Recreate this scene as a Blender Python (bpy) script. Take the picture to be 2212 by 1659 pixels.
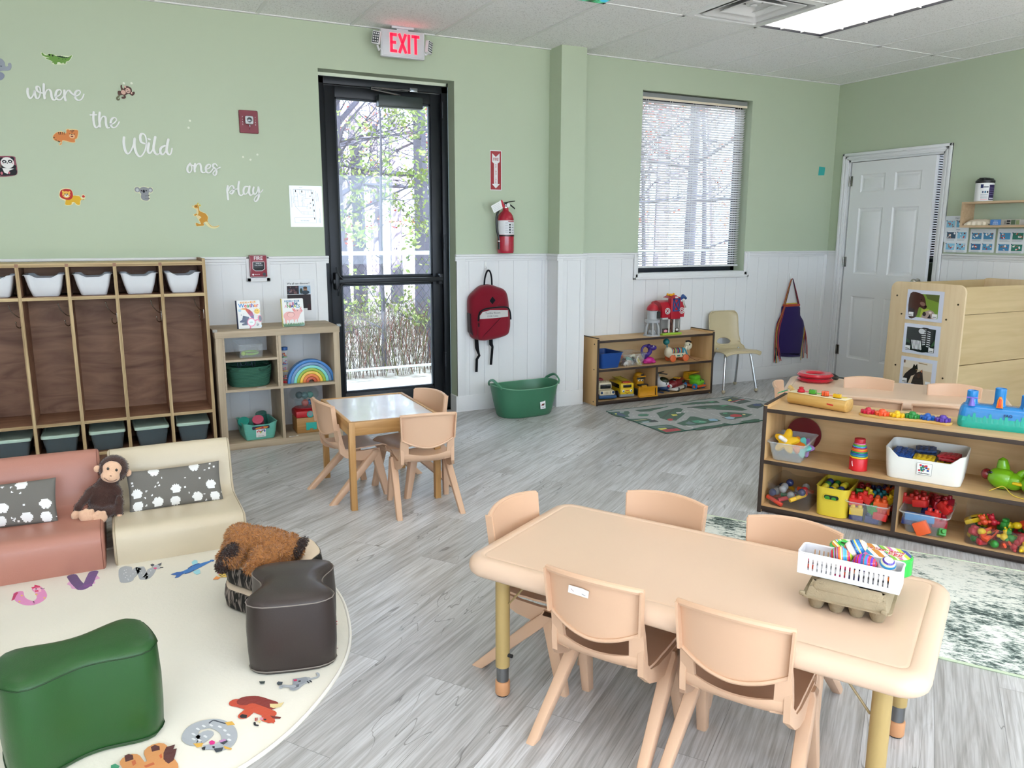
import bpy,bmesh,math,random
from math import sin,cos,pi,radians as rad
from mathutils import Matrix,Vector,Euler,noise as mnoise
for _o in list(bpy.data.objects): bpy.data.objects.remove(_o)
SC=bpy.context.scene
COL=SC.collection
# ---------------------------------------------------------------- camera, world, exposure
CAMP=Vector((-6.2364,-5.5278,1.3707))
_r=Vector((0.89227,-0.45149,0.00264));_u=Vector((0.08286,0.16950,0.98204));_f=Vector((0.44383,0.87603,-0.18865))
cd=bpy.data.cameras.new('camera');cam=bpy.data.objects.new('camera',cd);COL.objects.link(cam)
cam.matrix_world=Matrix(((_r.x,_u.x,-_f.x,CAMP.x),(_r.y,_u.y,-_f.y,CAMP.y),(_r.z,_u.z,-_f.z,CAMP.z),(0,0,0,1)))
cd.sensor_width=36.0;cd.lens=1695.828/2212*36.0;cd.clip_start=0.05;cd.clip_end=200
SC.camera=cam
w=bpy.data.worlds.new('world');SC.world=w;w.use_nodes=True
_n=w.node_tree.nodes;_bg=_n['Background'];_bg.inputs[0].default_value=(0.66,0.82,1.0,1);_bg.inputs[1].default_value=14.0
SC.view_settings.view_transform='Standard';SC.view_settings.look='None'
SC.view_settings.gamma=1.0;SC.view_settings.use_curve_mapping=False
SC.view_settings.exposure=-0.45
SC.cycles.max_bounces=7;SC.cycles.diffuse_bounces=4;SC.cycles.glossy_bounces=3;SC.cycles.transparent_max_bounces=24;SC.cycles.transmission_bounces=4
SC.cycles.caustics_reflective=False;SC.cycles.caustics_refractive=False
SC.cycles.sample_clamp_indirect=6.0
LAMP=4.0   # strength of the ceiling troffers
sl=bpy.data.lights.new('bounce_sun','SUN');sl.energy=60.0;sl.angle=rad(1);so=bpy.data.objects.new('bounce_sun',sl);COL.objects.link(so)
so.rotation_euler=Vector((-.12,-1,.80)).to_track_quat('Z','Y').to_euler();so.location=(-5,-16,12)     # high sun added behind the camera; its bounce through front openings brightens the ceiling
# ---------------------------------------------------------------- colours and materials
def lin(h,a=1.0):
    if isinstance(h,(tuple,list)): return (*h[:3],a)
    h=h.lstrip('#');v=[int(h[i:i+2],16)/255 for i in (0,2,4)]
    return tuple((c/12.92 if c <= .04045 else ((c+.055)/1.055) ** 2.4) for c in v)+(a,)
M={}
def newmat(name):
    m=bpy.data.materials.new(name);m.use_nodes=True
    nt=m.node_tree;b=nt.nodes['Principled BSDF'];M[name]=m
    return m,nt,b
def N(nt,t,**kw):
    n=nt.nodes.new(t)
    for k,v in kw.items():
        if k.startswith('i_'): n.inputs[k[2:].replace('_',' ')].default_value=v
        else: setattr(n,k,v)
    return n
def bump(nt,b,scale,strength,dist=.002,coord='Object',vec=None):
    t=N(nt,'ShaderNodeTexCoord');n=N(nt,'ShaderNodeTexNoise');n.inputs['Scale'].default_value=scale;n.inputs['Detail'].default_value=3
    bp=N(nt,'ShaderNodeBump');bp.inputs['Strength'].default_value=strength;bp.inputs['Distance'].default_value=dist
    nt.links.new(vec or t.outputs[coord],n.inputs['Vector']);nt.links.new(n.outputs['Fac'],bp.inputs['Height']);nt.links.new(bp.outputs[0],b.inputs['Normal'])
def vcmat(name,rough=.4,metallic=0,spec=.5,coat=0,nscale=0,nstr=0,sheen=0,var=.06,vscale=9,sss=0,trans=0):
    """a surface whose colour comes from the mesh's own paint, with a little natural variation"""
    m,nt,b=newmat(name)
    a=N(nt,'ShaderNodeVertexColor',layer_name='Col')
    tc=N(nt,'ShaderNodeTexCoord');nz=N(nt,'ShaderNodeTexNoise');nz.inputs['Scale'].default_value=vscale
    mr=N(nt,'ShaderNodeMapRange');mr.inputs['To Min'].default_value=1 -var;mr.inputs['To Max'].default_value=1+var
    mx=N(nt,'ShaderNodeVectorMath',operation='SCALE')
    nt.links.new(tc.outputs['Object'],nz.inputs['Vector']);nt.links.new(nz.outputs['Fac'],mr.inputs['Value'])
    nt.links.new(a.outputs['Color'],mx.inputs[0]);nt.links.new(mr.outputs[0],mx.inputs['Scale']);nt.links.new(mx.outputs[0],b.inputs['Base Color'])
    b.inputs['Roughness'].default_value=rough;b.inputs['Metallic'].default_value=metallic;b.inputs['Specular IOR Level'].default_value=spec
    b.inputs['Coat Weight'].default_value=coat;b.inputs['Sheen Weight'].default_value=sheen
    if nscale: bump(nt,b,nscale,nstr)
    return m
vcmat('plastic',.38,nscale=160,nstr=.06);vcmat('gloss',.16,coat=.3);vcmat('matte',.75);vcmat('paper',.55,spec=.35,var=.02)
vcmat('laminated',.12,coat=.6,var=.02)
vcmat('metal',.25,metallic=1.0);vcmat('fabric',.95,spec=.1,nscale=420,nstr=.5,sheen=.3);vcmat('vinyl',.36,spec=.4,nscale=260,nstr=.18,var=.03)
vcmat('plush',.95,spec=.1,nscale=120,nstr=.8,sheen=.5,var=.16,vscale=40);vcmat('pulp',.95,spec=.1,nscale=300,nstr=.8,var=.08,vscale=60)
vcmat('paint',.6,spec=.3,nscale=90,nstr=.05,var=.015,vscale=2);vcmat('rope',.9,spec=.1,nscale=200,nstr=.8)
def clear(name,col,op,rough=.1):
    m,nt,b=newmat(name);b.inputs['Base Color'].default_value=lin(col);b.inputs['Roughness'].default_value=rough
    b.inputs['Alpha'].default_value=op
    bump(nt,b,30,.05)
clear('clear_plastic','#e8eef0',.11,.10);clear('smoke_plastic','#8a8480',.10,.08);clear('frosted_plastic','#e4eaec',.24,.25);clear('grey_clear','#5d6a70',.62,.2);clear('dome','#90b0b0',.22,.05)
def glass():
    m,nt,b=newmat('glass');nt.nodes.remove(b);o=nt.nodes['Material Output']
    t=N(nt,'ShaderNodeBsdfTransparent');t.inputs[0].default_value=(.97,.99,1,1);g=N(nt,'ShaderNodeBsdfGlossy');g.inputs['Roughness'].default_value=.02
    fr=N(nt,'ShaderNodeFresnel');fr.inputs[0].default_value=1.35;mx=N(nt,'ShaderNodeMixShader')
    nt.links.new(fr.outputs[0],mx.inputs[0]);nt.links.new(t.outputs[0],mx.inputs[1]);nt.links.new(g.outputs[0],mx.inputs[2]);nt.links.new(mx.outputs[0],o.inputs[0])
glass()
def emis(name,col,s):
    m,nt,b=newmat(name);b.inputs['Base Color'].default_value=lin(col);b.inputs['Emission Color'].default_value=lin(col);b.inputs['Emission Strength'].default_value=s
    return m
emis('exit_red','#ff1030',3.0);emis('lamp_white','#fffdf6',LAMP)
def wood(name,c1,c2,axis=0,freq=(3,60),rough=.5,coat=0,knots=.5,spec=.4):
    m,nt,b=newmat(name);tc=N(nt,'ShaderNodeTexCoord');mp=N(nt,'ShaderNodeMapping')
    sc=[freq[1]]*3;sc[axis]=freq[0];mp.inputs['Scale'].default_value=sc
    n1=N(nt,'ShaderNodeTexNoise');n1.inputs['Scale'].default_value=1;n1.inputs['Detail'].default_value=6;n1.inputs['Distortion'].default_value=knots
    n2=N(nt,'ShaderNodeTexNoise');n2.inputs['Scale'].default_value=.12;n2.inputs['Detail'].default_value=3;n2.inputs['Distortion'].default_value=1.5
    ad=N(nt,'ShaderNodeMath',operation='ADD');cr=N(nt,'ShaderNodeValToRGB');cr.color_ramp.elements[0].position=.75;cr.color_ramp.elements[1].position=1.25 if False else 1.0
    ml=N(nt,'ShaderNodeMapRange');ml.inputs['From Min'].default_value=.7;ml.inputs['From Max'].default_value=1.3
    cr.color_ramp.elements[0].position=0;cr.color_ramp.elements[0].color=lin(c1);cr.color_ramp.elements[1].color=lin(c2)
    L=nt.links.new
    L(tc.outputs['Object'],mp.inputs[0]);L(mp.outputs[0],n1.inputs['Vector']);L(mp.outputs[0],n2.inputs['Vector'])
    L(n1.outputs['Fac'],ad.inputs[0]);L(n2.outputs['Fac'],ad.inputs[1]);L(ad.outputs[0],ml.inputs[0]);L(ml.outputs[0],cr.inputs[0]);L(cr.outputs[0],b.inputs['Base Color'])
    b.inputs['Roughness'].default_value=rough;b.inputs['Coat Weight'].default_value=coat;b.inputs['Specular IOR Level'].default_value=spec
    bp=N(nt,'ShaderNodeBump');bp.inputs['Strength'].default_value=.08;bp.inputs['Distance'].default_value=.001;L(n1.outputs['Fac'],bp.inputs['Height']);L(bp.outputs[0],b.inputs['Normal'])
wood('maple','#c9a272','#e0bd8c',0,(2,26));wood('maple_v','#c9a06c','#dfba86',2,(2,26));wood('birch','#dcc096','#ecd6b0',2,(2,24));wood('birch_h','#c2a87a','#d6bd90',0,(2,24))
wood('oak','#a8957c','#c8b69c',0,(2.5,50),.6);wood('oak_v','#a8957c','#c6b398',2,(2.5,50),.6)
wood('luan','#75503e','#b58a6c',0,(2.2,9),.55,knots=2.2);wood('ply_edge','#8a6c46','#dcc394',2,(3,240),.6);wood('ply_edge_h','#8a6c46','#dcc394',0,(3,240),.6)
wood('pine','#a87a45','#cfa168',2,(4,60),.45);wood('pine_x','#a87a45','#cfa168',0,(4,60),.45);wood('pine_y','#a87a45','#cfa168',1,(4,60),.45)
wood('ash','#b89a78','#d0b491',1,(3,50),.55);wood('toy_wood','#c79a50','#e0b870',0,(6,80),.35,.2)
# ---------------------------------------------------------------- mesh builder
def T(x=0,y=0,z=0,rx=0,ry=0,rz=0,s=1):
    return Matrix.Translation((x,y,z)) @ Euler((rad(rx),rad(ry),rad(rz))).to_matrix().to_4x4() @ (Matrix.Scale(s,4) if not isinstance(s,(tuple,list)) else Matrix.Diagonal((*s,1)))
def rr(w,h,r,n=4,cx=0,cy=0):
    r=min(r,w/2 -1e-5,h/2 -1e-5);P=[]
    for (sx,sy,a0) in ((1,1,0),(-1,1,90),(-1,-1,180),(1,-1,270)):
        for i in range(n+1):
            a=rad(a0+90*i/n);P.append((cx+sx*(w/2 -r)+r*cos(a),cy+sy*(h/2 -r)+r*sin(a)))
    return P
def ell(cx,cy,rx,ry=None,n=20,a0=0,rot=0):
    ry=rx if ry is None else ry;P=[];cr,sr=cos(rad(rot)),sin(rad(rot))
    for i in range(n):
        a=2*pi*i/n;x,y=rx*cos(a),ry*sin(a);P.append((cx+x*cr -y*sr,cy+x*sr+y*cr))
    return P
def area2(P): return sum(P[i][0]*P[(i+1) % len(P)][1] -P[(i+1) % len(P)][0]*P[i][1] for i in range(len(P)))/2
def offset(P,d):
    """move a counter-clockwise outline inwards by d"""
    n=len(P);Q=[]
    for i in range(n):
        a,b,c=Vector(P[i -1]),Vector(P[i]),Vector(P[(i+1) % n])
        e1=b -a;e2=c -b
        if e1.length < 1e-9: e1=e2
        if e2.length < 1e-9: e2=e1
        n1=Vector((-e1.y,e1.x)).normalized();n2=Vector((-e2.y,e2.x)).normalized();m=n1+n2
        m=m/max(.35,m.dot(n1)) if m.length > 1e-6 else n1
        Q.append((b.x+m.x*d,b.y+m.y*d))
    return Q
class MB:
    def __init__(s,c='#ffffff'): s.V=[];s.F=[];s.K=[];s.S=[];s.MI=[];s.c=c;s.mi=0
    def add(s,V,F,X=None,c=None,cols=None):
        o=len(s.V);k=lin(c if c is not None else s.c)
        for v in V: s.V.append(tuple(X @ Vector(v)) if X is not None else tuple(v))
        flip=X is not None and X.determinant() < 0
        for i,f in enumerate(F):
            s.F.append([o+a for a in (reversed(f) if flip else f)]);s.K.append(cols[i] if cols else k);s.MI.append(s.mi)
        return s
    def box(s,x0,x1,y0,y1,z0,z1,r=0,X=None,c=None,seg=2):
        if r <= 0:
            V=[(x,y,z) for x in (x0,x1) for y in (y0,y1) for z in (z0,z1)]
            F=[(0,1,3,2),(4,6,7,5),(0,4,5,1),(2,3,7,6),(0,2,6,4),(1,5,7,3)]
            return s.add(V,F,X,c)
        bm=bmesh.new();bmesh.ops.create_cube(bm,size=1)
        for v in bm.verts: v.co=((x0+x1)/2+v.co.x*(x1 -x0),(y0+y1)/2+v.co.y*(y1 -y0),(z0+z1)/2+v.co.z*(z1 -z0))
        r=min(r,(x1 -x0)*.49,(y1 -y0)*.49,(z1 -z0)*.49)
        bmesh.ops.bevel(bm,geom=bm.edges[:],offset=r,segments=seg,affect='EDGES',profile=.5)
        bm.verts.index_update();s.add([v.co[:] for v in bm.verts],[[v.index for v in f.verts] for f in bm.faces],X,c);bm.free();return s
    def cbox(s,cx,cy,cz,sx,sy,sz,r=0,X=None,c=None): return s.box(cx -sx/2,cx+sx/2,cy -sy/2,cy+sy/2,cz -sz/2,cz+sz/2,r,X,c)
    def loft(s,R,X=None,c=None,cap=(True,True),closed=False,cols=None,loop=True):
        n=len(R[0]);V=[p for r in R for p in r];F=[];K=[]
        k0=lin(c if c is not None else s.c)
        m=len(R)
        for j in range(m if closed else m -1):
            a,b=j*n,((j+1) % m)*n
            for i in range(n if loop else n -1):
                i2=(i+1) % n;F.append((a+i,a+i2,b+i2,b+i));K.append(lin(cols[j]) if cols else k0)
        if not closed and loop:
            if cap[0]: F.append(tuple(range(n))[::-1]);K.append(lin(cols[0]) if cols else k0)
            if cap[1]: F.append(tuple((m -1)*n+i for i in range(n)));K.append(lin(cols[-1]) if cols else k0)
        return s.add(V,F,X,c,K)
    def lathe(s,prof,n=24,X=None,c=None,cols=None,caps=True):
        """prof: (radius, z) from bottom to top"""
        R=[[(r*cos(2*pi*i/n),r*sin(2*pi*i/n),z) for i in range(n)] for r,z in prof]
        return s.loft(R,X,c,(caps and prof[0][0] > 1e-4,caps and prof[-1][0] > 1e-4),cols=cols)
    def cyl(s,p0,p1,r0,r1=None,n=16,c=None,X=None,bev=0):
        p0,p1=Vector(p0),Vector(p1);d=p1 -p0;L=d.length;r1=r0 if r1 is None else r1
        Q=Matrix.Translation(p0) @ d.to_track_quat('Z','Y').to_matrix().to_4x4();Q=X @ Q if X is not None else Q
        if bev: prof=[(r0 -bev,0),(r0 -bev*.3,bev*.3),(r0,bev),(r1,L -bev),(r1 -bev*.3,L -bev*.3),(r1 -bev,L)]
        else: prof=[(r0,0),(r1,L)]
        return s.lathe(prof,n,Q,c)
    def sph(s,cx,cy,cz,rx,ry=None,rz=None,nu=16,nv=10,c=None,X=None,rot=None,cols=None):
        ry=rx if ry is None else ry;rz=rx if rz is None else rz
        Q=Matrix.Translation((cx,cy,cz))
        if rot: Q=Q @ Euler(tuple(rad(a) for a in rot)).to_matrix().to_4x4()
        Q=Q @ Matrix.Diagonal((rx,ry,rz,1));Q=X @ Q if X is not None else Q
        return s.lathe([(max(1e-5,sin(pi*j/nv)),-cos(pi*j/nv)) for j in range(nv+1)],nu,Q,c,cols,caps=False)
    def tube(s,pts,r,n=8,c=None,X=None,closed=False,cap=True,flat=1.0,cols=None):
        P=[Vector(p) for p in pts];m=len(P);R=[]
        rs=r if isinstance(r,(list,tuple)) else [r]*m
        up=None
        for i in range(m):
            a=P[i -1] if (i > 0 or closed) else P[i];b=P[(i+1) % m] if (i < m -1 or closed) else P[i]
            t=(b -a).normalized() if (b -a).length > 1e-9 else Vector((0,0,1))
            if up is None: up=Vector((0,0,1)) if abs(t.z) < .9 else Vector((0,1,0))
            sd=t.cross(up)
            sd=sd.normalized() if sd.length > 1e-6 else Vector((1,0,0))
            up=sd.cross(t).normalized()
            R.append([tuple(P[i]+sd*(cos(2*pi*k/n)*rs[i])+up*(sin(2*pi*k/n)*rs[i]*flat)) for k in range(n)])
        return s.loft(R,X,c,(cap,cap),closed,cols)
    def prism(s,P,z0,z1,r=0,X=None,c=None,side=None,seg=2):
        if area2(P) < 0: P=P[::-1]
        if r:
            st=[(0,r)]+[(r*(1 -cos(pi/2*k/seg)),r*(1 -sin(pi/2*k/seg))) for k in range(seg+1)][::-1] if False else None
            prof=[(r*(1 -sin(pi/2*k/seg)),r*(1 -cos(pi/2*k/seg))) for k in range(seg+1)]   # (inset, height) bottom up
            lev=[(d,z0+h) for d,h in prof]+[(d,z1 -h) for d,h in prof[::-1]]
        else: lev=[(0,z0),(0,z1)]
        R=[[(x,y,z) for x,y in (offset(P,d) if d > 1e-9 else P)] for d,z in lev]
        cols=None
        if side is not None: cols=[side]*(len(lev) -1)+[c if c is not None else s.c]
        return s.loft(R,X,c,cols=cols)
    def flat(s,P,z=0,X=None,c=None):
        if area2(P) < 0: P=P[::-1]
        return s.add([(x,y,z) for x,y in P],[tuple(range(len(P)))],X,c)
    def stroke(s,P,w,z0=0,z1=.001,X=None,c=None,n=10,caps=True):
        """a flat ribbon of width w with round ends following a polyline"""
        P=[Vector(p) for p in P];ws=w if isinstance(w,(list,tuple)) else [w]*len(P);Lf=[];Rt=[]
        for i,p in enumerate(P):
            a=P[max(i -1,0)];b=P[min(i+1,len(P) -1)];t=(b -a).normalized();nn=Vector((-t.y,t.x))*ws[i]/2
            Lf.append(p+nn);Rt.append(p -nn)
        e=[]
        if caps:
            t=(P[-1] -P[-2]).normalized();a0=math.atan2(t.y,t.x)+pi/2
            e1=[(P[-1].x+ws[-1]/2*cos(a0 -pi*k/6),P[-1].y+ws[-1]/2*sin(a0 -pi*k/6)) for k in range(1,6)]
            t=(P[0] -P[1]).normalized();a0=math.atan2(t.y,t.x)+pi/2
            e0=[(P[0].x+ws[0]/2*cos(a0 -pi*k/6),P[0].y+ws[0]/2*sin(a0 -pi*k/6)) for k in range(1,6)]
        # built from quads so that crossing strokes stay clean
        for i in range(len(P) -1):
            q=[tuple(Rt[i]),tuple(Rt[i+1]),tuple(Lf[i+1]),tuple(Lf[i])];s.prism(q,z0,z1,0,X,c)
        if caps:
            s.prism([tuple(Lf[-1])]+e1+[tuple(Rt[-1])],z0,z1,0,X,c);s.prism([tuple(Rt[0])]+e0+[tuple(Lf[0])],z0,z1,0,X,c)
        return s
    def sheet(s,fn,nu,nv,th=0,X=None,c=None,colfn=None,flip=False):
        G=[[Vector(fn(i/nu,j/nv)) for i in range(nu+1)] for j in range(nv+1)]
        V=[];F=[];K=[];k0=lin(c if c is not None else s.c)
        for j in range(nv+1):
            for i in range(nu+1): V.append(tuple(G[j][i]))
        def id0(i,j): return j*(nu+1)+i
        for j in range(nv):
            for i in range(nu):
                F.append((id0(i,j),id0(i+1,j),id0(i+1,j+1),id0(i,j+1)));K.append(lin(colfn((i+.5)/nu,(j+.5)/nv)) if colfn else k0)
        if th:
            o=len(V)
            for j in range(nv+1):
                for i in range(nu+1):
                    du=G[j][min(i+1,nu)] -G[j][max(i -1,0)];dv=G[min(j+1,nv)][i] -G[max(j -1,0)][i]
                    n=du.cross(dv);n=n.normalized() if n.length > 1e-12 else Vector((0,0,1));V.append(tuple(G[j][i] -n*th))
            for j in range(nv):
                for i in range(nu):
                    F.append((o+id0(i,j),o+id0(i,j+1),o+id0(i+1,j+1),o+id0(i+1,j)));K.append(k0)
            for i in range(nu):
                F.append((id0(i+1,0),id0(i,0),o+id0(i,0),o+id0(i+1,0)));F.append((id0(i,nv),id0(i+1,nv),o+id0(i+1,nv),o+id0(i,nv)));K += [k0,k0]
            for j in range(nv):
                F.append((id0(0,j),id0(0,j+1),o+id0(0,j+1),o+id0(0,j)));F.append((id0(nu,j+1),id0(nu,j),o+id0(nu,j),o+id0(nu,j+1)));K += [k0,k0]
        if flip: F=[f[::-1] for f in F]
        return s.add(V,F,X,c,K)
    def text(s,t,size,depth=.0005,X=None,c=None,align='CENTER',sx=1.0,bold=0.0,cols=None,gap=1.0):
        """lettering in the built-in font, lying in the xy plane"""
        if cols:   # one colour per letter
            wd=[textgeo(ch if ch != ' ' else 'i',size,0,0)[2] for ch in t];tot=sum(wd)*sx*gap;x=-tot/2
            for i,ch in enumerate(t):
                if ch != ' ':
                    V,F,_w=textgeo(ch,size,depth,bold);Q=Matrix.Translation((x+wd[i]*sx*gap/2,0,0)) @ Matrix.Diagonal((sx,1,1,1));s.add(V,F,X @ Q if X is not None else Q,cols[i % len(cols)])
                x += wd[i]*sx*gap
            return s
        V,F,_w=textgeo(t,size,depth,bold,align);Q=Matrix.Diagonal((sx,1,1,1))
        return s.add(V,F,X @ Q if X is not None else Q,c)
    def build(s,name,mat,parent=None,ang=35,loc=None,mods=None,smooth=True):
        me=bpy.data.meshes.new(name);me.from_pydata(s.V,[],s.F)
        mats=mat if isinstance(mat,(list,tuple)) else [mat]
        for m in mats: me.materials.append(M[m])
        ca=me.color_attributes.new('Col','FLOAT_COLOR','CORNER')
        buf=[]
        for p,k in zip(me.polygons,s.K): buf.extend(list(k)*p.loop_total)
        ca.data.foreach_set('color',buf)
        if len(mats) > 1: me.polygons.foreach_set('material_index',s.MI)
        if smooth:
            me.polygons.foreach_set('use_smooth',[True]*len(me.polygons));me.set_sharp_from_angle(angle=rad(ang))
        me.update()
        o=bpy.data.objects.new(name,me);COL.objects.link(o)
        if parent: o.parent=parent
        if loc: o.location=loc
        return o
_tc={}
def textgeo(t,size,depth,bold=0.0,align='CENTER'):
    k=(t,round(size,5),round(depth,6),round(bold,5),align)
    if k in _tc: return _tc[k]
    cu=bpy.data.curves.new('t','FONT');cu.body=t;cu.size=size;cu.extrude=depth/2;cu.offset=bold;cu.align_x=align;cu.align_y='CENTER';cu.resolution_u=3
    o=bpy.data.objects.new('t',cu);COL.objects.link(o);dg=bpy.context.evaluated_depsgraph_get();me=bpy.data.meshes.new_from_object(o.evaluated_get(dg))
    V=[v.co[:] for v in me.vertices];V=[(a,b,c+depth/2) for a,b,c in V];F=[list(p.vertices) for p in me.polygons]
    bpy.data.objects.remove(o);bpy.data.curves.remove(cu);bpy.data.meshes.remove(me)
    wd=(max(v[0] for v in V) -min(v[0] for v in V)+size*.09) if V else size*.3
    _tc[k]=(V,F,wd);return _tc[k]
# ---------------------------------------------------------------- things
def tag(o,label=None,cat=None,group=None,kind=None):
    if label: o['label']=label
    if cat: o['category']=cat
    if group: o['group']=group
    if kind: o['kind']=kind
    return o
def thing(name,label,cat,loc=(0,0,0),rz=0,group=None,rot=None):
    o=bpy.data.objects.new(name,None);COL.objects.link(o);o.empty_display_size=.05;o.location=loc
    o.rotation_euler=tuple(rad(a) for a in rot) if rot else (0,0,rad(rz))
    return tag(o,label,cat,group)
def solo(mb,name,mat,label,cat,loc=(0,0,0),rz=0,group=None,rot=None,**k):
    o=mb.build(name,mat,**k);o.location=loc;o.rotation_euler=tuple(rad(a) for a in rot) if rot else (0,0,rad(rz));return tag(o,label,cat,group)
def struct(mb,name,mat,label=None,parent=None,**k):
    o=mb.build(name,mat,parent,**k)
    if not parent: o['kind']='structure'
    if label: o['label']=label
    return o
def dup(root,loc=None,rz=None,label=None,group=None,rot=None,scale=None):
    r=root.copy();COL.objects.link(r)
    if loc is not None: r.location=loc
    if rz is not None: r.rotation_euler=(0,0,rad(rz))
    if rot: r.rotation_euler=tuple(rad(a) for a in rot)
    if scale: r.scale=scale
    if label: r['label']=label
    if group: r['group']=group
    for ch in list(root.children):
        c=ch.copy();COL.objects.link(c);c.parent=r
        for g in list(ch.children):
            d=g.copy();COL.objects.link(d);d.parent=c
    return r
def smooth_path(P,k=6,closed=False):
    P=[Vector(p) for p in P];n=len(P);out=[]
    for i in range(n if closed else n -1):
        p0=P[(i -1) % n] if (closed or i > 0) else P[0];p1=P[i];p2=P[(i+1) % n];p3=P[(i+2) % n] if (closed or i+2 < n) else P[-1]
        for j in range(k):
            t=j/k;out.append(.5*((2*p1)+(p2 -p0)*t+(2*p0 -5*p1+4*p2 -p3)*t*t+(3*p1 -p0 -3*p2+p3)*t ** 3))
    if not closed: out.append(P[-1])
    return [tuple(p) for p in out]
RX=Matrix.Rotation(rad(90),4,'X')          # xy drawing plane -> upright, facing -Y
WALLR=Matrix(((0,0,-1,0),(-1,0,0,0),(0,1,0,0),(0,0,0,1)))   # xy drawing plane -> on the right wall, facing -X (x' = -Y, y' = Z)
WORDS={
 'where': [[(-6.578,2.182),(-6.581,2.166),(-6.579,2.145),(-6.571,2.13),(-6.559,2.141),(-6.55,2.161),(-6.546,2.174),(-6.545,2.157),(-6.54,2.134),(-6.53,2.134),(-6.519,2.156),(-6.516,2.186),(-6.524,2.199),(-6.533,2.195),(-6.533,2.179),(-6.524,2.168),(-6.508,2.164)],[(-6.495,2.214),(-6.499,2.177),(-6.498,2.135)],[(-6.496,2.153),(-6.485,2.178),(-6.472,2.187),(-6.463,2.175),(-6.462,2.149),(-6.456,2.132),(-6.446,2.131),(-6.439,2.141)],[(-6.44,2.15),(-6.42,2.159),(-6.41,2.177),(-6.414,2.189),(-6.427,2.187),(-6.437,2.172),(-6.441,2.148),(-6.432,2.134),(-6.416,2.135),(-6.401,2.153),(-6.394,2.166)],[(-6.393,2.187),(-6.395,2.161),(-6.392,2.132)],[(-6.391,2.161),(-6.38,2.184),(-6.368,2.189),(-6.358,2.175),(-6.347,2.167)],[(-6.344,2.158),(-6.322,2.167),(-6.311,2.182),(-6.315,2.193),(-6.329,2.19),(-6.339,2.175),(-6.34,2.15),(-6.327,2.137),(-6.311,2.142),(-6.3,2.157),(-6.293,2.174)]],
 'the': [[(-6.25,2.075),(-6.255,2.042),(-6.254,2.007),(-6.246,1.987),(-6.234,1.993),(-6.225,2.009)],[(-6.27,2.058),(-6.236,2.061)],[(-6.218,2.075),(-6.224,2.039),(-6.224,1.994)],[(-6.223,2.014),(-6.211,2.045),(-6.198,2.055),(-6.189,2.046),(-6.19,2.016),(-6.185,1.991),(-6.174,1.991)],[(-6.169,2.01),(-6.147,2.019),(-6.132,2.037),(-6.135,2.049),(-6.149,2.049),(-6.161,2.033),(-6.164,2.007),(-6.154,1.993),(-6.137,1.998),(-6.124,2.015),(-6.117,2.028)]],
 'Wild': [[(-6.098,1.938),(-6.102,1.909),(-6.099,1.868),(-6.088,1.844),(-6.073,1.851),(-6.057,1.88),(-6.043,1.917),(-6.038,1.938)],[(-6.04,1.933),(-6.044,1.902),(-6.042,1.871),(-6.034,1.843),(-6.02,1.829),(-6.004,1.839),(-5.987,1.868),(-5.977,1.905),(-5.976,1.942),(-5.984,1.963),(-5.999,1.965),(-6.008,1.948),(-6.006,1.919),(-5.991,1.909),(-5.976,1.908)],[(-5.963,1.937),(-5.955,1.934)],[(-5.962,1.91),(-5.967,1.89),(-5.971,1.865),(-5.962,1.851),(-5.949,1.865),(-5.939,1.881)],[(-5.923,1.95),(-5.931,1.918),(-5.938,1.881),(-5.931,1.854),(-5.919,1.846),(-5.906,1.855),(-5.899,1.867)],[(-5.871,1.901),(-5.891,1.891),(-5.901,1.871),(-5.896,1.851),(-5.884,1.849),(-5.869,1.869)],[(-5.849,1.939),(-5.857,1.911),(-5.864,1.874),(-5.858,1.853),(-5.846,1.849),(-5.837,1.865),(-5.832,1.886)]],
 'ones': [[(-5.732,1.799),(-5.748,1.778),(-5.751,1.754),(-5.741,1.743),(-5.729,1.754),(-5.724,1.776),(-5.732,1.795),(-5.722,1.789),(-5.707,1.784)],[(-5.703,1.798),(-5.708,1.774),(-5.708,1.752)],[(-5.705,1.769),(-5.693,1.793),(-5.677,1.801),(-5.67,1.786),(-5.669,1.759),(-5.66,1.746),(-5.645,1.75)],[(-5.64,1.767),(-5.618,1.777),(-5.611,1.791),(-5.618,1.799),(-5.633,1.79),(-5.641,1.771),(-5.636,1.75),(-5.62,1.747),(-5.603,1.764),(-5.594,1.778)],[(-5.571,1.79),(-5.58,1.803),(-5.593,1.8),(-5.597,1.786),(-5.584,1.773),(-5.577,1.757),(-5.581,1.738),(-5.592,1.732),(-5.599,1.743),(-5.59,1.758),(-5.571,1.773),(-5.553,1.783)]],
 'play': [[(-5.514,1.667),(-5.519,1.641),(-5.518,1.606),(-5.517,1.583)],[(-5.511,1.639),(-5.503,1.659),(-5.488,1.67),(-5.478,1.659),(-5.479,1.637),(-5.492,1.619),(-5.503,1.623),(-5.5,1.632),(-5.481,1.644),(-5.457,1.65)],[(-5.442,1.696),(-5.448,1.669),(-5.449,1.634),(-5.444,1.614),(-5.431,1.609),(-5.419,1.621)],[(-5.382,1.666),(-5.404,1.666),(-5.416,1.648),(-5.417,1.626),(-5.409,1.617),(-5.395,1.626),(-5.383,1.649)],[(-5.377,1.668),(-5.384,1.64),(-5.38,1.618),(-5.372,1.611),(-5.361,1.62)],[(-5.352,1.663),(-5.358,1.641),(-5.353,1.622),(-5.342,1.621),(-5.331,1.637),(-5.323,1.661)],[(-5.322,1.664),(-5.319,1.637),(-5.324,1.601),(-5.336,1.578),(-5.349,1.573),(-5.353,1.585),(-5.341,1.605),(-5.32,1.623),(-5.304,1.637),(-5.295,1.649)]],
}
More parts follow.
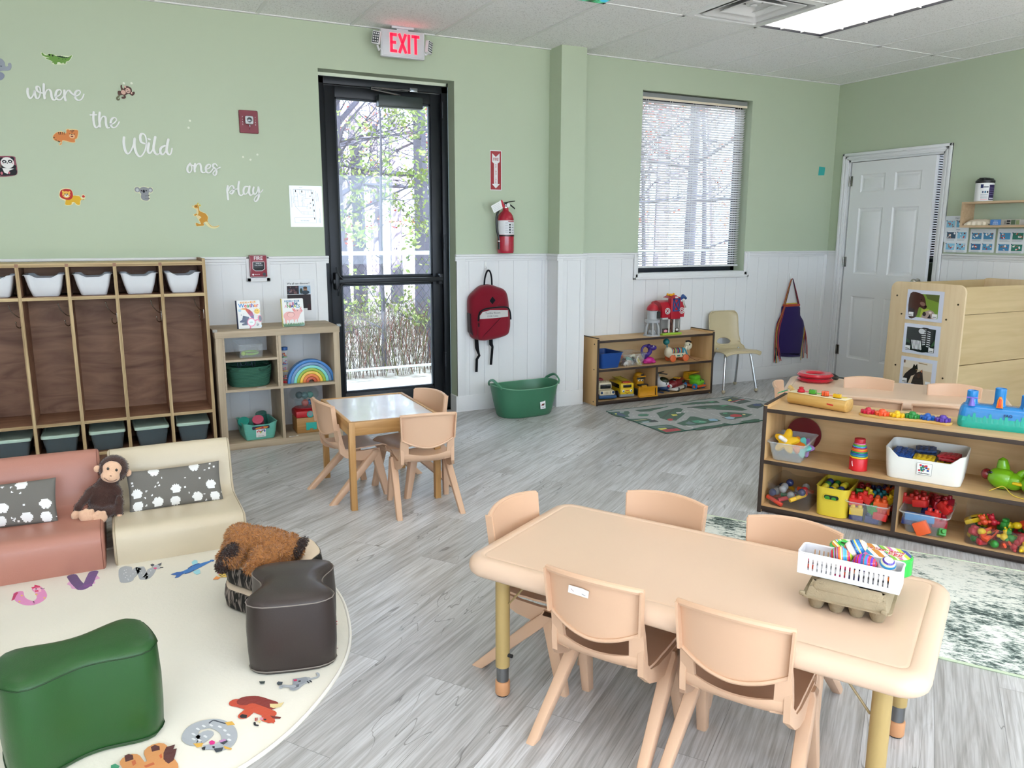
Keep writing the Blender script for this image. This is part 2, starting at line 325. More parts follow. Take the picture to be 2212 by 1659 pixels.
ANIMALS={
 'crocodile': [('p','#dfe6c8',[(-6.492,2.389),(-6.481,2.387),(-6.463,2.378),(-6.455,2.387),(-6.441,2.385),(-6.425,2.382),(-6.381,2.383),(-6.35,2.383),(-6.336,2.391),(-6.334,2.382),(-6.352,2.355),(-6.367,2.347),(-6.37,2.335),(-6.419,2.329),(-6.434,2.329),(-6.443,2.334),(-6.443,2.345),(-6.473,2.355),(-6.473,2.361),(-6.486,2.369),(-6.493,2.38)]),('p','#6f9a48',[(-6.49,2.387),(-6.484,2.387),(-6.476,2.377),(-6.462,2.376),(-6.455,2.384),(-6.428,2.383),(-6.42,2.376),(-6.382,2.378),(-6.357,2.375),(-6.338,2.388),(-6.339,2.38),(-6.353,2.358),(-6.369,2.35),(-6.373,2.339),(-6.382,2.338),(-6.385,2.345),(-6.39,2.338),(-6.398,2.338),(-6.401,2.343),(-6.414,2.342),(-6.418,2.332),(-6.43,2.33),(-6.433,2.337),(-6.441,2.337),(-6.441,2.346),(-6.47,2.357),(-6.47,2.36),(-6.452,2.362),(-6.483,2.37),(-6.49,2.379)]),('p','#243c28',[(-6.423,2.377),(-6.415,2.374),(-6.408,2.38),(-6.404,2.377),(-6.397,2.381),(-6.393,2.377),(-6.386,2.379),(-6.382,2.373),(-6.376,2.376),(-6.371,2.372),(-6.363,2.377),(-6.358,2.374),(-6.35,2.381),(-6.355,2.372),(-6.38,2.368),(-6.401,2.372)]),('e','#0c1010',(-6.451,2.379,0.004,0.006)),('e','#0c1010',(-6.435,2.377,0.004,0.005)),('e','#49752f',(-6.405,2.364,0.003,0.003)),('e','#49752f',(-6.386,2.362,0.003,0.003)),('e','#49752f',(-6.371,2.362,0.003,0.003))],
 'elephant': [('p','#9aa0aa',[(-6.758,2.336),(-6.699,2.337),(-6.687,2.332),(-6.678,2.318),(-6.677,2.298),(-6.67,2.295),(-6.662,2.302),(-6.663,2.309),(-6.659,2.314),(-6.651,2.317),(-6.646,2.311),(-6.647,2.294),(-6.655,2.28),(-6.669,2.274),(-6.693,2.271),(-6.724,2.26),(-6.751,2.264)]),('p','#8c93a4',[(-6.742,2.262),(-6.706,2.263),(-6.693,2.259),(-6.685,2.247),(-6.692,2.23),(-6.708,2.218),(-6.741,2.212)]),('e','#3a3e48',(-6.697,2.295,0.005,0.002)),('p','#b9aab2',[(-6.717,2.33),(-6.703,2.325),(-6.705,2.292),(-6.72,2.274),(-6.729,2.3)])],
 'panda': [('p','#8a4a58',[(-6.767,1.792),(-6.749,1.8),(-6.684,1.801),(-6.678,1.781),(-6.675,1.722),(-6.688,1.695),(-6.757,1.684),(-6.781,1.699)]),('e','#14161c',(-6.747,1.782,0.011,0.011)),('e','#14161c',(-6.695,1.787,0.011,0.012)),('p','#14161c',[(-6.759,1.744),(-6.683,1.752),(-6.682,1.732),(-6.677,1.717),(-6.686,1.697),(-6.704,1.694),(-6.752,1.69),(-6.764,1.699)]),('e','#eceae6',(-6.72,1.764,0.033,0.031)),('p','#eceae6',[(-6.749,1.734),(-6.689,1.732),(-6.714,1.721),(-6.725,1.701),(-6.741,1.708)]),('e','#14161c',(-6.735,1.77,0.011,0.009)),('e','#14161c',(-6.706,1.772,0.011,0.009)),('e','#f2f2f2',(-6.735,1.769,0.005,0.003)),('e','#f2f2f2',(-6.706,1.771,0.005,0.003)),('e','#101010',(-6.721,1.762,0.004,0.003)),('e','#d88a9a',(-6.742,1.758,0.003,0.002)),('e','#d88a9a',(-6.696,1.762,0.003,0.003)),('p','#6a5c54',[(-6.77,1.758),(-6.753,1.754),(-6.751,1.734),(-6.772,1.738)]),('e','#c8707e',(-6.754,1.704,0.006,0.009)),('e','#c8707e',(-6.717,1.708,0.005,0.007))],
 'tiger': [('p','#e6cf9a',[(-6.478,1.924),(-6.458,1.948),(-6.431,1.956),(-6.406,1.948),(-6.406,1.968),(-6.384,1.972),(-6.352,1.971),(-6.34,1.96),(-6.347,1.922),(-6.361,1.911),(-6.363,1.896),(-6.382,1.892),(-6.42,1.9),(-6.429,1.897),(-6.435,1.879),(-6.447,1.875),(-6.45,1.884),(-6.441,1.892),(-6.472,1.901)]),('p','#d9854a',[(-6.475,1.925),(-6.454,1.947),(-6.431,1.952),(-6.407,1.944),(-6.403,1.963),(-6.393,1.968),(-6.384,1.964),(-6.357,1.967),(-6.343,1.964),(-6.346,1.942),(-6.353,1.921),(-6.364,1.913),(-6.365,1.898),(-6.382,1.896),(-6.417,1.904),(-6.431,1.902),(-6.437,1.881),(-6.447,1.88),(-6.436,1.894),(-6.469,1.904)]),('e','#e7b98a',(-6.377,1.931,0.015,0.013)),('e','#7a2630',(-6.377,1.929,0.007,0.004)),('e','#1c1614',(-6.377,1.941,0.004,0.003)),('p','#2c2018',[(-6.447,1.951),(-6.443,1.951),(-6.442,1.934),(-6.445,1.935)]),('p','#2c2018',[(-6.438,1.951),(-6.434,1.952),(-6.433,1.934),(-6.436,1.936)]),('p','#2c2018',[(-6.427,1.952),(-6.424,1.952),(-6.423,1.935),(-6.425,1.936)]),('p','#2c2018',[(-6.417,1.953),(-6.414,1.953),(-6.413,1.935),(-6.415,1.937)]),('p','#2c2018',[(-6.384,1.965),(-6.381,1.966),(-6.38,1.957),(-6.383,1.958)]),('p','#2c2018',[(-6.376,1.967),(-6.371,1.967),(-6.374,1.949),(-6.377,1.949)]),('p','#2c2018',[(-6.366,1.967),(-6.362,1.967),(-6.366,1.958),(-6.369,1.958)]),('p','#2c2018',[(-6.391,1.945),(-6.383,1.944),(-6.384,1.942),(-6.391,1.943)]),('p','#2c2018',[(-6.369,1.943),(-6.361,1.946),(-6.36,1.943),(-6.368,1.941)]),('p','#2c2018',[(-6.474,1.92),(-6.468,1.921),(-6.468,1.915),(-6.474,1.915)]),('p','#2c2018',[(-6.466,1.907),(-6.458,1.906),(-6.459,1.902),(-6.465,1.903)]),('p','#2c2018',[(-6.454,1.901),(-6.441,1.897),(-6.443,1.893),(-6.454,1.897)])],
 'lion': [('p','#ece2b0',[(-6.477,1.588),(-6.466,1.619),(-6.442,1.628),(-6.415,1.626),(-6.401,1.605),(-6.4,1.587),(-6.372,1.588),(-6.362,1.575),(-6.356,1.591),(-6.344,1.593),(-6.338,1.583),(-6.343,1.565),(-6.361,1.561),(-6.37,1.531),(-6.391,1.531),(-6.399,1.546),(-6.417,1.53),(-6.449,1.529),(-6.449,1.553),(-6.471,1.567)]),('p','#e0b02c',[(-6.433,1.584),(-6.373,1.584),(-6.363,1.572),(-6.355,1.565),(-6.345,1.568),(-6.349,1.562),(-6.361,1.564),(-6.369,1.549),(-6.371,1.534),(-6.386,1.533),(-6.4,1.548),(-6.413,1.546),(-6.418,1.532),(-6.447,1.532),(-6.443,1.558)]),('p','#b82c2c',[(-6.473,1.588),(-6.468,1.606),(-6.462,1.616),(-6.452,1.62),(-6.441,1.624),(-6.427,1.624),(-6.413,1.621),(-6.406,1.612),(-6.403,1.597),(-6.404,1.582),(-6.411,1.569),(-6.423,1.561),(-6.444,1.562),(-6.459,1.568),(-6.469,1.575)]),('e','#f0bd50',(-6.438,1.591,0.021,0.02)),('e','#f0bd50',(-6.454,1.608,0.005,0.007)),('e','#f0bd50',(-6.42,1.606,0.005,0.006)),('e','#f5ead0',(-6.437,1.585,0.012,0.01)),('e','#14100c',(-6.444,1.594,0.003,0.004)),('e','#14100c',(-6.432,1.594,0.003,0.004)),('e','#20120c',(-6.437,1.588,0.004,0.003)),('e','#c86a48',(-6.452,1.585,0.004,0.003)),('e','#c86a48',(-6.423,1.587,0.003,0.004)),('e','#c02c2c',(-6.348,1.582,0.008,0.007))],
 'monkey': [('p','#5a4038',[(-6.092,2.241),(-6.084,2.244),(-6.084,2.23),(-6.077,2.222),(-6.069,2.239),(-6.046,2.237),(-6.033,2.226),(-6.032,2.206),(-6.021,2.211),(-6.018,2.199),(-6.033,2.185),(-6.05,2.196),(-6.07,2.186),(-6.068,2.174),(-6.079,2.165),(-6.092,2.167),(-6.091,2.175),(-6.08,2.178),(-6.083,2.185),(-6.093,2.186),(-6.103,2.182),(-6.111,2.19),(-6.11,2.206),(-6.101,2.21),(-6.091,2.211),(-6.093,2.227)]),('e','#d8b0a0',(-6.08,2.202,0.013,0.013)),('e','#d8b0a0',(-6.068,2.234,0.006,0.007)),('e','#dcb6a6',(-6.054,2.214,0.014,0.015)),('e','#e2beae',(-6.035,2.201,0.004,0.006)),('e','#15100e',(-6.058,2.218,0.003,0.003)),('e','#15100e',(-6.049,2.211,0.003,0.003)),('e','#3a2420',(-6.056,2.207,0.004,0.002)),('p','#6a6a50',[(-6.103,2.184),(-6.098,2.183),(-6.109,2.169),(-6.114,2.162),(-6.106,2.161),(-6.107,2.169),(-6.103,2.166),(-6.104,2.156),(-6.115,2.152),(-6.122,2.16),(-6.119,2.173)])],
 'koala': [('p','#d8d8b8',[(-6.067,1.634),(-6.058,1.648),(-6.03,1.647),(-6.01,1.652),(-5.983,1.646),(-5.962,1.645),(-5.961,1.619),(-5.974,1.608),(-5.982,1.606),(-5.982,1.567),(-6.005,1.561),(-6.033,1.57),(-6.035,1.596),(-6.035,1.605),(-6.061,1.614)]),('e','#8e9094',(-6.049,1.63,0.016,0.016)),('e','#8e9094',(-5.975,1.63,0.014,0.015)),('e','#c4c6c8',(-6.049,1.628,0.008,0.01)),('e','#c4c6c8',(-5.975,1.628,0.008,0.009)),('p','#8e9094',[(-6.034,1.637),(-6.013,1.648),(-5.986,1.638),(-5.985,1.614),(-5.988,1.601),(-5.988,1.571),(-6.005,1.564),(-6.027,1.572),(-6.032,1.588),(-6.029,1.605),(-6.036,1.615)]),('e','#101216',(-6.026,1.624,0.004,0.004)),('e','#101216',(-5.999,1.625,0.004,0.004)),('e','#181a20',(-6.013,1.621,0.007,0.009)),('p','#7a7c80',[(-6.009,1.595),(-5.986,1.599),(-5.987,1.594),(-6.008,1.59)]),('p','#7a7c80',[(-6.01,1.581),(-5.986,1.58),(-5.987,1.575),(-6.011,1.576)]),('e','#2a2a2a',(-5.986,1.597,0.003,0.003)),('e','#2a2a2a',(-5.986,1.578,0.003,0.003))],
 'kangaroo': [('p','#e4d9a4',[(-5.74,1.533),(-5.738,1.54),(-5.726,1.54),(-5.718,1.547),(-5.708,1.551),(-5.701,1.561),(-5.697,1.551),(-5.689,1.549),(-5.684,1.54),(-5.69,1.532),(-5.696,1.534),(-5.697,1.519),(-5.692,1.507),(-5.676,1.499),(-5.66,1.492),(-5.648,1.479),(-5.645,1.464),(-5.65,1.444),(-5.645,1.431),(-5.632,1.416),(-5.611,1.409),(-5.585,1.416),(-5.581,1.41),(-5.597,1.399),(-5.618,1.395),(-5.641,1.401),(-5.657,1.414),(-5.672,1.431),(-5.678,1.431),(-5.674,1.418),(-5.678,1.41),(-5.713,1.408),(-5.723,1.411),(-5.726,1.424),(-5.724,1.432),(-5.711,1.429),(-5.696,1.427),(-5.704,1.444),(-5.719,1.473),(-5.724,1.469),(-5.735,1.479),(-5.733,1.485),(-5.715,1.492),(-5.716,1.514),(-5.732,1.523)]),('p','#c98f34',[(-5.726,1.537),(-5.718,1.544),(-5.704,1.545),(-5.698,1.532),(-5.699,1.517),(-5.694,1.505),(-5.676,1.496),(-5.662,1.49),(-5.652,1.476),(-5.648,1.463),(-5.652,1.444),(-5.645,1.428),(-5.632,1.413),(-5.614,1.407),(-5.585,1.414),(-5.584,1.412),(-5.607,1.405),(-5.624,1.406),(-5.64,1.416),(-5.655,1.439),(-5.672,1.435),(-5.678,1.428),(-5.676,1.415),(-5.706,1.412),(-5.719,1.411),(-5.723,1.423),(-5.721,1.431),(-5.698,1.422),(-5.694,1.43),(-5.702,1.452),(-5.688,1.467),(-5.716,1.481),(-5.723,1.473),(-5.73,1.482),(-5.714,1.489),(-5.709,1.48),(-5.703,1.495),(-5.704,1.516),(-5.709,1.525),(-5.715,1.521),(-5.726,1.529)]),('p','#c9b84e',[(-5.71,1.548),(-5.701,1.56),(-5.698,1.548),(-5.703,1.546)]),('e','#c4b45a',(-5.692,1.541,0.006,0.006)),('e','#0e0c10',(-5.715,1.535,0.003,0.004)),('e','#101010',(-5.734,1.537,0.002,0.002)),('p','#e2cfa0',[(-5.713,1.516),(-5.708,1.524),(-5.704,1.516),(-5.704,1.501),(-5.711,1.493),(-5.715,1.495)]),('p','#e2cfa0',[(-5.716,1.476),(-5.71,1.481),(-5.694,1.469),(-5.697,1.461),(-5.704,1.453)])],
}
RUGART=[('s','#e58fc4',0.034,[(-6.657,-2.162),(-6.647,-2.22),(-6.625,-2.263),(-6.601,-2.285),(-6.582,-2.271),(-6.574,-2.237),(-6.584,-2.184),(-6.597,-2.148)]),('p','#c2185b',[(-6.663,-2.149),(-6.672,-2.164),(-6.674,-2.225),(-6.665,-2.22),(-6.662,-2.184),(-6.657,-2.157)]),('p','#f7b8cf',[(-6.609,-2.121),(-6.586,-2.128),(-6.579,-2.186),(-6.597,-2.192),(-6.609,-2.152)]),('p','#d81b60',[(-6.617,-2.127),(-6.607,-2.127),(-6.607,-2.107),(-6.588,-2.127),(-6.585,-2.143),(-6.603,-2.14),(-6.611,-2.146)]),('p','#d81b60',[(-6.603,-2.164),(-6.591,-2.166),(-6.588,-2.182),(-6.6,-2.181)]),('s','#3a2a3a',0.003,[(-6.585,-2.149),(-6.577,-2.162),(-6.57,-2.159)]),('p','#2a2030',[(-6.602,-2.147),(-6.596,-2.148),(-6.596,-2.158),(-6.601,-2.156)]),('p','#f2c35a',[(-6.648,-2.191),(-6.644,-2.185),(-6.638,-2.196),(-6.642,-2.203)]),('p','#f2c35a',[(-6.599,-2.204),(-6.595,-2.198),(-6.589,-2.209),(-6.593,-2.216)]),('p','#f2c35a',[(-6.569,-2.251),(-6.565,-2.246),(-6.56,-2.256),(-6.564,-2.263)]),('p','#f2c35a',[(-6.651,-2.244),(-6.647,-2.239),(-6.642,-2.249),(-6.646,-2.256)]),('p','#e3a6cf',[(-6.494,-2.158),(-6.483,-2.122),(-6.472,-2.128),(-6.444,-2.234),(-6.476,-2.21),(-6.481,-2.18)]),('p','#e3a6cf',[(-6.397,-2.096),(-6.378,-2.154),(-6.398,-2.165),(-6.394,-2.198),(-6.41,-2.2),(-6.407,-2.128)]),('s','#5d3a72',0.036,[(-6.479,-2.082),(-6.462,-2.154),(-6.441,-2.22)]),('s','#6a3f80',0.036,[(-6.402,-2.082),(-6.411,-2.137),(-6.42,-2.195),(-6.436,-2.223)]),('p','#7a3f8a',[(-6.435,-2.198),(-6.406,-2.192),(-6.404,-2.219),(-6.423,-2.224),(-6.434,-2.219)]),('s','#a9adb2',0.034,[(-6.289,-2.089),(-6.292,-2.143),(-6.284,-2.217),(-6.261,-2.185),(-6.236,-2.115),(-6.226,-2.165),(-6.219,-2.233),(-6.202,-2.21),(-6.188,-2.156)]),('s','#a9adb2',0.05,[(-6.285,-2.102),(-6.286,-2.167),(-6.282,-2.223)]),('p','#e9ebec',[(-6.292,-2.115),(-6.289,-2.112),(-6.287,-2.118),(-6.289,-2.121)]),('p','#e9ebec',[(-6.287,-2.14),(-6.284,-2.137),(-6.281,-2.143),(-6.284,-2.146)]),('p','#e9ebec',[(-6.294,-2.152),(-6.292,-2.149),(-6.289,-2.155),(-6.292,-2.158)]),('p','#e9ebec',[(-6.284,-2.174),(-6.281,-2.171),(-6.278,-2.177),(-6.281,-2.18)]),('p','#e9ebec',[(-6.289,-2.193),(-6.287,-2.19),(-6.284,-2.195),(-6.287,-2.198)]),('p','#e9ebec',[(-6.281,-2.213),(-6.278,-2.21),(-6.276,-2.215),(-6.278,-2.218)]),('p','#e9ebec',[(-6.271,-2.186),(-6.268,-2.183),(-6.266,-2.188),(-6.268,-2.191)]),('p','#e9ebec',[(-6.261,-2.169),(-6.258,-2.166),(-6.256,-2.172),(-6.259,-2.175)]),('p','#e9ebec',[(-6.251,-2.147),(-6.248,-2.144),(-6.246,-2.149),(-6.249,-2.152)]),('p','#e9ebec',[(-6.243,-2.125),(-6.24,-2.122),(-6.238,-2.128),(-6.24,-2.131)]),('p','#e9ebec',[(-6.234,-2.144),(-6.231,-2.141),(-6.229,-2.147),(-6.231,-2.15)]),('p','#e9ebec',[(-6.229,-2.176),(-6.227,-2.173),(-6.224,-2.179),(-6.227,-2.182)]),('p','#e9ebec',[(-6.225,-2.209),(-6.222,-2.206),(-6.22,-2.211),(-6.222,-2.214)]),('p','#e9ebec',[(-6.218,-2.223),(-6.215,-2.22),(-6.213,-2.225),(-6.215,-2.228)]),('p','#e9ebec',[(-6.21,-2.211),(-6.207,-2.208),(-6.205,-2.213),(-6.208,-2.216)]),('p','#e9ebec',[(-6.203,-2.189),(-6.2,-2.187),(-6.197,-2.192),(-6.2,-2.195)]),('p','#e9ebec',[(-6.196,-2.169),(-6.193,-2.166),(-6.19,-2.171),(-6.193,-2.174)]),('p','#e9ebec',[(-6.279,-2.224),(-6.276,-2.221),(-6.274,-2.227),(-6.277,-2.23)]),('p','#e9ebec',[(-6.284,-2.113),(-6.282,-2.11),(-6.279,-2.116),(-6.282,-2.119)]),('p','#b9bcc2',[(-6.186,-2.117),(-6.163,-2.115),(-6.153,-2.151),(-6.161,-2.166),(-6.18,-2.156)]),('p','#3c4048',[(-6.191,-2.103),(-6.183,-2.098),(-6.176,-2.111),(-6.181,-2.126),(-6.19,-2.118)]),('p','#4a4e56',[(-6.165,-2.114),(-6.148,-2.102),(-6.152,-2.129),(-6.159,-2.128)]),('p','#e0387a',[(-6.183,-2.144),(-6.172,-2.145),(-6.167,-2.155),(-6.177,-2.161)]),('p','#20242a',[(-6.157,-2.149),(-6.145,-2.153),(-6.145,-2.161),(-6.157,-2.158)]),('p','#9fdbe6',[(-6.035,-2.152),(-6.023,-2.135),(-6.012,-2.146),(-6.013,-2.175),(-6.034,-2.193)]),('p','#9fdbe6',[(-6.04,-2.252),(-6.012,-2.244),(-6.014,-2.287),(-6.028,-2.294),(-6.036,-2.276)]),('s','#2f78c4',[0.024,0.034,0.036,0.022,0.006],[(-6.082,-2.25),(-6.05,-2.236),(-6.016,-2.208),(-5.984,-2.189),(-5.959,-2.175)]),('p','#1f5fae',[(-6.122,-2.244),(-6.1,-2.233),(-6.077,-2.239),(-6.073,-2.254),(-6.097,-2.289),(-6.11,-2.288),(-6.102,-2.264)]),('s','#1d4f94',0.007,[(-6.052,-2.213),(-6.034,-2.193),(-6.01,-2.182)]),('s','#1d4f94',0.006,[(-6.068,-2.263),(-6.048,-2.254),(-6.035,-2.243)]),('p','#f3a84a',[(-5.907,-2.251),(-5.894,-2.229),(-5.88,-2.247),(-5.888,-2.311),(-5.916,-2.308)]),('p','#e8642c',[(-5.933,-2.272),(-5.92,-2.261),(-5.916,-2.28),(-5.927,-2.297),(-5.935,-2.29)]),('p','#f6d264',[(-5.951,-2.335),(-5.928,-2.308),(-5.907,-2.335),(-5.913,-2.375),(-5.943,-2.366)]),('p','#e0218a',[(-5.952,-2.318),(-5.943,-2.306),(-5.93,-2.312),(-5.942,-2.328)]),('p','#f29a4a',[(-5.975,-2.371),(-5.96,-2.346),(-5.946,-2.364),(-5.956,-2.38)]),('s','#2a1c20',0.004,[(-5.946,-2.343),(-5.938,-2.357),(-5.921,-2.349)]),('p','#e0387a',[(-5.918,-2.356),(-5.909,-2.35),(-5.912,-2.367)]),('s','#cf4a2a',0.036,[(-6.015,-3.289),(-5.997,-3.306),(-5.977,-3.332)]),('s','#8e2a1c',0.045,[(-5.989,-3.293),(-5.962,-3.305),(-5.936,-3.337),(-5.924,-3.351)]),('p','#ecd79a',[(-5.925,-3.342),(-5.905,-3.352),(-5.886,-3.352),(-5.899,-3.371),(-5.919,-3.369),(-5.927,-3.359)]),('s','#d4502c',0.034,[(-5.977,-3.332),(-5.953,-3.364),(-5.932,-3.395)]),('s','#d4502c',0.034,[(-5.974,-3.342),(-5.991,-3.357),(-6.001,-3.366)]),('p','#1c1c20',[(-6.014,-3.365),(-6.005,-3.358),(-5.993,-3.37),(-5.997,-3.384),(-6.011,-3.376)]),('p','#d4502c',[(-5.955,-3.387),(-5.924,-3.398),(-5.927,-3.439),(-5.945,-3.435),(-5.961,-3.414)]),('p','#7a2a1c',[(-5.935,-3.401),(-5.908,-3.423),(-5.912,-3.429),(-5.93,-3.419)]),('p','#d4502c',[(-5.942,-3.428),(-5.931,-3.445),(-5.931,-3.426)]),('p','#e6a0b4',[(-5.963,-3.398),(-5.953,-3.403),(-5.957,-3.413),(-5.964,-3.409)]),('p','#ecd79a',[(-5.973,-3.412),(-5.961,-3.414),(-5.967,-3.424)]),('s','#1c1c20',0.006,[(-5.98,-3.416),(-5.98,-3.427),(-5.974,-3.433)]),('p','#141414',[(-5.954,-3.41),(-5.947,-3.413),(-5.949,-3.42),(-5.955,-3.417)]),('s','#b8483a',0.003,[(-5.974,-3.395),(-5.976,-3.407)]),('s','#b8483a',0.003,[(-5.97,-3.396),(-5.972,-3.408)]),('s','#b4b9bf',0.042,[(-6.109,-3.414),(-6.133,-3.43),(-6.149,-3.401),(-6.135,-3.368),(-6.108,-3.361),(-6.078,-3.373),(-6.055,-3.412),(-6.052,-3.45),(-6.062,-3.477),(-6.076,-3.483)]),('s','#e6e8ea',0.006,[(-6.141,-3.391),(-6.137,-3.399)]),('s','#e6e8ea',0.006,[(-6.128,-3.372),(-6.124,-3.38)]),('s','#e6e8ea',0.006,[(-6.112,-3.365),(-6.108,-3.373)]),('s','#e6e8ea',0.006,[(-6.093,-3.371),(-6.089,-3.379)]),('s','#e6e8ea',0.006,[(-6.072,-3.389),(-6.068,-3.397)]),('s','#e6e8ea',0.006,[(-6.061,-3.413),(-6.058,-3.42)]),('s','#e6e8ea',0.006,[(-6.055,-3.438),(-6.051,-3.445)]),('s','#e6e8ea',0.006,[(-6.056,-3.462),(-6.052,-3.469)]),('s','#e6e8ea',0.006,[(-6.143,-3.415),(-6.139,-3.422)]),('s','#e6e8ea',0.006,[(-6.129,-3.427),(-6.125,-3.435)]),('s','#e6e8ea',0.006,[(-6.113,-3.417),(-6.109,-3.425)]),('s','#3c4450',0.004,[(-6.094,-3.361),(-6.083,-3.354),(-6.069,-3.368),(-6.054,-3.385)]),('p','#eab64a',[(-6.055,-3.379),(-6.036,-3.382),(-6.031,-3.402),(-6.05,-3.396)]),('p','#b0b6bf',[(-6.121,-3.46),(-6.096,-3.463),(-6.072,-3.482),(-6.078,-3.499),(-6.116,-3.48)]),('p','#3a4048',[(-6.097,-3.486),(-6.073,-3.492),(-6.078,-3.506),(-6.093,-3.505)]),('p','#3a4048',[(-6.079,-3.468),(-6.062,-3.461),(-6.059,-3.471),(-6.071,-3.48)]),('p','#e0218a',[(-6.105,-3.451),(-6.097,-3.446),(-6.09,-3.457),(-6.093,-3.468),(-6.103,-3.466)]),('p','#eab64a',[(-6.144,-3.439),(-6.119,-3.449),(-6.125,-3.462),(-6.136,-3.46)]),('p','#eab64a',[(-6.072,-3.485),(-6.053,-3.508),(-6.055,-3.512),(-6.07,-3.5)]),('p','#15181c',[(-6.126,-3.468),(-6.115,-3.467),(-6.118,-3.481),(-6.124,-3.477)]),('p','#c88ac0',[(-6.08,-3.457),(-6.065,-3.458),(-6.062,-3.466),(-6.077,-3.467)]),('p','#15181c',[(-6.099,-3.474),(-6.093,-3.477),(-6.094,-3.485),(-6.099,-3.483)]),('s','#e09a5a',0.05,[(-6.298,-3.438),(-6.289,-3.469),(-6.283,-3.497)]),('p','#5a2620',[(-6.311,-3.412),(-6.301,-3.409),(-6.291,-3.419),(-6.29,-3.439),(-6.309,-3.441)]),('s','#e09a5a',0.058,[(-6.236,-3.423),(-6.228,-3.467),(-6.215,-3.518)]),('p','#5a2620',[(-6.247,-3.404),(-6.237,-3.399),(-6.226,-3.411),(-6.226,-3.428),(-6.245,-3.427)]),('p','#5c2a22',[(-6.218,-3.446),(-6.21,-3.423),(-6.188,-3.422),(-6.194,-3.441),(-6.185,-3.442),(-6.196,-3.49),(-6.209,-3.499),(-6.22,-3.478)]),('s','#e09a5a',0.05,[(-6.283,-3.491),(-6.241,-3.486)]),('p','#cf6a3a',[(-6.295,-3.446),(-6.286,-3.443),(-6.284,-3.461),(-6.292,-3.467)]),('p','#cf6a3a',[(-6.267,-3.48),(-6.244,-3.475),(-6.241,-3.486),(-6.262,-3.49)]),('p','#d8662f',[(-6.229,-3.453),(-6.223,-3.446),(-6.222,-3.464),(-6.226,-3.469)]),('p','#3f9a70',[(-6.343,-3.439),(-6.333,-3.437),(-6.323,-3.452),(-6.33,-3.473),(-6.343,-3.467)]),('s','#a9adb2',0.03,[(-5.843,-3.292),(-5.819,-3.272),(-5.801,-3.267)]),('s','#b4b8bc',0.008,[(-5.807,-3.264),(-5.785,-3.266),(-5.766,-3.264),(-5.761,-3.252),(-5.763,-3.242)]),('p','#9a9fa6',[(-5.838,-3.242),(-5.798,-3.25),(-5.796,-3.279),(-5.829,-3.283),(-5.846,-3.286)]),('p','#d01a5a',[(-5.838,-3.248),(-5.828,-3.249),(-5.828,-3.259),(-5.837,-3.258)]),('p','#15181e',[(-5.825,-3.261),(-5.818,-3.261),(-5.819,-3.268),(-5.826,-3.267)]),('s','#15181e',0.004,[(-5.801,-3.277),(-5.798,-3.286)]),('s','#15181e',0.004,[(-5.793,-3.275),(-5.79,-3.285)]),('p','#6a7078',[(-5.843,-3.28),(-5.826,-3.28),(-5.831,-3.294),(-5.843,-3.294)]),('s','#b4b8bc',0.012,[(-5.842,-3.286),(-5.861,-3.275),(-5.875,-3.266),(-5.88,-3.273)]),('p','#3a444c',[(-5.887,-3.243),(-5.881,-3.237),(-5.869,-3.245),(-5.874,-3.259),(-5.886,-3.254)]),('p','#39463f',[(-5.934,-3.21),(-5.917,-3.217),(-5.921,-3.229),(-5.932,-3.225)]),('s','#d81b40',0.006,[(-5.643,-2.933),(-5.623,-2.939)]),('s','#d81b40',0.006,[(-5.646,-2.946),(-5.628,-2.959)]),('s','#8a2a4a',0.0025,[(-5.685,-3.114),(-5.666,-3.123)]),('s','#8a2a4a',0.0025,[(-5.685,-3.114),(-5.668,-3.109)]),('s','#8a2a4a',0.0025,[(-5.7,-3.171),(-5.689,-3.177)])]
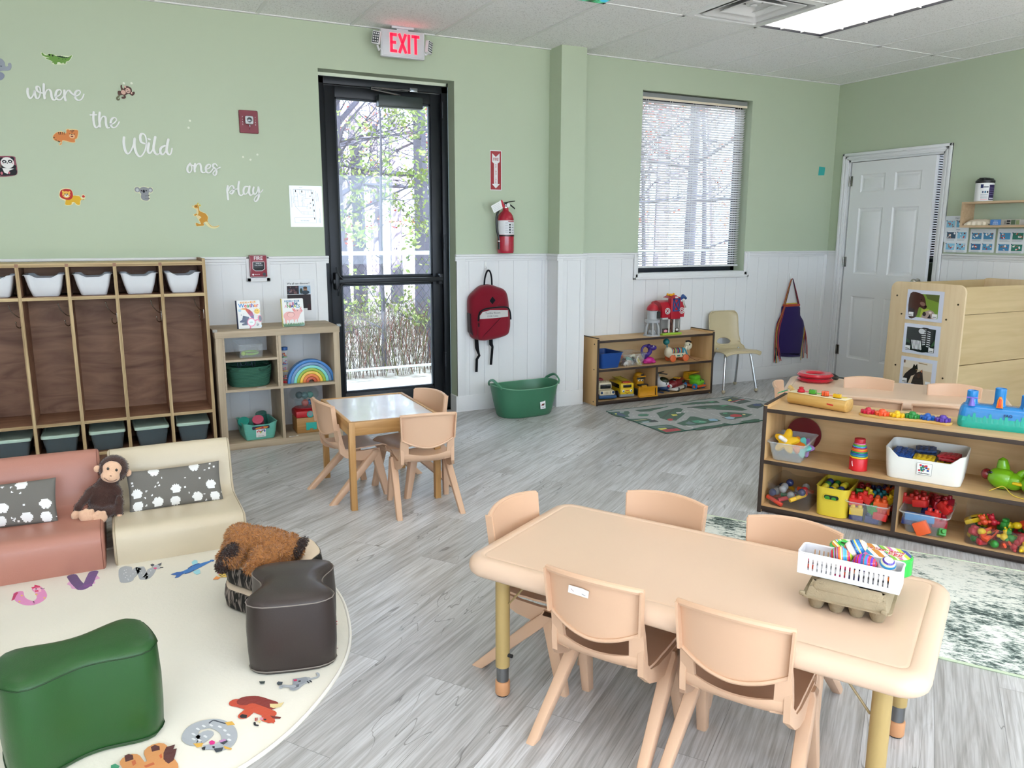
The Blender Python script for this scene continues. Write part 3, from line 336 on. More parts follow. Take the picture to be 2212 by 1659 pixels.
ROADART=[('p','#1f5a44',[(-2.877,-0.546),(-2.708,-0.583),(-2.737,-0.646),(-2.793,-0.694),(-2.816,-0.757),(-2.861,-0.749),(-2.893,-0.689)]),('p','#1d3f66',[(-2.859,-0.586),(-2.799,-0.585),(-2.812,-0.7),(-2.846,-0.727),(-2.872,-0.67)]),('p','#d8d84a',[(-2.85,-0.605),(-2.834,-0.614),(-2.859,-0.64),(-2.87,-0.635)]),('p','#9ab0b0',[(-2.781,-0.569),(-2.744,-0.581),(-2.771,-0.614),(-2.803,-0.607)]),('p','#1f5a44',[(-2.88,-0.806),(-2.727,-0.847),(-2.715,-0.978),(-2.848,-0.954),(-2.873,-0.928)]),('s','#d6cf9a',0.012,[(-2.867,-0.87),(-2.795,-0.871),(-2.741,-0.886)]),('s','#12181a',0.01,[(-2.872,-0.887),(-2.785,-0.887),(-2.727,-0.887)]),('p','#9fb6c4',[(-2.834,-0.924),(-2.776,-0.934),(-2.781,-0.959),(-2.836,-0.957)]),('p','#2a3038',[(-2.761,-0.913),(-2.703,-0.913),(-2.712,-0.974),(-2.77,-0.964)]),('p','#1f5a44',[(-2.646,-0.582),(-2.505,-0.588),(-2.378,-0.585),(-2.296,-0.582),(-2.384,-0.614),(-2.5,-0.644),(-2.565,-0.669),(-2.64,-0.647)]),('s','#0f1a18',0.01,[(-2.638,-0.602),(-2.596,-0.628),(-2.522,-0.611),(-2.452,-0.591)]),('p','#2a7a5c',[(-2.718,-0.722),(-2.688,-0.713),(-2.641,-0.73),(-2.638,-0.761),(-2.677,-0.79),(-2.727,-0.777),(-2.735,-0.752)]),('p','#1f5a44',[(-2.554,-0.736),(-2.447,-0.696),(-2.298,-0.666),(-2.275,-0.716),(-2.364,-0.798),(-2.36,-0.846),(-2.468,-0.928),(-2.575,-1.005),(-2.625,-0.966),(-2.634,-0.89),(-2.588,-0.81)]),('s','#0f1a18',0.016,[(-2.618,-0.898),(-2.465,-0.779),(-2.365,-0.711),(-2.288,-0.694)]),('s','#2a6a50',0.004,[(-2.618,-0.898),(-2.465,-0.779),(-2.365,-0.711),(-2.288,-0.694)]),('p','#e6dc5a',[(-2.482,-0.826),(-2.441,-0.846),(-2.46,-0.879),(-2.503,-0.876)]),('p','#e4e6e6',[(-2.401,-0.786),(-2.359,-0.801),(-2.391,-0.831),(-2.424,-0.824)]),('p','#c0202c',[(-2.612,-0.944),(-2.571,-0.929),(-2.566,-0.961),(-2.597,-0.991),(-2.627,-0.987)]),('p','#2a3038',[(-2.539,-0.922),(-2.509,-0.922),(-2.532,-0.96),(-2.563,-0.962)]),('p','#1f5a44',[(-2.194,-0.576),(-2.046,-0.556),(-1.827,-0.594),(-1.85,-0.659),(-1.999,-0.638),(-2.18,-0.599)]),('p','#46a878',[(-1.913,-0.587),(-1.865,-0.589),(-1.861,-0.619),(-1.915,-0.628)]),('p','#1f5a44',[(-2.205,-0.68),(-2.027,-0.691),(-1.85,-0.754),(-1.82,-0.859),(-1.839,-0.969),(-1.895,-0.967),(-2.014,-0.883),(-2.103,-0.817),(-2.165,-0.738)]),('s','#0f1a18',0.016,[(-2.207,-0.692),(-2.038,-0.722),(-1.932,-0.771),(-1.879,-0.879),(-1.853,-0.94)]),('p','#46a878',[(-1.939,-0.751),(-1.882,-0.752),(-1.86,-0.783),(-1.931,-0.788)]),('p','#8a8f90',[(-2.093,-0.767),(-2.036,-0.834),(-2.071,-0.855),(-2.108,-0.805)]),('p','#2c4a42',[(-1.754,-0.566),(-1.594,-0.528),(-1.58,-0.74),(-1.741,-0.774)]),('p','#f0e03a',[(-1.73,-0.62),(-1.681,-0.595),(-1.704,-0.644),(-1.743,-0.649)]),('s','#c03040',0.016,[(-1.756,-0.688),(-1.665,-0.663),(-1.583,-0.65)]),('s','#d0d0d0',0.008,[(-1.705,-0.689),(-1.63,-0.663)]),('s','#b0a040',0.003,[(-1.639,-0.568),(-1.592,-0.555),(-1.584,-0.584),(-1.625,-0.6),(-1.643,-0.577)]),('p','#2c4a42',[(-1.746,-0.852),(-1.652,-0.825),(-1.565,-0.833),(-1.609,-0.913),(-1.73,-0.968),(-1.766,-0.918)]),('p','#1d3f76',[(-1.663,-0.836),(-1.605,-0.821),(-1.582,-0.859),(-1.649,-0.91),(-1.689,-0.89)]),('p','#1f5a44',[(-2.115,-0.951),(-2.035,-0.96),(-1.943,-1.036),(-1.921,-1.108),(-2.017,-1.15),(-2.15,-1.157),(-2.166,-1.106),(-2.155,-1.023)]),('p','#c8202c',[(-2.085,-1.042),(-2.033,-1.038),(-2.008,-1.08),(-2.04,-1.124),(-2.102,-1.114),(-2.12,-1.085)]),('p','#9cc4dc',[(-2.179,-1.085),(-2.128,-1.081),(-2.115,-1.131),(-2.161,-1.16),(-2.204,-1.139)]),('s','#10202a',0.006,[(-2.194,-1.077),(-2.195,-1.155),(-2.145,-1.168)]),('p','#46a878',[(-2.088,-0.965),(-2.051,-0.977),(-2.083,-1.004),(-2.11,-0.991)]),('p','#e8dc9a',[(-1.983,-1.062),(-1.961,-1.073),(-1.984,-1.101),(-2.003,-1.092)]),('s','#10181c',0.006,[(-2.007,-1.035),(-1.998,-1.07),(-2.002,-1.142)]),('p','#1f5a44',[(-2.625,-1.077),(-2.497,-1.029),(-2.395,-0.949),(-2.367,-0.963),(-2.349,-1.068),(-2.268,-1.099),(-2.284,-1.167),(-2.329,-1.168),(-2.41,-1.183),(-2.539,-1.187),(-2.627,-1.152)]),('p','#5f7a80',[(-2.573,-1.103),(-2.506,-1.067),(-2.515,-1.159),(-2.57,-1.153)]),('p','#3f9a7c',[(-2.482,-1.065),(-2.417,-1.068),(-2.392,-1.137),(-2.447,-1.165),(-2.496,-1.127)]),('p','#8fbcd8',[(-2.339,-1.084),(-2.285,-1.082),(-2.28,-1.13),(-2.31,-1.155),(-2.358,-1.131)]),('s','#e8efe8',0.003,[(-2.454,-1.12),(-2.431,-1.112),(-2.414,-1.126),(-2.411,-1.15)]),('p','#1f5a44',[(-2.872,-1.063),(-2.721,-1.079),(-2.699,-1.116),(-2.7,-1.278),(-2.883,-1.288),(-2.887,-1.249)]),('p','#4f6a68',[(-2.863,-1.089),(-2.731,-1.093),(-2.718,-1.139),(-2.734,-1.179),(-2.841,-1.144)]),('p','#dcd85a',[(-2.853,-1.146),(-2.785,-1.153),(-2.795,-1.185),(-2.855,-1.189)]),('p','#1c2228',[(-2.785,-1.153),(-2.725,-1.175),(-2.739,-1.202),(-2.795,-1.185)]),('p','#c02030',[(-2.857,-1.188),(-2.724,-1.202),(-2.73,-1.263),(-2.858,-1.256)]),('s','#140a0c',0.006,[(-2.839,-1.222),(-2.808,-1.219),(-2.759,-1.228)]),('s','#c8d0d0',0.003,[(-2.825,-1.113),(-2.796,-1.111),(-2.776,-1.132)]),('p','#1f5a44',[(-2.63,-1.261),(-2.511,-1.241),(-2.404,-1.254),(-2.31,-1.232),(-2.285,-1.272),(-2.379,-1.293),(-2.491,-1.303),(-2.622,-1.304)]),('p','#1f5a44',[(-2.198,-1.26),(-2.131,-1.237),(-2.016,-1.232),(-1.987,-1.251),(-2.043,-1.309),(-2.144,-1.301)]),('s','#e8e8e8',0.005,[(-2.739,-0.675),(-2.722,-0.672)]),('s','#e8e8e8',0.005,[(-2.789,-0.755),(-2.772,-0.752)]),('s','#e8e8e8',0.005,[(-2.585,-0.736),(-2.567,-0.733)]),('s','#e8e8e8',0.005,[(-2.645,-0.826),(-2.628,-0.823)]),('s','#e8e8e8',0.005,[(-2.677,-0.825),(-2.66,-0.822)]),('s','#e8e8e8',0.005,[(-2.649,-0.689),(-2.631,-0.686)]),('s','#e8e8e8',0.005,[(-2.483,-0.652),(-2.465,-0.649)]),('s','#e8e8e8',0.005,[(-2.399,-0.623),(-2.38,-0.62)]),('s','#e8e8e8',0.005,[(-2.337,-0.605),(-2.318,-0.601)]),('s','#e8e8e8',0.005,[(-2.455,-0.949),(-2.438,-0.946)]),('s','#e8e8e8',0.005,[(-2.516,-1.005),(-2.499,-1.003)]),('s','#e8e8e8',0.005,[(-2.57,-1.035),(-2.553,-1.033)]),('s','#e8e8e8',0.005,[(-2.672,-1.054),(-2.656,-1.051)]),('s','#e8e8e8',0.005,[(-2.62,-1.052),(-2.603,-1.05)]),('s','#e8e8e8',0.005,[(-2.746,-1.018),(-2.729,-1.015)]),('s','#e8e8e8',0.005,[(-2.658,-0.921),(-2.641,-0.918)]),('s','#e8e8e8',0.005,[(-2.093,-0.642),(-2.073,-0.638)]),('s','#e8e8e8',0.005,[(-2.048,-0.647),(-2.028,-0.643)]),('s','#e8e8e8',0.005,[(-2.32,-0.82),(-2.301,-0.817)]),('s','#e8e8e8',0.005,[(-2.288,-0.867),(-2.269,-0.864)]),('s','#e8e8e8',0.005,[(-2.277,-1.221),(-2.26,-1.219)]),('s','#e8e8e8',0.005,[(-2.353,-1.238),(-2.336,-1.236)]),('s','#e8e8e8',0.005,[(-2.211,-1.198),(-2.193,-1.196)]),('s','#e8e8e8',0.005,[(-2.129,-1.21),(-2.111,-1.208)]),('s','#e8e8e8',0.005,[(-1.838,-0.995),(-1.819,-0.991)]),('s','#e8e8e8',0.005,[(-1.893,-1.061),(-1.874,-1.058)]),('s','#e8e8e8',0.005,[(-1.949,-1.154),(-1.93,-1.151)]),('s','#e8e8e8',0.005,[(-1.767,-0.802),(-1.747,-0.799)]),('s','#e8e8e8',0.005,[(-1.781,-0.762),(-1.761,-0.758)]),('s','#e6e6e6',0.005,[(-2.291,-0.747),(-2.273,-0.849)]),('s','#e6e6e6',0.005,[(-2.203,-0.745),(-2.202,-0.863)]),('s','#e6e6e6',0.005,[(-2.278,-0.939),(-2.278,-1.057)]),('s','#e6e6e6',0.005,[(-2.193,-0.95),(-2.2,-1.065)]),('s','#e6e6e6',0.004,[(-2.335,-0.782),(-2.323,-0.825),(-2.309,-0.788),(-2.353,-0.822)]),('s','#f0f0f0',0.012,[(-1.987,-0.653),(-1.943,-0.689)]),('s','#f0f0f0',0.01,[(-2.617,-1.176),(-2.607,-1.234)])]
# ---------------------------------------------------------------- room surfaces
XL,YF,HC=-9.6,-8.6,2.743
def floor_mat():
    m,nt,b=newmat('floor_planks');L=nt.links.new
    tc=N(nt,'ShaderNodeTexCoord');mp=N(nt,'ShaderNodeMapping');mp.inputs['Rotation'].default_value=(0,0,rad(-35.6));mp.inputs['Location'].default_value=(.31,-.066,0)
    br=N(nt,'ShaderNodeTexBrick',offset=.37,offset_frequency=2);br.inputs['Scale'].default_value=1;br.inputs['Brick Width'].default_value=1.22;br.inputs['Row Height'].default_value=.178
    br.inputs['Mortar Size'].default_value=.0009;br.inputs['Mortar Smooth'].default_value=.3;br.inputs['Bias'].default_value=0
    br.inputs['Color1'].default_value=(0,0,0,1);br.inputs['Color2'].default_value=(1,1,1,1);br.inputs['Mortar'].default_value=(.5,.5,.5,1)
    L(tc.outputs['Object'],mp.inputs[0]);L(mp.outputs[0],br.inputs['Vector'])
    # each plank slides the grain by its own amount
    sep=N(nt,'ShaderNodeSeparateXYZ');cmb=N(nt,'ShaderNodeCombineXYZ');L(mp.outputs[0],sep.inputs[0])
    k=N(nt,'ShaderNodeMath',operation='MULTIPLY');k.inputs[1].default_value=37.0;L(br.outputs['Color'],k.inputs[0])
    L(sep.outputs[0],cmb.inputs[0]);L(sep.outputs[1],cmb.inputs[1]);L(k.outputs[0],cmb.inputs[2])
    def noise(scale,detail,sc,dist=0.0):
        mm=N(nt,'ShaderNodeMapping');mm.inputs['Scale'].default_value=sc;L(cmb.outputs[0],mm.inputs[0])
        n=N(nt,'ShaderNodeTexNoise');n.inputs['Scale'].default_value=scale;n.inputs['Detail'].default_value=detail;n.inputs['Distortion'].default_value=dist;L(mm.outputs[0],n.inputs['Vector']);return n.outputs['Fac']
    def ramp(src,p0,c0,p1,c1,mid=None):
        r=N(nt,'ShaderNodeValToRGB');r.color_ramp.elements[0].position=p0;r.color_ramp.elements[0].color=c0;r.color_ramp.elements[1].position=p1;r.color_ramp.elements[1].color=c1
        if mid: e=r.color_ramp.elements.new(mid[0]);e.color=mid[1]
        L(src,r.inputs[0]);return r.outputs[0]
    def mix(a,bb,f=1.0,mode='MULTIPLY'):
        x=N(nt,'ShaderNodeMix',data_type='RGBA',blend_type=mode);x.inputs[0].default_value=f
        L(a,x.inputs[6]);L(bb,x.inputs[7]);return x.outputs[2]
    base=ramp(br.outputs['Color'],0,lin('#bbbab9'),1,lin('#d6d6d7'),(.5,lin('#c8c8c8')))
    fine=noise(1,5,(5,130,1),.6);g1=ramp(fine,.3,(.66,.65,.64,1),.62,(1.06,1.06,1.07,1))
    mid=noise(1,4,(1.6,13,1),1.6);g2=ramp(mid,.30,(.74,.72,.70,1),.52,(1.03,1.03,1.03,1))
    crack=noise(1,2,(2.2,9.5,1),1.1)
    c1=ramp(crack,.492,(1,1,1,1),.512,(1,1,1,1),(.502,(.38,.36,.35,1)))
    gate=noise(1,1,(1.3,3.0,1),0);gt=ramp(gate,.56,(1,1,1,1),.62,(0,0,0,1))
    cg=N(nt,'ShaderNodeMix',data_type='RGBA',blend_type='LIGHTEN');cg.inputs[0].default_value=1;L(c1,cg.inputs[6]);L(gt,cg.inputs[7])
    col=mix(mix(mix(base,g1),g2),cg.outputs[2])
    seam=N(nt,'ShaderNodeMapRange');seam.inputs['To Min'].default_value=1;seam.inputs['To Max'].default_value=.55;L(br.outputs['Fac'],seam.inputs[0])
    sm=N(nt,'ShaderNodeVectorMath',operation='SCALE');L(col,sm.inputs[0]);L(seam.outputs[0],sm.inputs['Scale']);L(sm.outputs[0],b.inputs['Base Color'])
    b.inputs['Roughness'].default_value=.34;b.inputs['Specular IOR Level'].default_value=.55
    bp=N(nt,'ShaderNodeBump');bp.inputs['Strength'].default_value=.35;bp.inputs['Distance'].default_value=.0012;L(fine,bp.inputs['Height'])
    bp2=N(nt,'ShaderNodeBump');bp2.inputs['Strength'].default_value=.5;bp2.inputs['Distance'].default_value=.001;bp2.invert=True;L(br.outputs['Fac'],bp2.inputs['Height']);L(bp.outputs[0],bp2.inputs['Normal']);L(bp2.outputs[0],b.inputs['Normal'])
floor_mat()
def tile_mat():
    m,nt,b=newmat('ceiling_tile');L=nt.links.new;tc=N(nt,'ShaderNodeTexCoord')
    n=N(nt,'ShaderNodeTexNoise');n.inputs['Scale'].default_value=130;n.inputs['Detail'].default_value=4;L(tc.outputs['Object'],n.inputs['Vector'])
    r=N(nt,'ShaderNodeValToRGB');r.color_ramp.elements[0].position=.3;r.color_ramp.elements[0].color=lin('#cfcecc');r.color_ramp.elements[1].position=.46;r.color_ramp.elements[1].color=lin('#fbfbfa');L(n.outputs['Fac'],r.inputs[0]);L(r.outputs[0],b.inputs['Base Color'])
    b.inputs['Roughness'].default_value=.95;bp=N(nt,'ShaderNodeBump');bp.inputs['Strength'].default_value=.4;bp.inputs['Distance'].default_value=.002;L(n.outputs['Fac'],bp.inputs['Height']);L(bp.outputs[0],b.inputs['Normal'])
tile_mat()
GREEN,WHITE='#bdc9af','#ebebeb'
mb=MB('#b0b0b0');mb.box(XL,3.2,YF,.14,-.1,0);struct(mb,'floor','floor_planks','light grey wood plank floor')
TX,TY=.6096,1.2192;XG=-.3931
fixt={(2,1),(5,1),(8,1),(11,1),(2,3),(5,3),(8,3),(11,3),(2,5),(5,5),(8,5),(11,5)}   # (column, row) cells that hold a 2x4 ft light
mb=MB();gr=MB('#eeeeec')
def cell(k,j): return (XG -(k+1)*TX,XG -k*TX,-(j+1)*TY,-j*TY)
for k in range(-1,16):
    for j in range(0,8):
        x0,x1,y0,y1=cell(k,j);x1=min(x1,0);x0=max(x0,XL);y0=max(y0,YF)
        if x0 >= x1 or y0 >= y1 or (k,j) in fixt: continue
        if (k,j) == (3,1): y1=y1 -TY/2
        mb.add([(x0,y0,HC),(x0,y1,HC),(x1,y1,HC),(x1,y0,HC)],[(0,1,2,3)])
for k in range(0,16): x=XG -k*TX;gr.box(x -.012,x+.012,YF,0,HC -.004,HC+.01)
for j in range(1,8): gr.box(XL,0,-j*TY -.012,-j*TY+.012,HC -.004,HC+.01)
gr.box(XG -4*TX,XG -3*TX,-1.5*TY -.012,-1.5*TY+.012,HC -.004,HC+.01)
gr.box(XL,0,-.022,0,HC -.006,HC+.01);gr.box(-.022,0,YF,0,HC -.006,HC+.01)
mb.box(XL -.1,3.3,YF -.1,.2,2.96,3.06);mb.add([(0,-4.2,HC),(0,0,HC),(3.2,0,HC),(3.2,-4.2,HC)],[(0,1,2,3)])
mb2=MB('#8a8a88');mb2.box(XL -.1,3.3,YF -.1,.2,3.06,9.0);struct(mb2,'sun_block','paint')  # unseen tall block added to cast shade over the fence and trees
struct(mb,'ceiling','ceiling_tile','white suspended ceiling of speckled tiles');struct(gr,'ceiling_grid','paint')
# walls: the back wall (y = 0) holes: door, window, window of the next room
DX0,DX1,DZ=-4.895,-3.912,2.449
WX0,WX1,WZ0,WZ1=-2.245,-1.063,1.034,2.521
NX0,NX1,NZ0,NZ1=.75,1.95,1.07,2.50
mb=MB(GREEN)
def slab(a,b,z0,z1): mb.box(a,b,0,.20,z0,z1)
slab(XL -.1,DX0,-.05,3.0);slab(DX0,DX1,DZ,3.0);slab(DX1,WX0,-.05,3.0);slab(WX0,WX1,-.05,WZ0);slab(WX0,WX1,WZ1,3.0);slab(WX1,NX0,-.05,3.0);slab(NX0,NX1,-.05,NZ0);slab(NX0,NX1,NZ1,3.0);slab(NX1,3.3,-.05,3.0)
PX0,PX1,PD=-3.12,-2.90,.18
mb.box(PX0,PX1,-PD,0,0,HC+.05)
struct(mb,'wall_back','paint','pale green wall with the dark framed glass door')
QY0,QY1,QZ=-1.143,-.178,2.045      # doorway in the right wall
mb=MB(GREEN);mb.box(0,.12,QY1,0,0,3);mb.box(0,.12,YF,QY0,0,3);mb.box(0,.12,QY0,QY1,QZ,3);struct(mb,'wall_right','paint','pale green wall with the white panelled door')
mb=MB('#e4e2dc');mb.box(XL -.1,XL,YF,0,0,3);struct(mb,'wall_left','paint')
mb=MB('#e4e2dc');FW=[(-9.0,-7.0),(-6.2,-4.2),(-3.4,-1.4)]      # three unseen openings added to let in the bounce light
mb.box(XL -.1,3.3,YF -.1,YF,0,.8);mb.box(XL -.1,3.3,YF -.1,YF,2.4,3);_x=XL -.1
for a,b in FW+[(3.3,3.3)]: mb.box(_x,a,YF -.1,YF,.8,2.4);_x=b
struct(mb,'wall_front','paint')
mb=MB(GREEN);mb.box(3.2,3.3,-4.2,0,0,3);mb.box(.12,3.2,-4.3,-4.2,0,3);struct(mb,'wall_beyond','paint')
# wainscot: boarded panel, chair rail and baseboard; RZ is the top of the rail
RZ=1.213
def boards_y(mb,a,b,z0,z1,y=0,d=.008,step=.127,ph=0):   # boards on a wall facing -Y, running from a to b, with grooves
    k=math.floor((a -ph)/step)
    while ph+k*step < b:
        x0=max(a,ph+k*step+.0009);x1=min(b,ph+(k+1)*step -.0009)
        if x1 > x0+.002: mb.box(x0,x1,y -d,y,z0,z1)
        k += 1
    mb.box(a,b,y -d*.62,y,z0,z1)
def rail_y(mb,a,b,z=RZ,y=0,c=WHITE):
    mb.box(a,b,y -.024,y,z -.016,z,.004);mb.box(a,b,y -.017,y,z -.036,z -.016,.003);mb.box(a,b,y -.013,y,z -.052,z -.036,.003)
def base_y(mb,a,b,y=0): mb.box(a,b,y -.015,y,0,.125,.002)
ZP0=1.045   # bottom of the pull station's cut-out
ww=MB(WHITE)
boards_y(ww,XL,DX0,.0,RZ -.03);ww2=MB(WHITE)
boards_y(ww,DX1,PX0,0,RZ -.03);boards_y(ww,PX0,PX1,0,RZ -.03,-PD);boards_y(ww,PX1,WX0 -.03,0,RZ -.03);boards_y(ww,WX0 -.03,WX1+.03,0,WZ0 -.03);boards_y(ww,WX1+.03,0,0,RZ -.03)
ww.box(PX0 -.008,PX0,-PD,0,0,RZ -.03);ww.box(PX1,PX1+.008,-PD,0,0,RZ -.03)
for x,y in ((DX1+.035,0),(DX0 -.035,0)): ww.box(x -.035,x+.035,y -.014,y,0,RZ -.03,.002)
ww.box(PX0 -.03,PX0,-.014,0,0,RZ -.03,.002);ww.box(-.05,0,-.014,0,0,RZ -.03,.002)
ww.box(PX0 -.014,PX0+.03,-PD -.014,-PD+.01,0,RZ -.03,.002);ww.box(PX1 -.03,PX1+.014,-PD -.014,-PD+.01,0,RZ -.03,.002)
ww.box(PX1,PX1+.04,-.013,0,0,RZ -.03,.002)
struct(ww,'trim_1','paint','white vertical board wainscot on the back wall')
rb=MB(WHITE)
PU0,PU1=-5.432,-5.278
rail_y(rb,XL,PU0+.03);rail_y(rb,PU1 -.03,DX0+.02);rail_y(rb,DX1 -.01,PX0);rail_y(rb,PX0 -.024,PX1+.024,RZ,-PD);rail_y(rb,PX1,WX0 -.012);rail_y(rb,WX1+.012,0)
rb.box(PX0 -.024,PX0,-PD,0,RZ -.016,RZ,.003);rb.box(PX0 -.016,PX0,-PD,0,RZ -.05,RZ -.016,.003);rb.box(PX1,PX1+.02,-PD,0,RZ -.05,RZ,.003)
for a,b,z0,z1 in ((PU0,PU0+.03,ZP0,RZ),(PU1 -.03,PU1,ZP0,RZ),(PU0,PU1,ZP0,ZP0+.03)): rb.box(a,b,-.024,0,z0,z1,.005)
for a,b,z0,z1 in ((WX0 -.05,WX0 -.001,WZ0 -.05,RZ),(WX1+.001,WX1+.05,WZ0 -.05,RZ),(WX0 -.05,WX1+.05,WZ0 -.05,WZ0 -.001)):
    rb.box(a,b,-.015,0,z0,z1,.004)
for a,b,z0,z1 in ((WX0 -.05,WX0 -.028,WZ0 -.05,RZ -.01),(WX1+.028,WX1+.05,WZ0 -.05,RZ -.01),(WX0 -.05,WX1+.05,WZ0 -.05,WZ0 -.028)): rb.box(a,b,-.025,0,z0,z1,.005)
struct(rb,'trim_2','paint','white moulded chair rail along the back wall')
bb=MB(WHITE);base_y(bb,XL,DX0);base_y(bb,DX1,PX0);base_y(bb,PX0 -.015,PX1+.015,-PD);bb.box(PX0 -.015,PX0,-PD,0,0,.125);bb.box(PX1,PX1+.015,-PD,0,0,.125);base_y(bb,PX1,0);bb.box(DX1 -.015,DX1,-.015,.12,0,.125)
struct(bb,'baseboard_back','paint')
# right wall: boards along Y
rw=MB(WHITE);y=QY0 -.072;k=0
RY=Matrix(((0,1,0,0),(-1,0,0,0),(0,0,1,0),(0,0,0,1)))   # a wall facing -Y turned to face -X: (x, y) -> (y, -x)
boards_w=MB(WHITE);boards_y(boards_w,.060 -QY0,-YF,0,RZ -.03,0,.008,.127);rw.add(boards_w.V,boards_w.F,RY)
tmp=MB(WHITE);boards_y(tmp,0,.118,0,RZ -.03);tmp.box(.0,.118,-.012,0,0,RZ -.03);rw.add(tmp.V,tmp.F,RY);struct(rw,'trim_3','paint','white board wainscot on the right wall')
tmp=MB(WHITE);rail_y(tmp,.066 -QY0,-YF);rail_y(tmp,0,.118);rb=MB(WHITE);rb.add(tmp.V,tmp.F,RY);struct(rb,'trim_4','paint','white chair rail on the right wall')
tmp=MB(WHITE);base_y(tmp,.06 -QY0,-YF);base_y(tmp,0,.118);rb=MB(WHITE);rb.add(tmp.V,tmp.F,RY);struct(rb,'baseboard_right','paint')
# reveals of door and window in the paint of the wall are the slab itself; sill board
mb=MB(WHITE);mb.box(WX0,WX1,-.002,.2,WZ0 -.012,WZ0+.004,.002)
struct(mb,'trim_5','paint','white sill board under the back window')
# ---------------------------------------------------------------- glass door in the back wall
mt=MB;BLK='#10141a'
vcmat('dark_alu',.38,metallic=.35,nscale=60,nstr=.03)
d=thing('door_1','black framed glass exit door with two panes','door',(DX0,.10,0));d['kind']='structure';del d['category']
W=DX1 -DX0
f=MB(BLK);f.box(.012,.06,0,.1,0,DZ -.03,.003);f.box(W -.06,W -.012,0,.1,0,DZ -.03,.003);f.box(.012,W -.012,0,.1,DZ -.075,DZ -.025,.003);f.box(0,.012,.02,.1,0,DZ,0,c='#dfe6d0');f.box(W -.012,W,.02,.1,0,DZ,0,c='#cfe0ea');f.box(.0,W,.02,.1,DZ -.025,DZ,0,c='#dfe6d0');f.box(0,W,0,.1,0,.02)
f.build('door_frame','dark_alu',d)
g0,g1=.138,.842;leaf=MB(BLK)
for a,b,z0,z1 in ((.064,g0,.02,DZ -.08),(g1,W -.064,.02,DZ -.08),(g0,g1,.02,.20),(g0,g1,1.0,1.055),(g0,g1,2.293,DZ -.08)): leaf.box(a,b,.02,.065,z0,z1,.003)
for z0,z1 in ((.20,1.0),(1.055,2.293)):
    for a,b,c_,e in ((g0,g0+.012,z0,z1),(g1 -.012,g1,z0,z1),(g0,g1,z0,z0+.012),(g0,g1,z1 -.012,z1)): leaf.box(a,b,.03,.056,c_,e,c='#1d232b')
lf=leaf.build('door_leaf','dark_alu',d)
gl=MB();gl.box(g0,g1,.041,.045,.20,1.0);gl.box(g0,g1,.041,.045,1.055,2.293);gl.build('glass_pane','glass',d)
h=MB('#1a1d22');h.box(.06,.9,-.055,-.02,1.012,1.045,.006);h.box(.075,.105,-.06,.02,.97,1.09,.006);h.box(.87,.9,-.05,.02,.99,1.07,.005)
h.tube(smooth_path([(.088,-.05,1.13),(.095,-.055,1.08),(.125,-.05,1.045)],4),.007);h.tube(smooth_path([(.095,-.05,.93),(.098,-.055,.975),(.125,-.05,1.01)],4),.007)
h.build('push_bar','dark_alu',d)
cl=MB('#26302f');cl.box(.43,.76,-.055,.018,2.245,2.325,.008);cl.build('door_closer','plastic',d)
ar=MB('#8a8e92');ar.tube([(.60,-.03,2.33),(.37,-.07,2.352),(.37,-.075,2.36)],.008);ar.tube([(.37,-.075,2.362),(.70,-.02,2.372)],.007);ar.box(.67,.73,-.03,.01,2.36,2.39,.003);ar.build('closer_arm','metal',d)
hg=MB('#20242a')
for z in (.35,1.25,2.2): hg.cyl((W -.058,-.012,z),(W -.058,-.012,z+.11),.009)
hg.build('hinge','dark_alu',d)
# ---------------------------------------------------------------- windows with blinds
m_,nt_,b_=newmat('blind_slat');b_.inputs['Base Color'].default_value=lin('#f4f4f2');b_.inputs['Roughness'].default_value=.45
_tr=N(nt_,'ShaderNodeBsdfTranslucent');_tr.inputs[0].default_value=lin('#f0ece8');_mx=N(nt_,'ShaderNodeMixShader');_mx.inputs[0].default_value=.45
nt_.links.new(b_.outputs[0],_mx.inputs[1]);nt_.links.new(_tr.outputs[0],_mx.inputs[2]);nt_.links.new(_mx.outputs[0],nt_.nodes['Material Output'].inputs[0])
def window(name,x0,x1,z0,z1,label,nslat=66,bw=.86):
    wd=thing(name,label,'window',(x0,0,z0));wd['kind']='structure';del wd['category']
    W,Hh=x1 -x0,z1 -z0
    f=MB('#141a24')
    for a,b,c_,e in ((0,.045,0,Hh),(W -.045,W,0,Hh),(0,W,0,.05),(0,W,Hh -.05,Hh)): f.box(a,b,.125,.17,c_,e,.003)
    f.box(.045,.06,.13,.15,.05,Hh -.05,c='#2a3342');f.box(W -.06,W -.045,.13,.15,.05,Hh -.05,c='#2a3342')
    f.build('window_frame','dark_alu',wd)
    g=MB();g.box(.045,W -.045,.146,.15,.05,Hh -.05);g.build('glass_pane','glass',wd)
    s=MB();zb=.068;zt=Hh -.07;Wb=W -.05
    for i in range(nslat):
        z=zb+.012+(zt -zb)*i/nslat
        s.sheet(lambda u,v,z=z: (.02+Wb*u,.045+.025*v,z -.013*(v -.5)+.002*sin(pi*v)),1,3,0)
    s.build('slats','blind_slat',wd)
    b=MB('#c9c9c8');b.box(.006,W -.03,.03,.08,Hh -.052,Hh -.008,.004,c='#8f918f');b.box(.015,W -.035,.026,.03,Hh -.062,Hh -.044,c='#f2e4cc');b.build('headrail','plastic',wd)
    b=MB('#dedede');b.box(.02,.02+Wb,.042,.074,zb -.022,zb -.004,.004);b.build('bottom_rail','plastic',wd)
    c_=MB('#f3f3f3')
    for k in range(5): x=.02+Wb*(.06+.22*k);c_.box(x -.0012,x+.0012,.042,.0435,zb,Hh -.05);c_.box(x -.0012,x+.0012,.072,.0735,zb,Hh -.05);c_.box(x -.008,x+.008,.04,.044,zb -.016,zb -.008)
    c_.build('ladder_cord','matte',wd)
    return wd
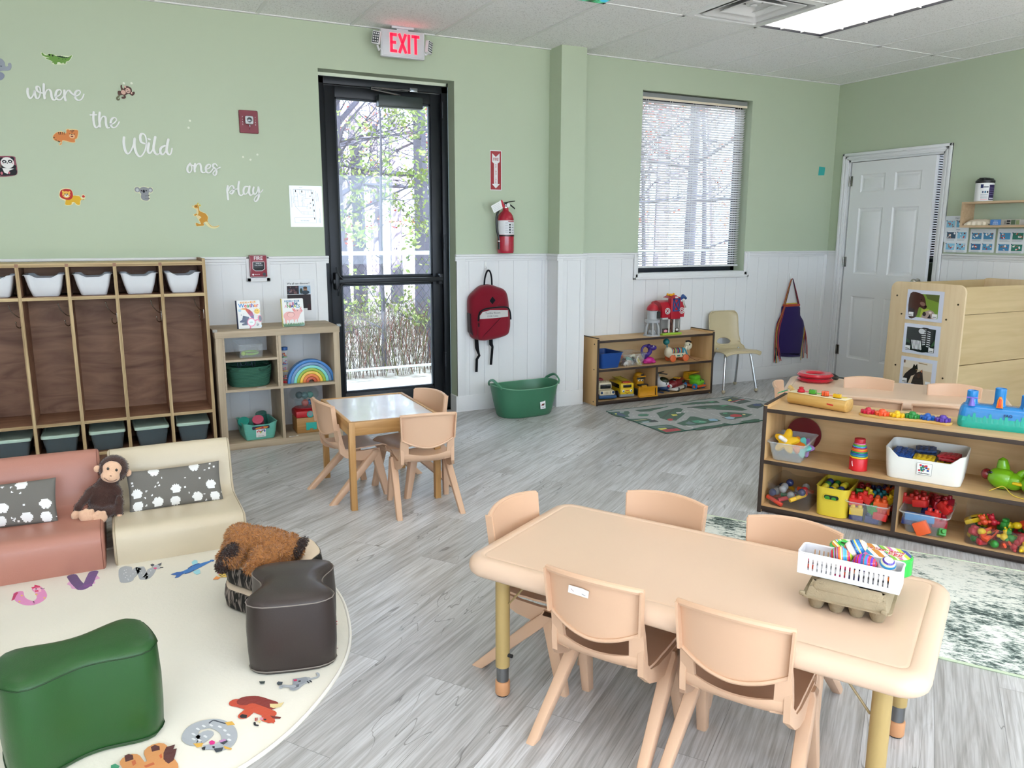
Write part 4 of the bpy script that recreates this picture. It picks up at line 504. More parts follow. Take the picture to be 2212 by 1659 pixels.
window('window_1',WX0,WX1,WZ0,WZ1,'white blind half closed over the back window beside the pillar')
window('window_2',NX0,NX1,NZ0,NZ1,'white blind in the next room, seen past the open door',50)
# ---------------------------------------------------------------- panelled door in the right wall
mb=MB('#eeeff0')
def casing(mb,y0,y1,z1,wd=.062):
    for a,b,z0,z2 in ((y1,y1+wd,0,z1+wd),(y0 -wd,y0,0,z1+wd),(y0 -wd,y1+wd,z1,z1+wd)):
        mb.box(-.014,0,a,b,z0,z2,.003)
    for a,b,z0,z2 in ((y1+wd -.026,y1+wd,0,z1+wd),(y0 -wd,y0 -wd+.026,0,z1+wd),(y0 -wd,y1+wd,z1+wd -.026,z1+wd)): mb.box(-.024,0,a,b,z0,z2,.005)
    for a,b,z0,z2 in ((y1+.012,y1+.03,0,z1+.03),(y0 -.03,y0 -.012,0,z1+.03),(y0 -.03,y1+.03,z1+.012,z1+.03)): mb.box(-.019,0,a,b,z0,z2,.004)
casing(mb,QY0,QY1,QZ)
mb.box(-.002,.122,QY1 -.018,QY1,0,QZ);mb.box(-.002,.122,QY0,QY0+.018,0,QZ);mb.box(-.002,.122,QY0,QY1,QZ -.018,QZ);mb.box(.045,.06,QY0+.018,QY0+.03,0,QZ -.018);mb.box(.045,.06,QY1 -.03,QY1 -.018,0,QZ -.018)
struct(mb,'trim_6','paint','white moulded casing round the panelled door')
d=thing('door_2','white six panel door standing slightly open in the right wall','door',(.0,QY1 -.036,.008),rz=-3.0);d['kind']='structure';del d['category']
Ld,Hd=.882,2.012
mb=MB('#f0f1f2')
px=[(.115,.385),(.487,.757)];pz=[(.20,.79),(1.0,1.60),(1.74,1.90)]
# leaf lies along -Y from the hinge; x from 0 (room face) to .035
ys=sorted({0,Ld,*[a for p in px for a in p]});zs=sorted({0,Hd,*[a for p in pz for a in p]})
def isp(a,b,c_,e): return any(abs(a -p[0]) < 1e-6 and abs(b -p[1]) < 1e-6 for p in px) and any(abs(c_ -q[0]) < 1e-6 and abs(e -q[1]) < 1e-6 for q in pz)
for i in range(len(ys) -1):
    for j in range(len(zs) -1):
        a,b,c_,e=ys[i],ys[i+1],zs[j],zs[j+1]
        if isp(a,b,c_,e):
            def ring(ins,x): return [(x,-(a+ins),c_+ins),(x,-(b -ins),c_+ins),(x,-(b -ins),e -ins),(x,-(a+ins),e -ins)]
            mb.loft([ring(0,0),ring(.012,.009),ring(.026,.010),ring(.045,.002)],cap=(False,True));mb.box(.028,.035,-b,-a,c_,e)
        else: mb.box(0,.035,-b,-a,c_,e)
mb.build('door_leaf','paint',d,ang=25)
hg=MB('#8c8a84')
for z in (.22,1.06,1.80): hg.cyl((-.010,.006,z),(-.010,.006,z+.09),.007);hg.box(-.004,.0,-.02,.02,z,z+.09)
hg.build('hinge','metal',d)
kn=MB('#b8b4aa');kn.cyl((-.004,-Ld+.065,.96),(0,-Ld+.065,.96),.03);kn.cyl((-.035,-Ld+.065,.96),(0,-Ld+.065,.96),.011);kn.sph(-.05,-Ld+.065,.96,.02,.027,.027);kn.build('door_knob','metal',d)
# ---------------------------------------------------------------- ceiling fixtures
def troffer(k,j,label,cover=False):
    x0,x1,y0,y1=cell(k,j);t=thing('ceiling_light',label,'ceiling light',((x0+x1)/2,(y0+y1)/2,HC),group='two by four foot ceiling lights')
    a,b=TX/2 -.014,TY/2 -.014
    f=MB('#1a1a26')
    for p in ((-a,-a+.007,-b,b),(a -.007,a,-b,b),(-a,a,-b,-b+.007),(-a,a,b -.007,b)): f.box(*p,-.002,.012)
    for p in ((-TX/2,-a,-TY/2,TY/2),(a,TX/2,-TY/2,TY/2),(-TX/2,TX/2,-TY/2,-b),(-TX/2,TX/2,b,TY/2)): f.box(*p,0,.012,c='#e8e8e6')
    for p in ((-a -.004,-a,-b,b,0,.1),(a,a+.004,-b,b,0,.1),(-a,a,-b -.004,-b,0,.1),(-a,a,b,b+.004,0,.1)): f.box(*p,c='#f4f4f4')
    f.build('frame','plastic',t)
    e=MB();e.box(-a,a,-b,b,.085,.09);e.build('lamp_panel','lamp_white',t)
    l=MB('#f7f7f7')
    for i in range(1,3): x=-a+.007+(2*a -.014)*i/3;l.box(x -.0015,x+.0015,-b+.007,b -.007,.002,.055)
    for i in range(1,6): y=-b+.007+(2*b -.014)*i/6;l.box(-a+.007,a -.007,y -.0015,y+.0015,.002,.055)
    l.build('louvre','paint',t)
    if cover:
        m,nt,bs=newmat('light_cover');L=nt.links.new;tc=N(nt,'ShaderNodeTexCoord');n=N(nt,'ShaderNodeTexNoise');n.inputs['Scale'].default_value=14;n.inputs['Detail'].default_value=6;L(tc.outputs['Object'],n.inputs[0])
        r=N(nt,'ShaderNodeValToRGB');els=r.color_ramp.elements;els[0].position=.38;els[0].color=lin('#06301f');els[1].position=.62;els[1].color=lin('#35b7e6');q=els.new(.47);q.color=lin('#1c7a3c');q=els.new(.54);q.color=lin('#4fc08a');L(n.outputs['Fac'],r.inputs[0]);L(r.outputs[0],bs.inputs['Base Color']);L(r.outputs[0],bs.inputs['Emission Color']);bs.inputs['Emission Strength'].default_value=.7
        c_=MB();c_.box(-a+.002,a -.002,-b+.002,b -.002,-.012,-.006);c_.build('printed_cover','light_cover',t)
    return t
for k,j in sorted(fixt):
    if (k,j) == (2,1): troffer(k,j,'ceiling light with bright white square louvres beside the air vent')
    elif (k,j) == (5,1): troffer(k,j,'ceiling light behind a printed cover of green treetops and blue sky',True)
    else: troffer(k,j,'ceiling light with square louvres further into the room')
x0,x1,y0,y1=cell(3,1);y0=y1 -TY/2
t=thing('ceiling_vent','square white air vent in the ceiling with an open cone and dark inside','air vent',((x0+x1)/2,(y0+y1)/2,HC))
a=TX/2 -.013;f=MB('#e9e9e8')
def sqring(mb,a0,z0,a1,z1,th=.004,c=None,r=.02):
    for s0,s1 in ((0,0),):
        R=[[(x,y,z0) for x,y in rr(2*a0,2*a0,r)],[(x,y,z1) for x,y in rr(2*a1,2*a1,r)],[(x,y,z1+th) for x,y in rr(2*(a1+.0),2*(a1+.0),r)],[(x,y,z0+th) for x,y in rr(2*(a0+.002),2*(a0+.002),r)]]
        mb.loft(R,c=c,closed=True)
sqring(f,a,-.004,a -.03,-.006);sqring(f,a -.03,-.006,a -.035,.03)
f.build('frame','plastic',t)
f=MB('#3a3c40');f.box(-a,a,-a,a,.16,.17);f.box(-a,-a+.004,-a,a,.0,.17);f.box(a -.004,a,-a,a,0,.17);f.box(-a,a,-a,-a+.004,0,.17);f.box(-a,a,a -.004,a,0,.17);f.build('duct_box','matte',t)
f=MB('#dcdcdb');sqring(f,.22,-.002,.15,.06,r=.02);sqring(f,.225,-.004,.22,.0);f.build('outer_cone','plastic',t)
f=MB('#e3e3e2');sqring(f,.14,.004,.08,.055,r=.015);f.sheet(lambda u,v: ((u -.5)*.28*(1 -.6*v),-.14*(1 -.6*v),.004+.05*v),2,3,.003);f.lathe([(.045,.03),(.05,.04),(.03,.045)],20);f.lathe([(.02,.02),(.022,.026),(.0,.028)],16)
for s in (-1,1): f.box(-.003+s*.1,.003+s*.1,-.22,.22,.02,.026)
f.build('centre_cone','plastic',t)
f=MB('#202224');f.lathe([(.085,.05),(.09,.15)],24);f.box(-.13,-.05,-.012,.012,.05,.062,.003,T(0,0,0,0,0,30));f.box(.04,.13,-.02,.02,.045,.065,.003,T(0,0,0,0,0,60));f.build('damper','metal',t)
# ---------------------------------------------------------------- outside: ground, fence, wood
random.seed(7)
m,nt,b=newmat('ground_out');L=nt.links.new;tc=N(nt,'ShaderNodeTexCoord');n=N(nt,'ShaderNodeTexNoise');n.inputs['Scale'].default_value=5;n.inputs['Detail'].default_value=8
r=N(nt,'ShaderNodeValToRGB');r.color_ramp.elements[0].position=.4;r.color_ramp.elements[0].color=lin('#8a7c70');r.color_ramp.elements[1].position=.6;r.color_ramp.elements[1].color=lin('#c9c0b4');L(tc.outputs['Object'],n.inputs[0]);L(n.outputs['Fac'],r.inputs[0]);L(r.outputs[0],b.inputs['Base Color']);b.inputs['Roughness'].default_value=1
mb=MB();mb.box(-16,24,.2,30,-.35,-.12);mb.box(-16,10,-30,YF -.1,-.35,-.12);struct(mb,'ground','ground_out','leaf covered ground beyond the fence')
mb=MB('#dcdad6');mb.box(-12,6,.2,1.75,-.12,-.04,.01);struct(mb,'path','paint','pale concrete walk outside the glass door')
fx0,fx1,fy=-8.0,4.0,2.2
t=thing('chain_link_fence','low chain link fence with pale rails outside the glass door','fence',(0,fy,0))
g=MB('#e6e8ea');g.cyl((fx0,0,1.17),(fx1,0,1.17),.021,n=10);g.cyl((fx0,0,0),(fx1,0,0),.014,n=8);g.build('rail','plastic',t)
for i in range(6):
    g=MB('#c8ccd0');x=fx0+.3+2.35*i;g.cyl((x,.03,-.12),(x,.03,1.2),.03,n=12);g.sph(x,.03,1.2,.032,nu=10,nv=6);g.build('post','metal',t)
wm=MB('#2c2e30');st=.085;n=int((fx1 -fx0)/st)
for i in range(n):
    x=fx0+i*st;P=[];k=0;z=.01
    while z < 1.16: P.append((x+(st/2 if k % 2 else 0)*1.06,.006*(1 if k % 2 else -1),z));z += st/2*1.25;k += 1
    wm.tube(P,.0022,3,cap=False);wm.tube([(2*x+st -p[0],-p[1],p[2]) for p in P],.0022,3,cap=False)
o=wm.build('wire_mesh','matte',t);o['kind']='stuff'
vcmat('bark',.9,spec=.1,var=.25,vscale=6,nscale=60,nstr=.8)
def bare_tree(seed,H,r0,leaves=None,lean=.03,twigs=3,cb='#6e6872'):
    R=random.Random(seed);mb=MB(cb);lm=MB(leaves or '#b5603a')
    def branch(p,d,L,r,lev):
        n=5 if lev == 0 else 4;P=[Vector(p)];dd=Vector(d)
        for i in range(n):
            dd=(dd+Vector((R.uniform(-1,1),R.uniform(-1,1),R.uniform(-.5,.8)))*(.05 if lev == 0 else .22)).normalized();P.append(P[-1]+dd*L/n)
        rs=[r*(1 -.75*i/n) for i in range(n+1)]
        mb.tube(P,rs,7 if lev == 0 else (4 if lev == 1 else 3),cap=False)
        if lev < twigs:
            m={0: 16,1: 6,2: 4}[lev]
            for q in range(m):
                f=R.uniform(.18 if lev == 0 else .2,1);a=P[min(int(f*n),n -1)].lerp(P[min(int(f*n)+1,n)],f*n % 1);th=R.uniform(0,2*pi)
                nd=Vector((cos(th),sin(th),R.uniform(-.1,.9) if lev == 0 else R.uniform(-.5,.7))).normalized()
                if lev: nd=(nd+dd).normalized()
                branch(a,nd,L*(.28 if lev == 0 else .5)*R.uniform(.6,1.2),rs[min(int(f*n),n)]*(.35 if lev == 0 else .55),lev+1)
        if leaves and lev >= 1:
            for q in range(5 if lev < 3 else 3):
                a=P[R.randrange(1,n+1)]+Vector((R.uniform(-.06,.06),R.uniform(-.06,.06),R.uniform(-.06,.06)));s=R.uniform(.02,.045)
                u=Vector((R.uniform(-1,1),R.uniform(-1,1),R.uniform(-1,1))).normalized()*s;v=u.orthogonal().normalized()*s*.6
                lm.add([a -u,a+v,a+u,a -v],[(0,1,2,3)],c=R.choice(LV[leaves]))
    LV={'r': ['#c05a3c','#a84a34','#d48a5c','#b8403c'],'g': ['#98a860','#7f8a5a','#b4b878','#8a9058'],None: ['#b5603a']}
    branch((0,0,-.2),(lean*R.uniform(-1,1),lean*R.uniform(-1,1),1),H,r0,0)
    return mb,(lm if leaves else None)
vcmat('leaf',.8,spec=.2,var=.1)
protos=[]
for sd,H,r0,lv,tw,nm,lb in ((1,9,.13,None,3,'bare_tree','tall bare grey tree in the wood beyond the fence'),(2,8,.07,None,3,'bare_tree','thin bare grey tree in the wood beyond the fence'),(3,7,.05,'r',3,'oak_sapling','thin young tree with rusty red leaves beyond the fence'),
                              (4,3.4,.03,'g',3,'green_bush','young yellow green tree just behind the fence'),(5,10,.16,None,3,'bare_tree','thick pale trunk of a bare tree behind the fence')):
    mb,lm=bare_tree(sd,H,r0,lv,twigs=tw)
    t=thing(nm,lb,'tree',(0,0,0),group='trees of the wood beyond the fence');mb.build('trunk','bark',t,smooth=False)
    if lm: o=lm.build('foliage','leaf',t,smooth=False);o['kind']='stuff'
    protos.append(t)
random.seed(11)
spots=[(4,-3.75,2.75,0,1),(4,-3.05,5.4,0,1),(0,-3.4,5.6,1,1)]
used=set()
def put(i,x,y,rz,s=1.0):
    p=protos[i]
    if i not in used: used.add(i);p.location=(x,y,-.12);p.rotation_euler=(0,0,rz);p.scale=(s,)*3;return
    dup(p,(x,y,-.12),math.degrees(rz),scale=(s,s,s))
put(4,-3.15,6.2,1.0);put(3,-3.55,3.0,0.4,1.0);put(3,-2.9,3.3,2.4,.8);put(3,-3.95,3.6,4.0,.7);put(0,-2.1,5.6,.5)
for i in range(88):
    d_=random.uniform(3.2,16);ang=random.uniform(-.12,.72);x=CAMP.x+math.tan(ang)*(5.5+2.2+d_) ;y=2.2+d_
    k=random.choices((0,1,2,3),(3,7,2,0))[0]
    put(k,x,y,random.uniform(0,6.28),random.uniform(.8,1.3))
# brush on the ground behind the fence
bm_=MB('#a89a8c');R=random.Random(3)
for i in range(5200):
    x=R.uniform(-6,4);y=2.35+R.random() ** 1.6*4.5;z=-.12;h_=R.uniform(.15,.95)*(.5+.5*R.random());dx,dy=R.uniform(-.5,.5)*h_,R.uniform(-.5,.5)*h_
    bm_.tube([(x,y,z),(x+dx*.3,y+dy*.3,z+h_*.6),(x+dx,y+dy,z+h_)],[.004,.003,.001],3,c=R.choice(['#6c5a50','#8c7a6a','#5a4a48','#8a5048','#8c8070','#6a7040']),cap=False)
o=bm_.build('brushwood','bark',smooth=False);tag(o,'tangle of dry brush and stems behind the fence','undergrowth',kind='stuff')
# ---------------------------------------------------------------- toddler chairs
TAN='#dab394'
vcmat('chair_plastic',.42,nscale=300,nstr=.10,var=.02)
def make_chair(label,group):
    t=thing('toddler_chair',label,'chair',group=group)
    # seat pan, curled down in front and rising behind into the lower back band
    prof=[(.150,.225),(.152,.240),(.143,.252),(.12,.257),(.07,.254),(.02,.250),(-.03,.249),(-.075,.252),(-.105,.258),(-.122,.270),(-.130,.282),(-.133,.290)]
    def seat(u,v):
        f=v*(len(prof) -1);i=min(int(f),len(prof) -2);k=f -i;y=prof[i][0]*(1 -k)+prof[i+1][0]*k;z=prof[i][1]*(1 -k)+prof[i+1][1]*k
        s=2*u -1;hw=.140 -.012*max(0,(v -.6)/.4);x=s*hw
        lift=.012*abs(s) ** 3*(1 -abs(2*v -1)) -.006*(1 -s*s)*(1 if .15 < v < .7 else .3)
        if v > .7: y += .022*s*s*(v -.7)/.3;z += .022*s*s*(v -.7)/.3
        if v < .15: y -= .014*s*s
        return (x,y,z+lift)
    mb=MB(TAN);mb.sheet(seat,14,22,.006)
    for s in (-1,1):   # side skirts under the seat
        R=[]
        for y,zt,zb in ((.10,.25,.20),(.03,.248,.195),(-.04,.25,.205),(-.09,.262,.225),(-.115,.30,.25),(-.12,.345,.30)):
            x0=s*(.128 if y > -.1 else .118);x1=s*(.142 if y > -.1 else .134)
            R.append([(x0,y,zb),(x1,y,zb),(x1,y+.004,zt),(x0,y+.004,zt)])
        mb.loft(R if s > 0 else [r[::-1] for r in R])
    mb.build('seat','chair_plastic',t)
    # uprights and back shell
    mb=MB(TAN)
    for s in (-1,1):
        R=[]
        for z,y,x0,x1 in ((.262,-.112,.085,.134),(.30,-.124,.095,.136),(.36,-.136,.098,.134),(.40,-.142,.10,.13)):
            R.append([(s*x0,y -.008+.020*(x0/.13) ** 2,z),(s*x1,y -.008+.020,z),(s*x1,y+.028,z),(s*x0,y+.004+.020*(x0/.13) ** 2,z)])
        mb=MB(TAN);mb.loft(R if s > 0 else [r[::-1] for r in R]);mb.build('back_upright','chair_plastic',t)
    def back(u,v):
        s=2*u -1;z0=.332+.038*abs(s) ** 1.8;z1=.502 -.010*s*s;z=z0+(z1 -z0)*v;hw=.131+.006*v
        y=-.150 -.020*(z -.33)/.17+.030*s*s
        return (s*hw,y,z)
    mb=MB(TAN);mb.sheet(back,18,10,.006,flip=True)
    # rolled rim: top and both sides folded backwards, small lip below
    def rim(P,r,fl): mb.tube(P,r,8,flat=fl)
    top=[Vector(back(i/18,1)) for i in range(19)];mb.tube([p+Vector((0,-.005,-.003)) for p in top],.0085,8)
    for u in (0,1):
        R=[]
        for j in range(9):
            p=Vector(back(u,j/8));sx=(1 if u else -1);dd=.020
            R.append([(p.x -sx*.005,p.y+.004,p.z),(p.x+sx*.002,p.y+.004,p.z),(p.x+sx*.003,p.y -dd,p.z),(p.x -sx*.003,p.y -dd,p.z)])
        mb.loft(R if u else [r[::-1] for r in R])
    bot=[Vector(back(i/18,0)) for i in range(19)];mb.tube([p+Vector((0,-.002,.002)) for p in bot],.0055,6)
    mb.build('backrest','chair_plastic',t)
    # four legs: wide channels meeting under the side of the seat
    for s in (-1,1):
        for k,(fx,fy) in enumerate(((s*.150,.135),(s*.158,-.172))):
            mb=MB(TAN);ax,ay,az=s*.138,.078,.232;R=[]
            for q in range(7):
                f=q/6;cx=ax+(fx -ax)*f;cy=ay+(fy -ay)*f;z=az*(1 -f)
                wy=.050 -.016*f+(.008 if k else 0);wx=.036 -.008*f
                if q == 0: cy += (.002 if k == 0 else -.0);wy=.05
                R.append([(cx+x,cy+y,z) for x,y in rr(wx,wy,.007,2)])
            top=[(ax+x,ay+y,az+.012) for x,y in rr(.024,.036,.006,2)]
            mb.loft([top]+R);mb.build('leg','chair_plastic',t)
    t.scale=(1,1,1.03);return t
ca=rad(-59.8)   # the front table's long direction
TD=Vector((cos(ca),sin(ca),0));TW=Vector((-TD.y,TD.x,0))     # along, and across towards the shelf
TC=Vector((-4.8385,-3.925,0))
def chair_at(bx,by,face,label,group,proto=None):
    """bx, by: middle of the back's top; face: direction in degrees the chair looks"""
    rz=face -90;o=Vector((-sin(rad(rz))*.165,cos(rad(rz))*.165));loc=(bx+o.x,by+o.y,0)
    if proto is None: t=make_chair(label,group);t.location=loc;t.rotation_euler=(0,0,rad(rz));return t
    return dup(proto,loc,rz,label,group)
G1='chairs round the front table';G2='chairs round the small white topped table';G3='chairs round the table behind the toy shelf'
CH=chair_at(-5.222,-3.962,30.2,'tan plastic toddler chair with a torn white sticker on its back',G1)
st=MB('#e9e6e0');st.prism([(-.028,-.009),(.030,-.011),(.031,.007),(.012,.010),(-.027,.010)],0,.0006);st.stroke([(-.02,.002),(-.012,-.003)],.001,.0006,.0008,c='#9a5a5a');st.stroke([(.012,-.004),(.022,-.006)],.001,.0006,.0008,c='#5a5a6a')
# the sticker goes on the first chair only, so build it after the copies are made
chair_at(-5.035,-4.272,30.2,'tan plastic toddler chair at the front table, nearest the egg carton, back to the camera',G1,CH)
chair_at(-5.140,-3.338,-60,'tan plastic toddler chair at the far left end of the front table',G1,CH)
chair_at(-4.642,-3.534,210,'tan plastic toddler chair across the front table from the stickered one',G1,CH)
chair_at(-4.444,-3.898,210,'tan plastic toddler chair across the front table, behind the white basket',G1,CH)
chair_at(-5.333,-1.535,8,'tan toddler chair at the small table, with its back to the cube shelf',G2,CH)
chair_at(-4.926,-2.060,82,'tan toddler chair at the small table, with its back to the camera',G2,CH)
chair_at(-4.700,-1.530,197,'tan toddler chair at the small table, turned beside the door',G2,CH)
chair_at(-2.700,-2.775,38.5,'tan toddler chair behind the toy shelf, its back seen left of the other',G3,CH)
chair_at(-2.530,-3.045,38.5,'tan toddler chair behind the toy shelf, its back nearest the blue sand toy',G3,CH)
chair_at(-2.190,-2.330,218,'tan toddler chair on the far side of the second table, nearer the red ring toy',G3,CH)
chair_at(-1.935,-2.705,218,'tan toddler chair on the far side of the second table, nearer the changing cabinet',G3,CH)
chair_at(-2.815,-2.195,-51,'tan toddler chair at the left end of the second table behind the wooden log toy',G3,CH)
o=st.build('sticker','paper',CH);o['label']='torn white sticker'
o.matrix_local=Matrix.Translation((-.028,-.1735,.462)) @ Euler((rad(84),0,0)).to_matrix().to_4x4()
# ---------------------------------------------------------------- activity tables
vcmat('table_top',.33,nscale=260,nstr=.06,var=.02,vscale=5);vcmat('khaki_metal',.42,var=.02)
def big_table(label,cx,cy,ang):
    t=thing('activity_table',label,'table',(cx,cy,0),ang,'six seat toddler tables');L,Wd=1.215,.605
    mb=MB('#e0c2a8');P=rr(L,Wd,.07,6)
    prof=[(.030,.396),(.012,.399),(.003,.408),(0,.420),(.003,.434),(.013,.445),(.030,.450),(.044,.4505),(.047,.4485),(.050,.450),(.056,.450),(.060,.4501),(.30,.450)]
    R=[]
    for d,z in prof[:-1]: R.append([(x,y,z) for x,y in offset(P,d)])
    mb.loft(R);mb.box(-L/2+.06,L/2 -.06,-Wd/2+.06,Wd/2 -.06,.385,.397,c='#d2a988');mb.build('tabletop','table_top',t,ang=50)
    for sx in (-1,1):
        for sy in (-1,1):
            x,y=sx*(L/2 -.095),sy*(Wd/2 -.085);lg=MB('#b59a62')
            lg.cyl((x,y,.095),(x,y,.40),.0215,n=20);lo=lg.build('leg','khaki_metal',t)
            q=MB('#8a8c8e');q.cyl((x,y,.03),(x,y,.10),.0185,n=18);q.build('leg_tube','metal',lo)
            q=MB('#d59a6c');q.cyl((x,y,.004),(x,y,.048),.0225,n=18,bev=.004);q.build('foot_cap','plastic',lo)
            q=MB('#202020');q.cyl((x,y,0),(x,y,.005),.018,n=16);q.build('foot_pad','matte',lo)
            q=MB('#1c1c1e');q.cyl((x+.02,y,.135),(x+.034,y,.135),.006,n=10);q.build('height_button','matte',lo)
            q=MB('#9a8458');q.tube([(x+.0 -sx*.022,y,.30),(x -sx*.10,y,.397)],.003,6);q.build('brace','khaki_metal',lo)
    return t
big_table('tan plastic table in front with an egg carton and white basket on it',TC.x,TC.y,-59.8)
big_table('tan plastic table behind the toy shelf with a red ring toy on it',-2.105,-2.43,-51.5)
# small wooden table with white top
t=thing('play_table','small wooden table with a white board top and square legs','table',(-5.015,-1.52,0),-1.0)
W,D,Hh=.475,.625,.455
mb=MB('#e4e6ef');mb.box(-W/2+.018,W/2 -.018,-D/2+.018,D/2 -.018,Hh -.012,Hh -.004);o=mb.build('tabletop','gloss',t);o['label']='white board top'
for y in (-D/2,D/2 -.018): mb=MB();mb.box(-W/2,W/2,y,y+.018,Hh -.07,Hh,.002);mb.build('end_rail','pine_x',t)
for x in (-W/2,W/2 -.018): mb=MB();mb.box(x,x+.018,-D/2+.018,D/2 -.018,Hh -.07,Hh,.002);mb.build('side_rail','pine_y',t)
for sx in (-1,1):
    for sy in (-1,1):
        mb=MB();x,y=sx*(W/2 -.0145),sy*(D/2 -.0145);mb.box(x -.0155,x+.0155,y -.0155,y+.0155,0,Hh -.001,.002);lo=mb.build('leg','pine',t)
        mb=MB('#b0b0b0');mb.cyl((x -sx*0+sx*.0155,y,Hh -.03),(x+sx*.0165,y,Hh -.03),.003,n=8);mb.build('bolt','metal',lo)
# ---------------------------------------------------------------- preschool shelves (maple with dark edging)
EDGE='#3a2c24'
def toy_shelf(label,L,D,H,mid,divx,loc,rz,group):
    """front at y = 0 facing -Y, depth towards +Y, left end at x = 0"""
    t=thing('toy_shelf',label,'shelf',loc,rz,group)
    th=.017
    for x,up in ((0,.022),(L -th,.022)):
        mb=MB();mb.box(x,x+th,.003,D,0,H+up -.004,.002);q=mb.build('side_panel','maple_v',t)
        e=MB(EDGE);e.box(x -.001,x+th+.001,-.002,.004,0,H+up -.010,.002);e.box(x,x+th,.003,D,H+up -.006,H+up,.0015);e.build('edge_strip','matte',q)
        e=MB('#2a2420')
        for z in (H -.03,mid,.03): e.cyl((x -.0015 if x == 0 else x+th,.045,z),(x if x == 0 else x+th+.0015,.045,z),.006,n=10);e.cyl((x -.0015 if x == 0 else x+th,D -.04,z),(x if x == 0 else x+th+.0015,D -.04,z),.006,n=10)
        e.build('screw_cap','matte',q)
    for nm,z in (('top_board',H -th),('middle_shelf',mid -th),('bottom_shelf',.018)):
        mb=MB();mb.box(th,L -th,.003,D -.004,z,z+th);q=mb.build(nm,'maple',t)
        e=MB(EDGE);e.box(th,L -th,-.001,.004,z -.001,z+th+.0005,.001);e.build('edge_strip','matte',q)
    mb=MB();mb.box(th,L -th,D -.01,D -.004,.02,H -.005);mb.build('back_panel','maple',t)
    mb=MB();mb.box(divx,divx+th,.003,D -.01,.035,mid -th);q=mb.build('divider','maple_v',t)
    e=MB(EDGE);e.box(divx -.0005,divx+th+.0005,-.001,.004,.035,mid -th);e.build('edge_strip','matte',q)
    mb=MB(EDGE);mb.box(th,L -th,.02,.035,0,.018);mb.build('plinth','matte',t)
    return t
SG='low maple toy shelves'
SANG=math.degrees(math.atan2(-.881,.472));SL,SD,SH,SM=1.24,.34,.532,.272
# the near shelf stands with its open side to the camera: its length runs along SANG, its depth to the right of that
SHX=Matrix.Translation((-3.44,-2.736,0)) @ Matrix.Rotation(rad(SANG),4,'Z')
toy_shelf('long maple toy shelf behind the front table, full of bins of blocks',SL,SD,SH,SM,.612,(-3.44,-2.736,0),SANG,SG)
toy_shelf('maple toy shelf against the back wall, with toy vehicles and a red barn',1.195,.30,.530,.295,.585,(-2.835,-.318,0),0,SG)
# ---------------------------------------------------------------- cube shelf
t=thing('cube_shelf','grey oak cube shelf under the two picture books','shelf',(-5.695,-.39,0));W,D,H=.775,.385,.765
mb=MB();mb.box(-.003,W+.003,-.003,D,H -.042,H,.002);mb.build('top_board','oak',t)
mb=MB();mb.box(0,W,0,D,.0,.042,.002);mb.build('bottom_board','oak',t)
for x in (0,W -.040):
    mb=MB();mb.box(x,x+.040,0,D,.042,H -.042,.001);mb.build('side_panel','oak_v',t)
mb=MB();mb.box(W/2 -.009,W/2+.009,.002,D,.042,H -.042);mb.build('divider','oak_v',t)
for a,b in ((.04,W/2 -.009),(W/2+.009,W -.04)): mb=MB();mb.box(a,b,.002,D,.376,.392);mb.build('middle_shelf','oak',t)
mb=MB();mb.box(.041,.052,.004,D -.02,.392,H -.043);mb.box(W/2 -.021,W/2 -.010,.004,D -.02,.392,H -.043);mb.box(.052,W/2 -.021,.004,D -.02,.568,.582);mb.build('shelf_insert','oak',t)
for x,y in ((.0,.0),(W,0)): mb=MB('#f4f4f6');mb.box(x -.014,x+.014,y -.012,y+.016,H -.004,H+.014,.005);q=mb.build('corner_guard','frosted_plastic',t);q['label']='clear corner guard'
# ---------------------------------------------------------------- coat lockers
t=thing('coat_locker','plywood coat locker with five brown lined bays against the back wall','locker',(-6.950,-.345,0));X=[0,.2445,.489,.7335,.978,1.2225];D,H=.33,1.195
th=.0175
for i,x in enumerate(X):
    mb=MB();hh=H+.018 if i in (0,5) else H -.02
    mb.box(x -th/2,x+th/2,.002,D,0,hh);q=mb.build('side_panel' if i in (0,5) else 'divider','luan',t)
    e=MB();e.box(x -th/2 -.0005,x+th/2+.0005,-.001,.003,0,hh,0); 
    if i in (0,5): e.box(x -th/2,x+th/2,0,D*.25,hh,hh+.001)
    e.build('edge','ply_edge',q)
for nm,z,a in (('top_board',H -.02,0),('cubby_shelf',.988,0),('seat_shelf',.253,0),('bottom_board',.055,0)):
    mb=MB();mb.box(0,X[-1],.002,D,z,z+th);q=mb.build(nm,'luan',t)
    for i in range(5):
        e=MB();e.box(X[i]+th/2,X[i+1] -th/2,-.001,.003,z -.0005,z+th+.0005);e.build('edge','ply_edge_h',q)
mb=MB();mb.box(0,X[-1],D -.006,D,.05,H -.02);mb.build('back_panel','luan',t)
mb=MB();mb.box(X[0]+.002,X[-1] -.002,.0,D,H -.002,H+.0,0);mb.build('top_face','birch_h',t)
mb=MB();mb.box(0,X[-1],.03,.04,0,.055);mb.build('kick_board','luan',t)
for i in range(1,6):
    mb=MB('#b9b4a8');x=X[i] -th/2;y=.10;z=.885
    mb.box(x -.003,x,y -.008,y+.008,z -.05,z+.012,.001)
    mb.tube(smooth_path([(x -.002,y,z),(x -.02,y -.01,z+.008),(x -.045,y -.03,z+.04),(x -.055,y -.045,z+.075)],4),.0028,6);mb.sph(x -.055,y -.045,z+.077,.0045,nu=8,nv=6)
    mb.tube(smooth_path([(x -.002,y,z -.045),(x -.015,y -.015,z -.055),(x -.028,y -.03,z -.045),(x -.030,y -.032,z -.025)],4),.0028,6);mb.sph(x -.030,y -.032,z -.022,.0045,nu=8,nv=6)
    mb.build('coat_hook','metal',t)
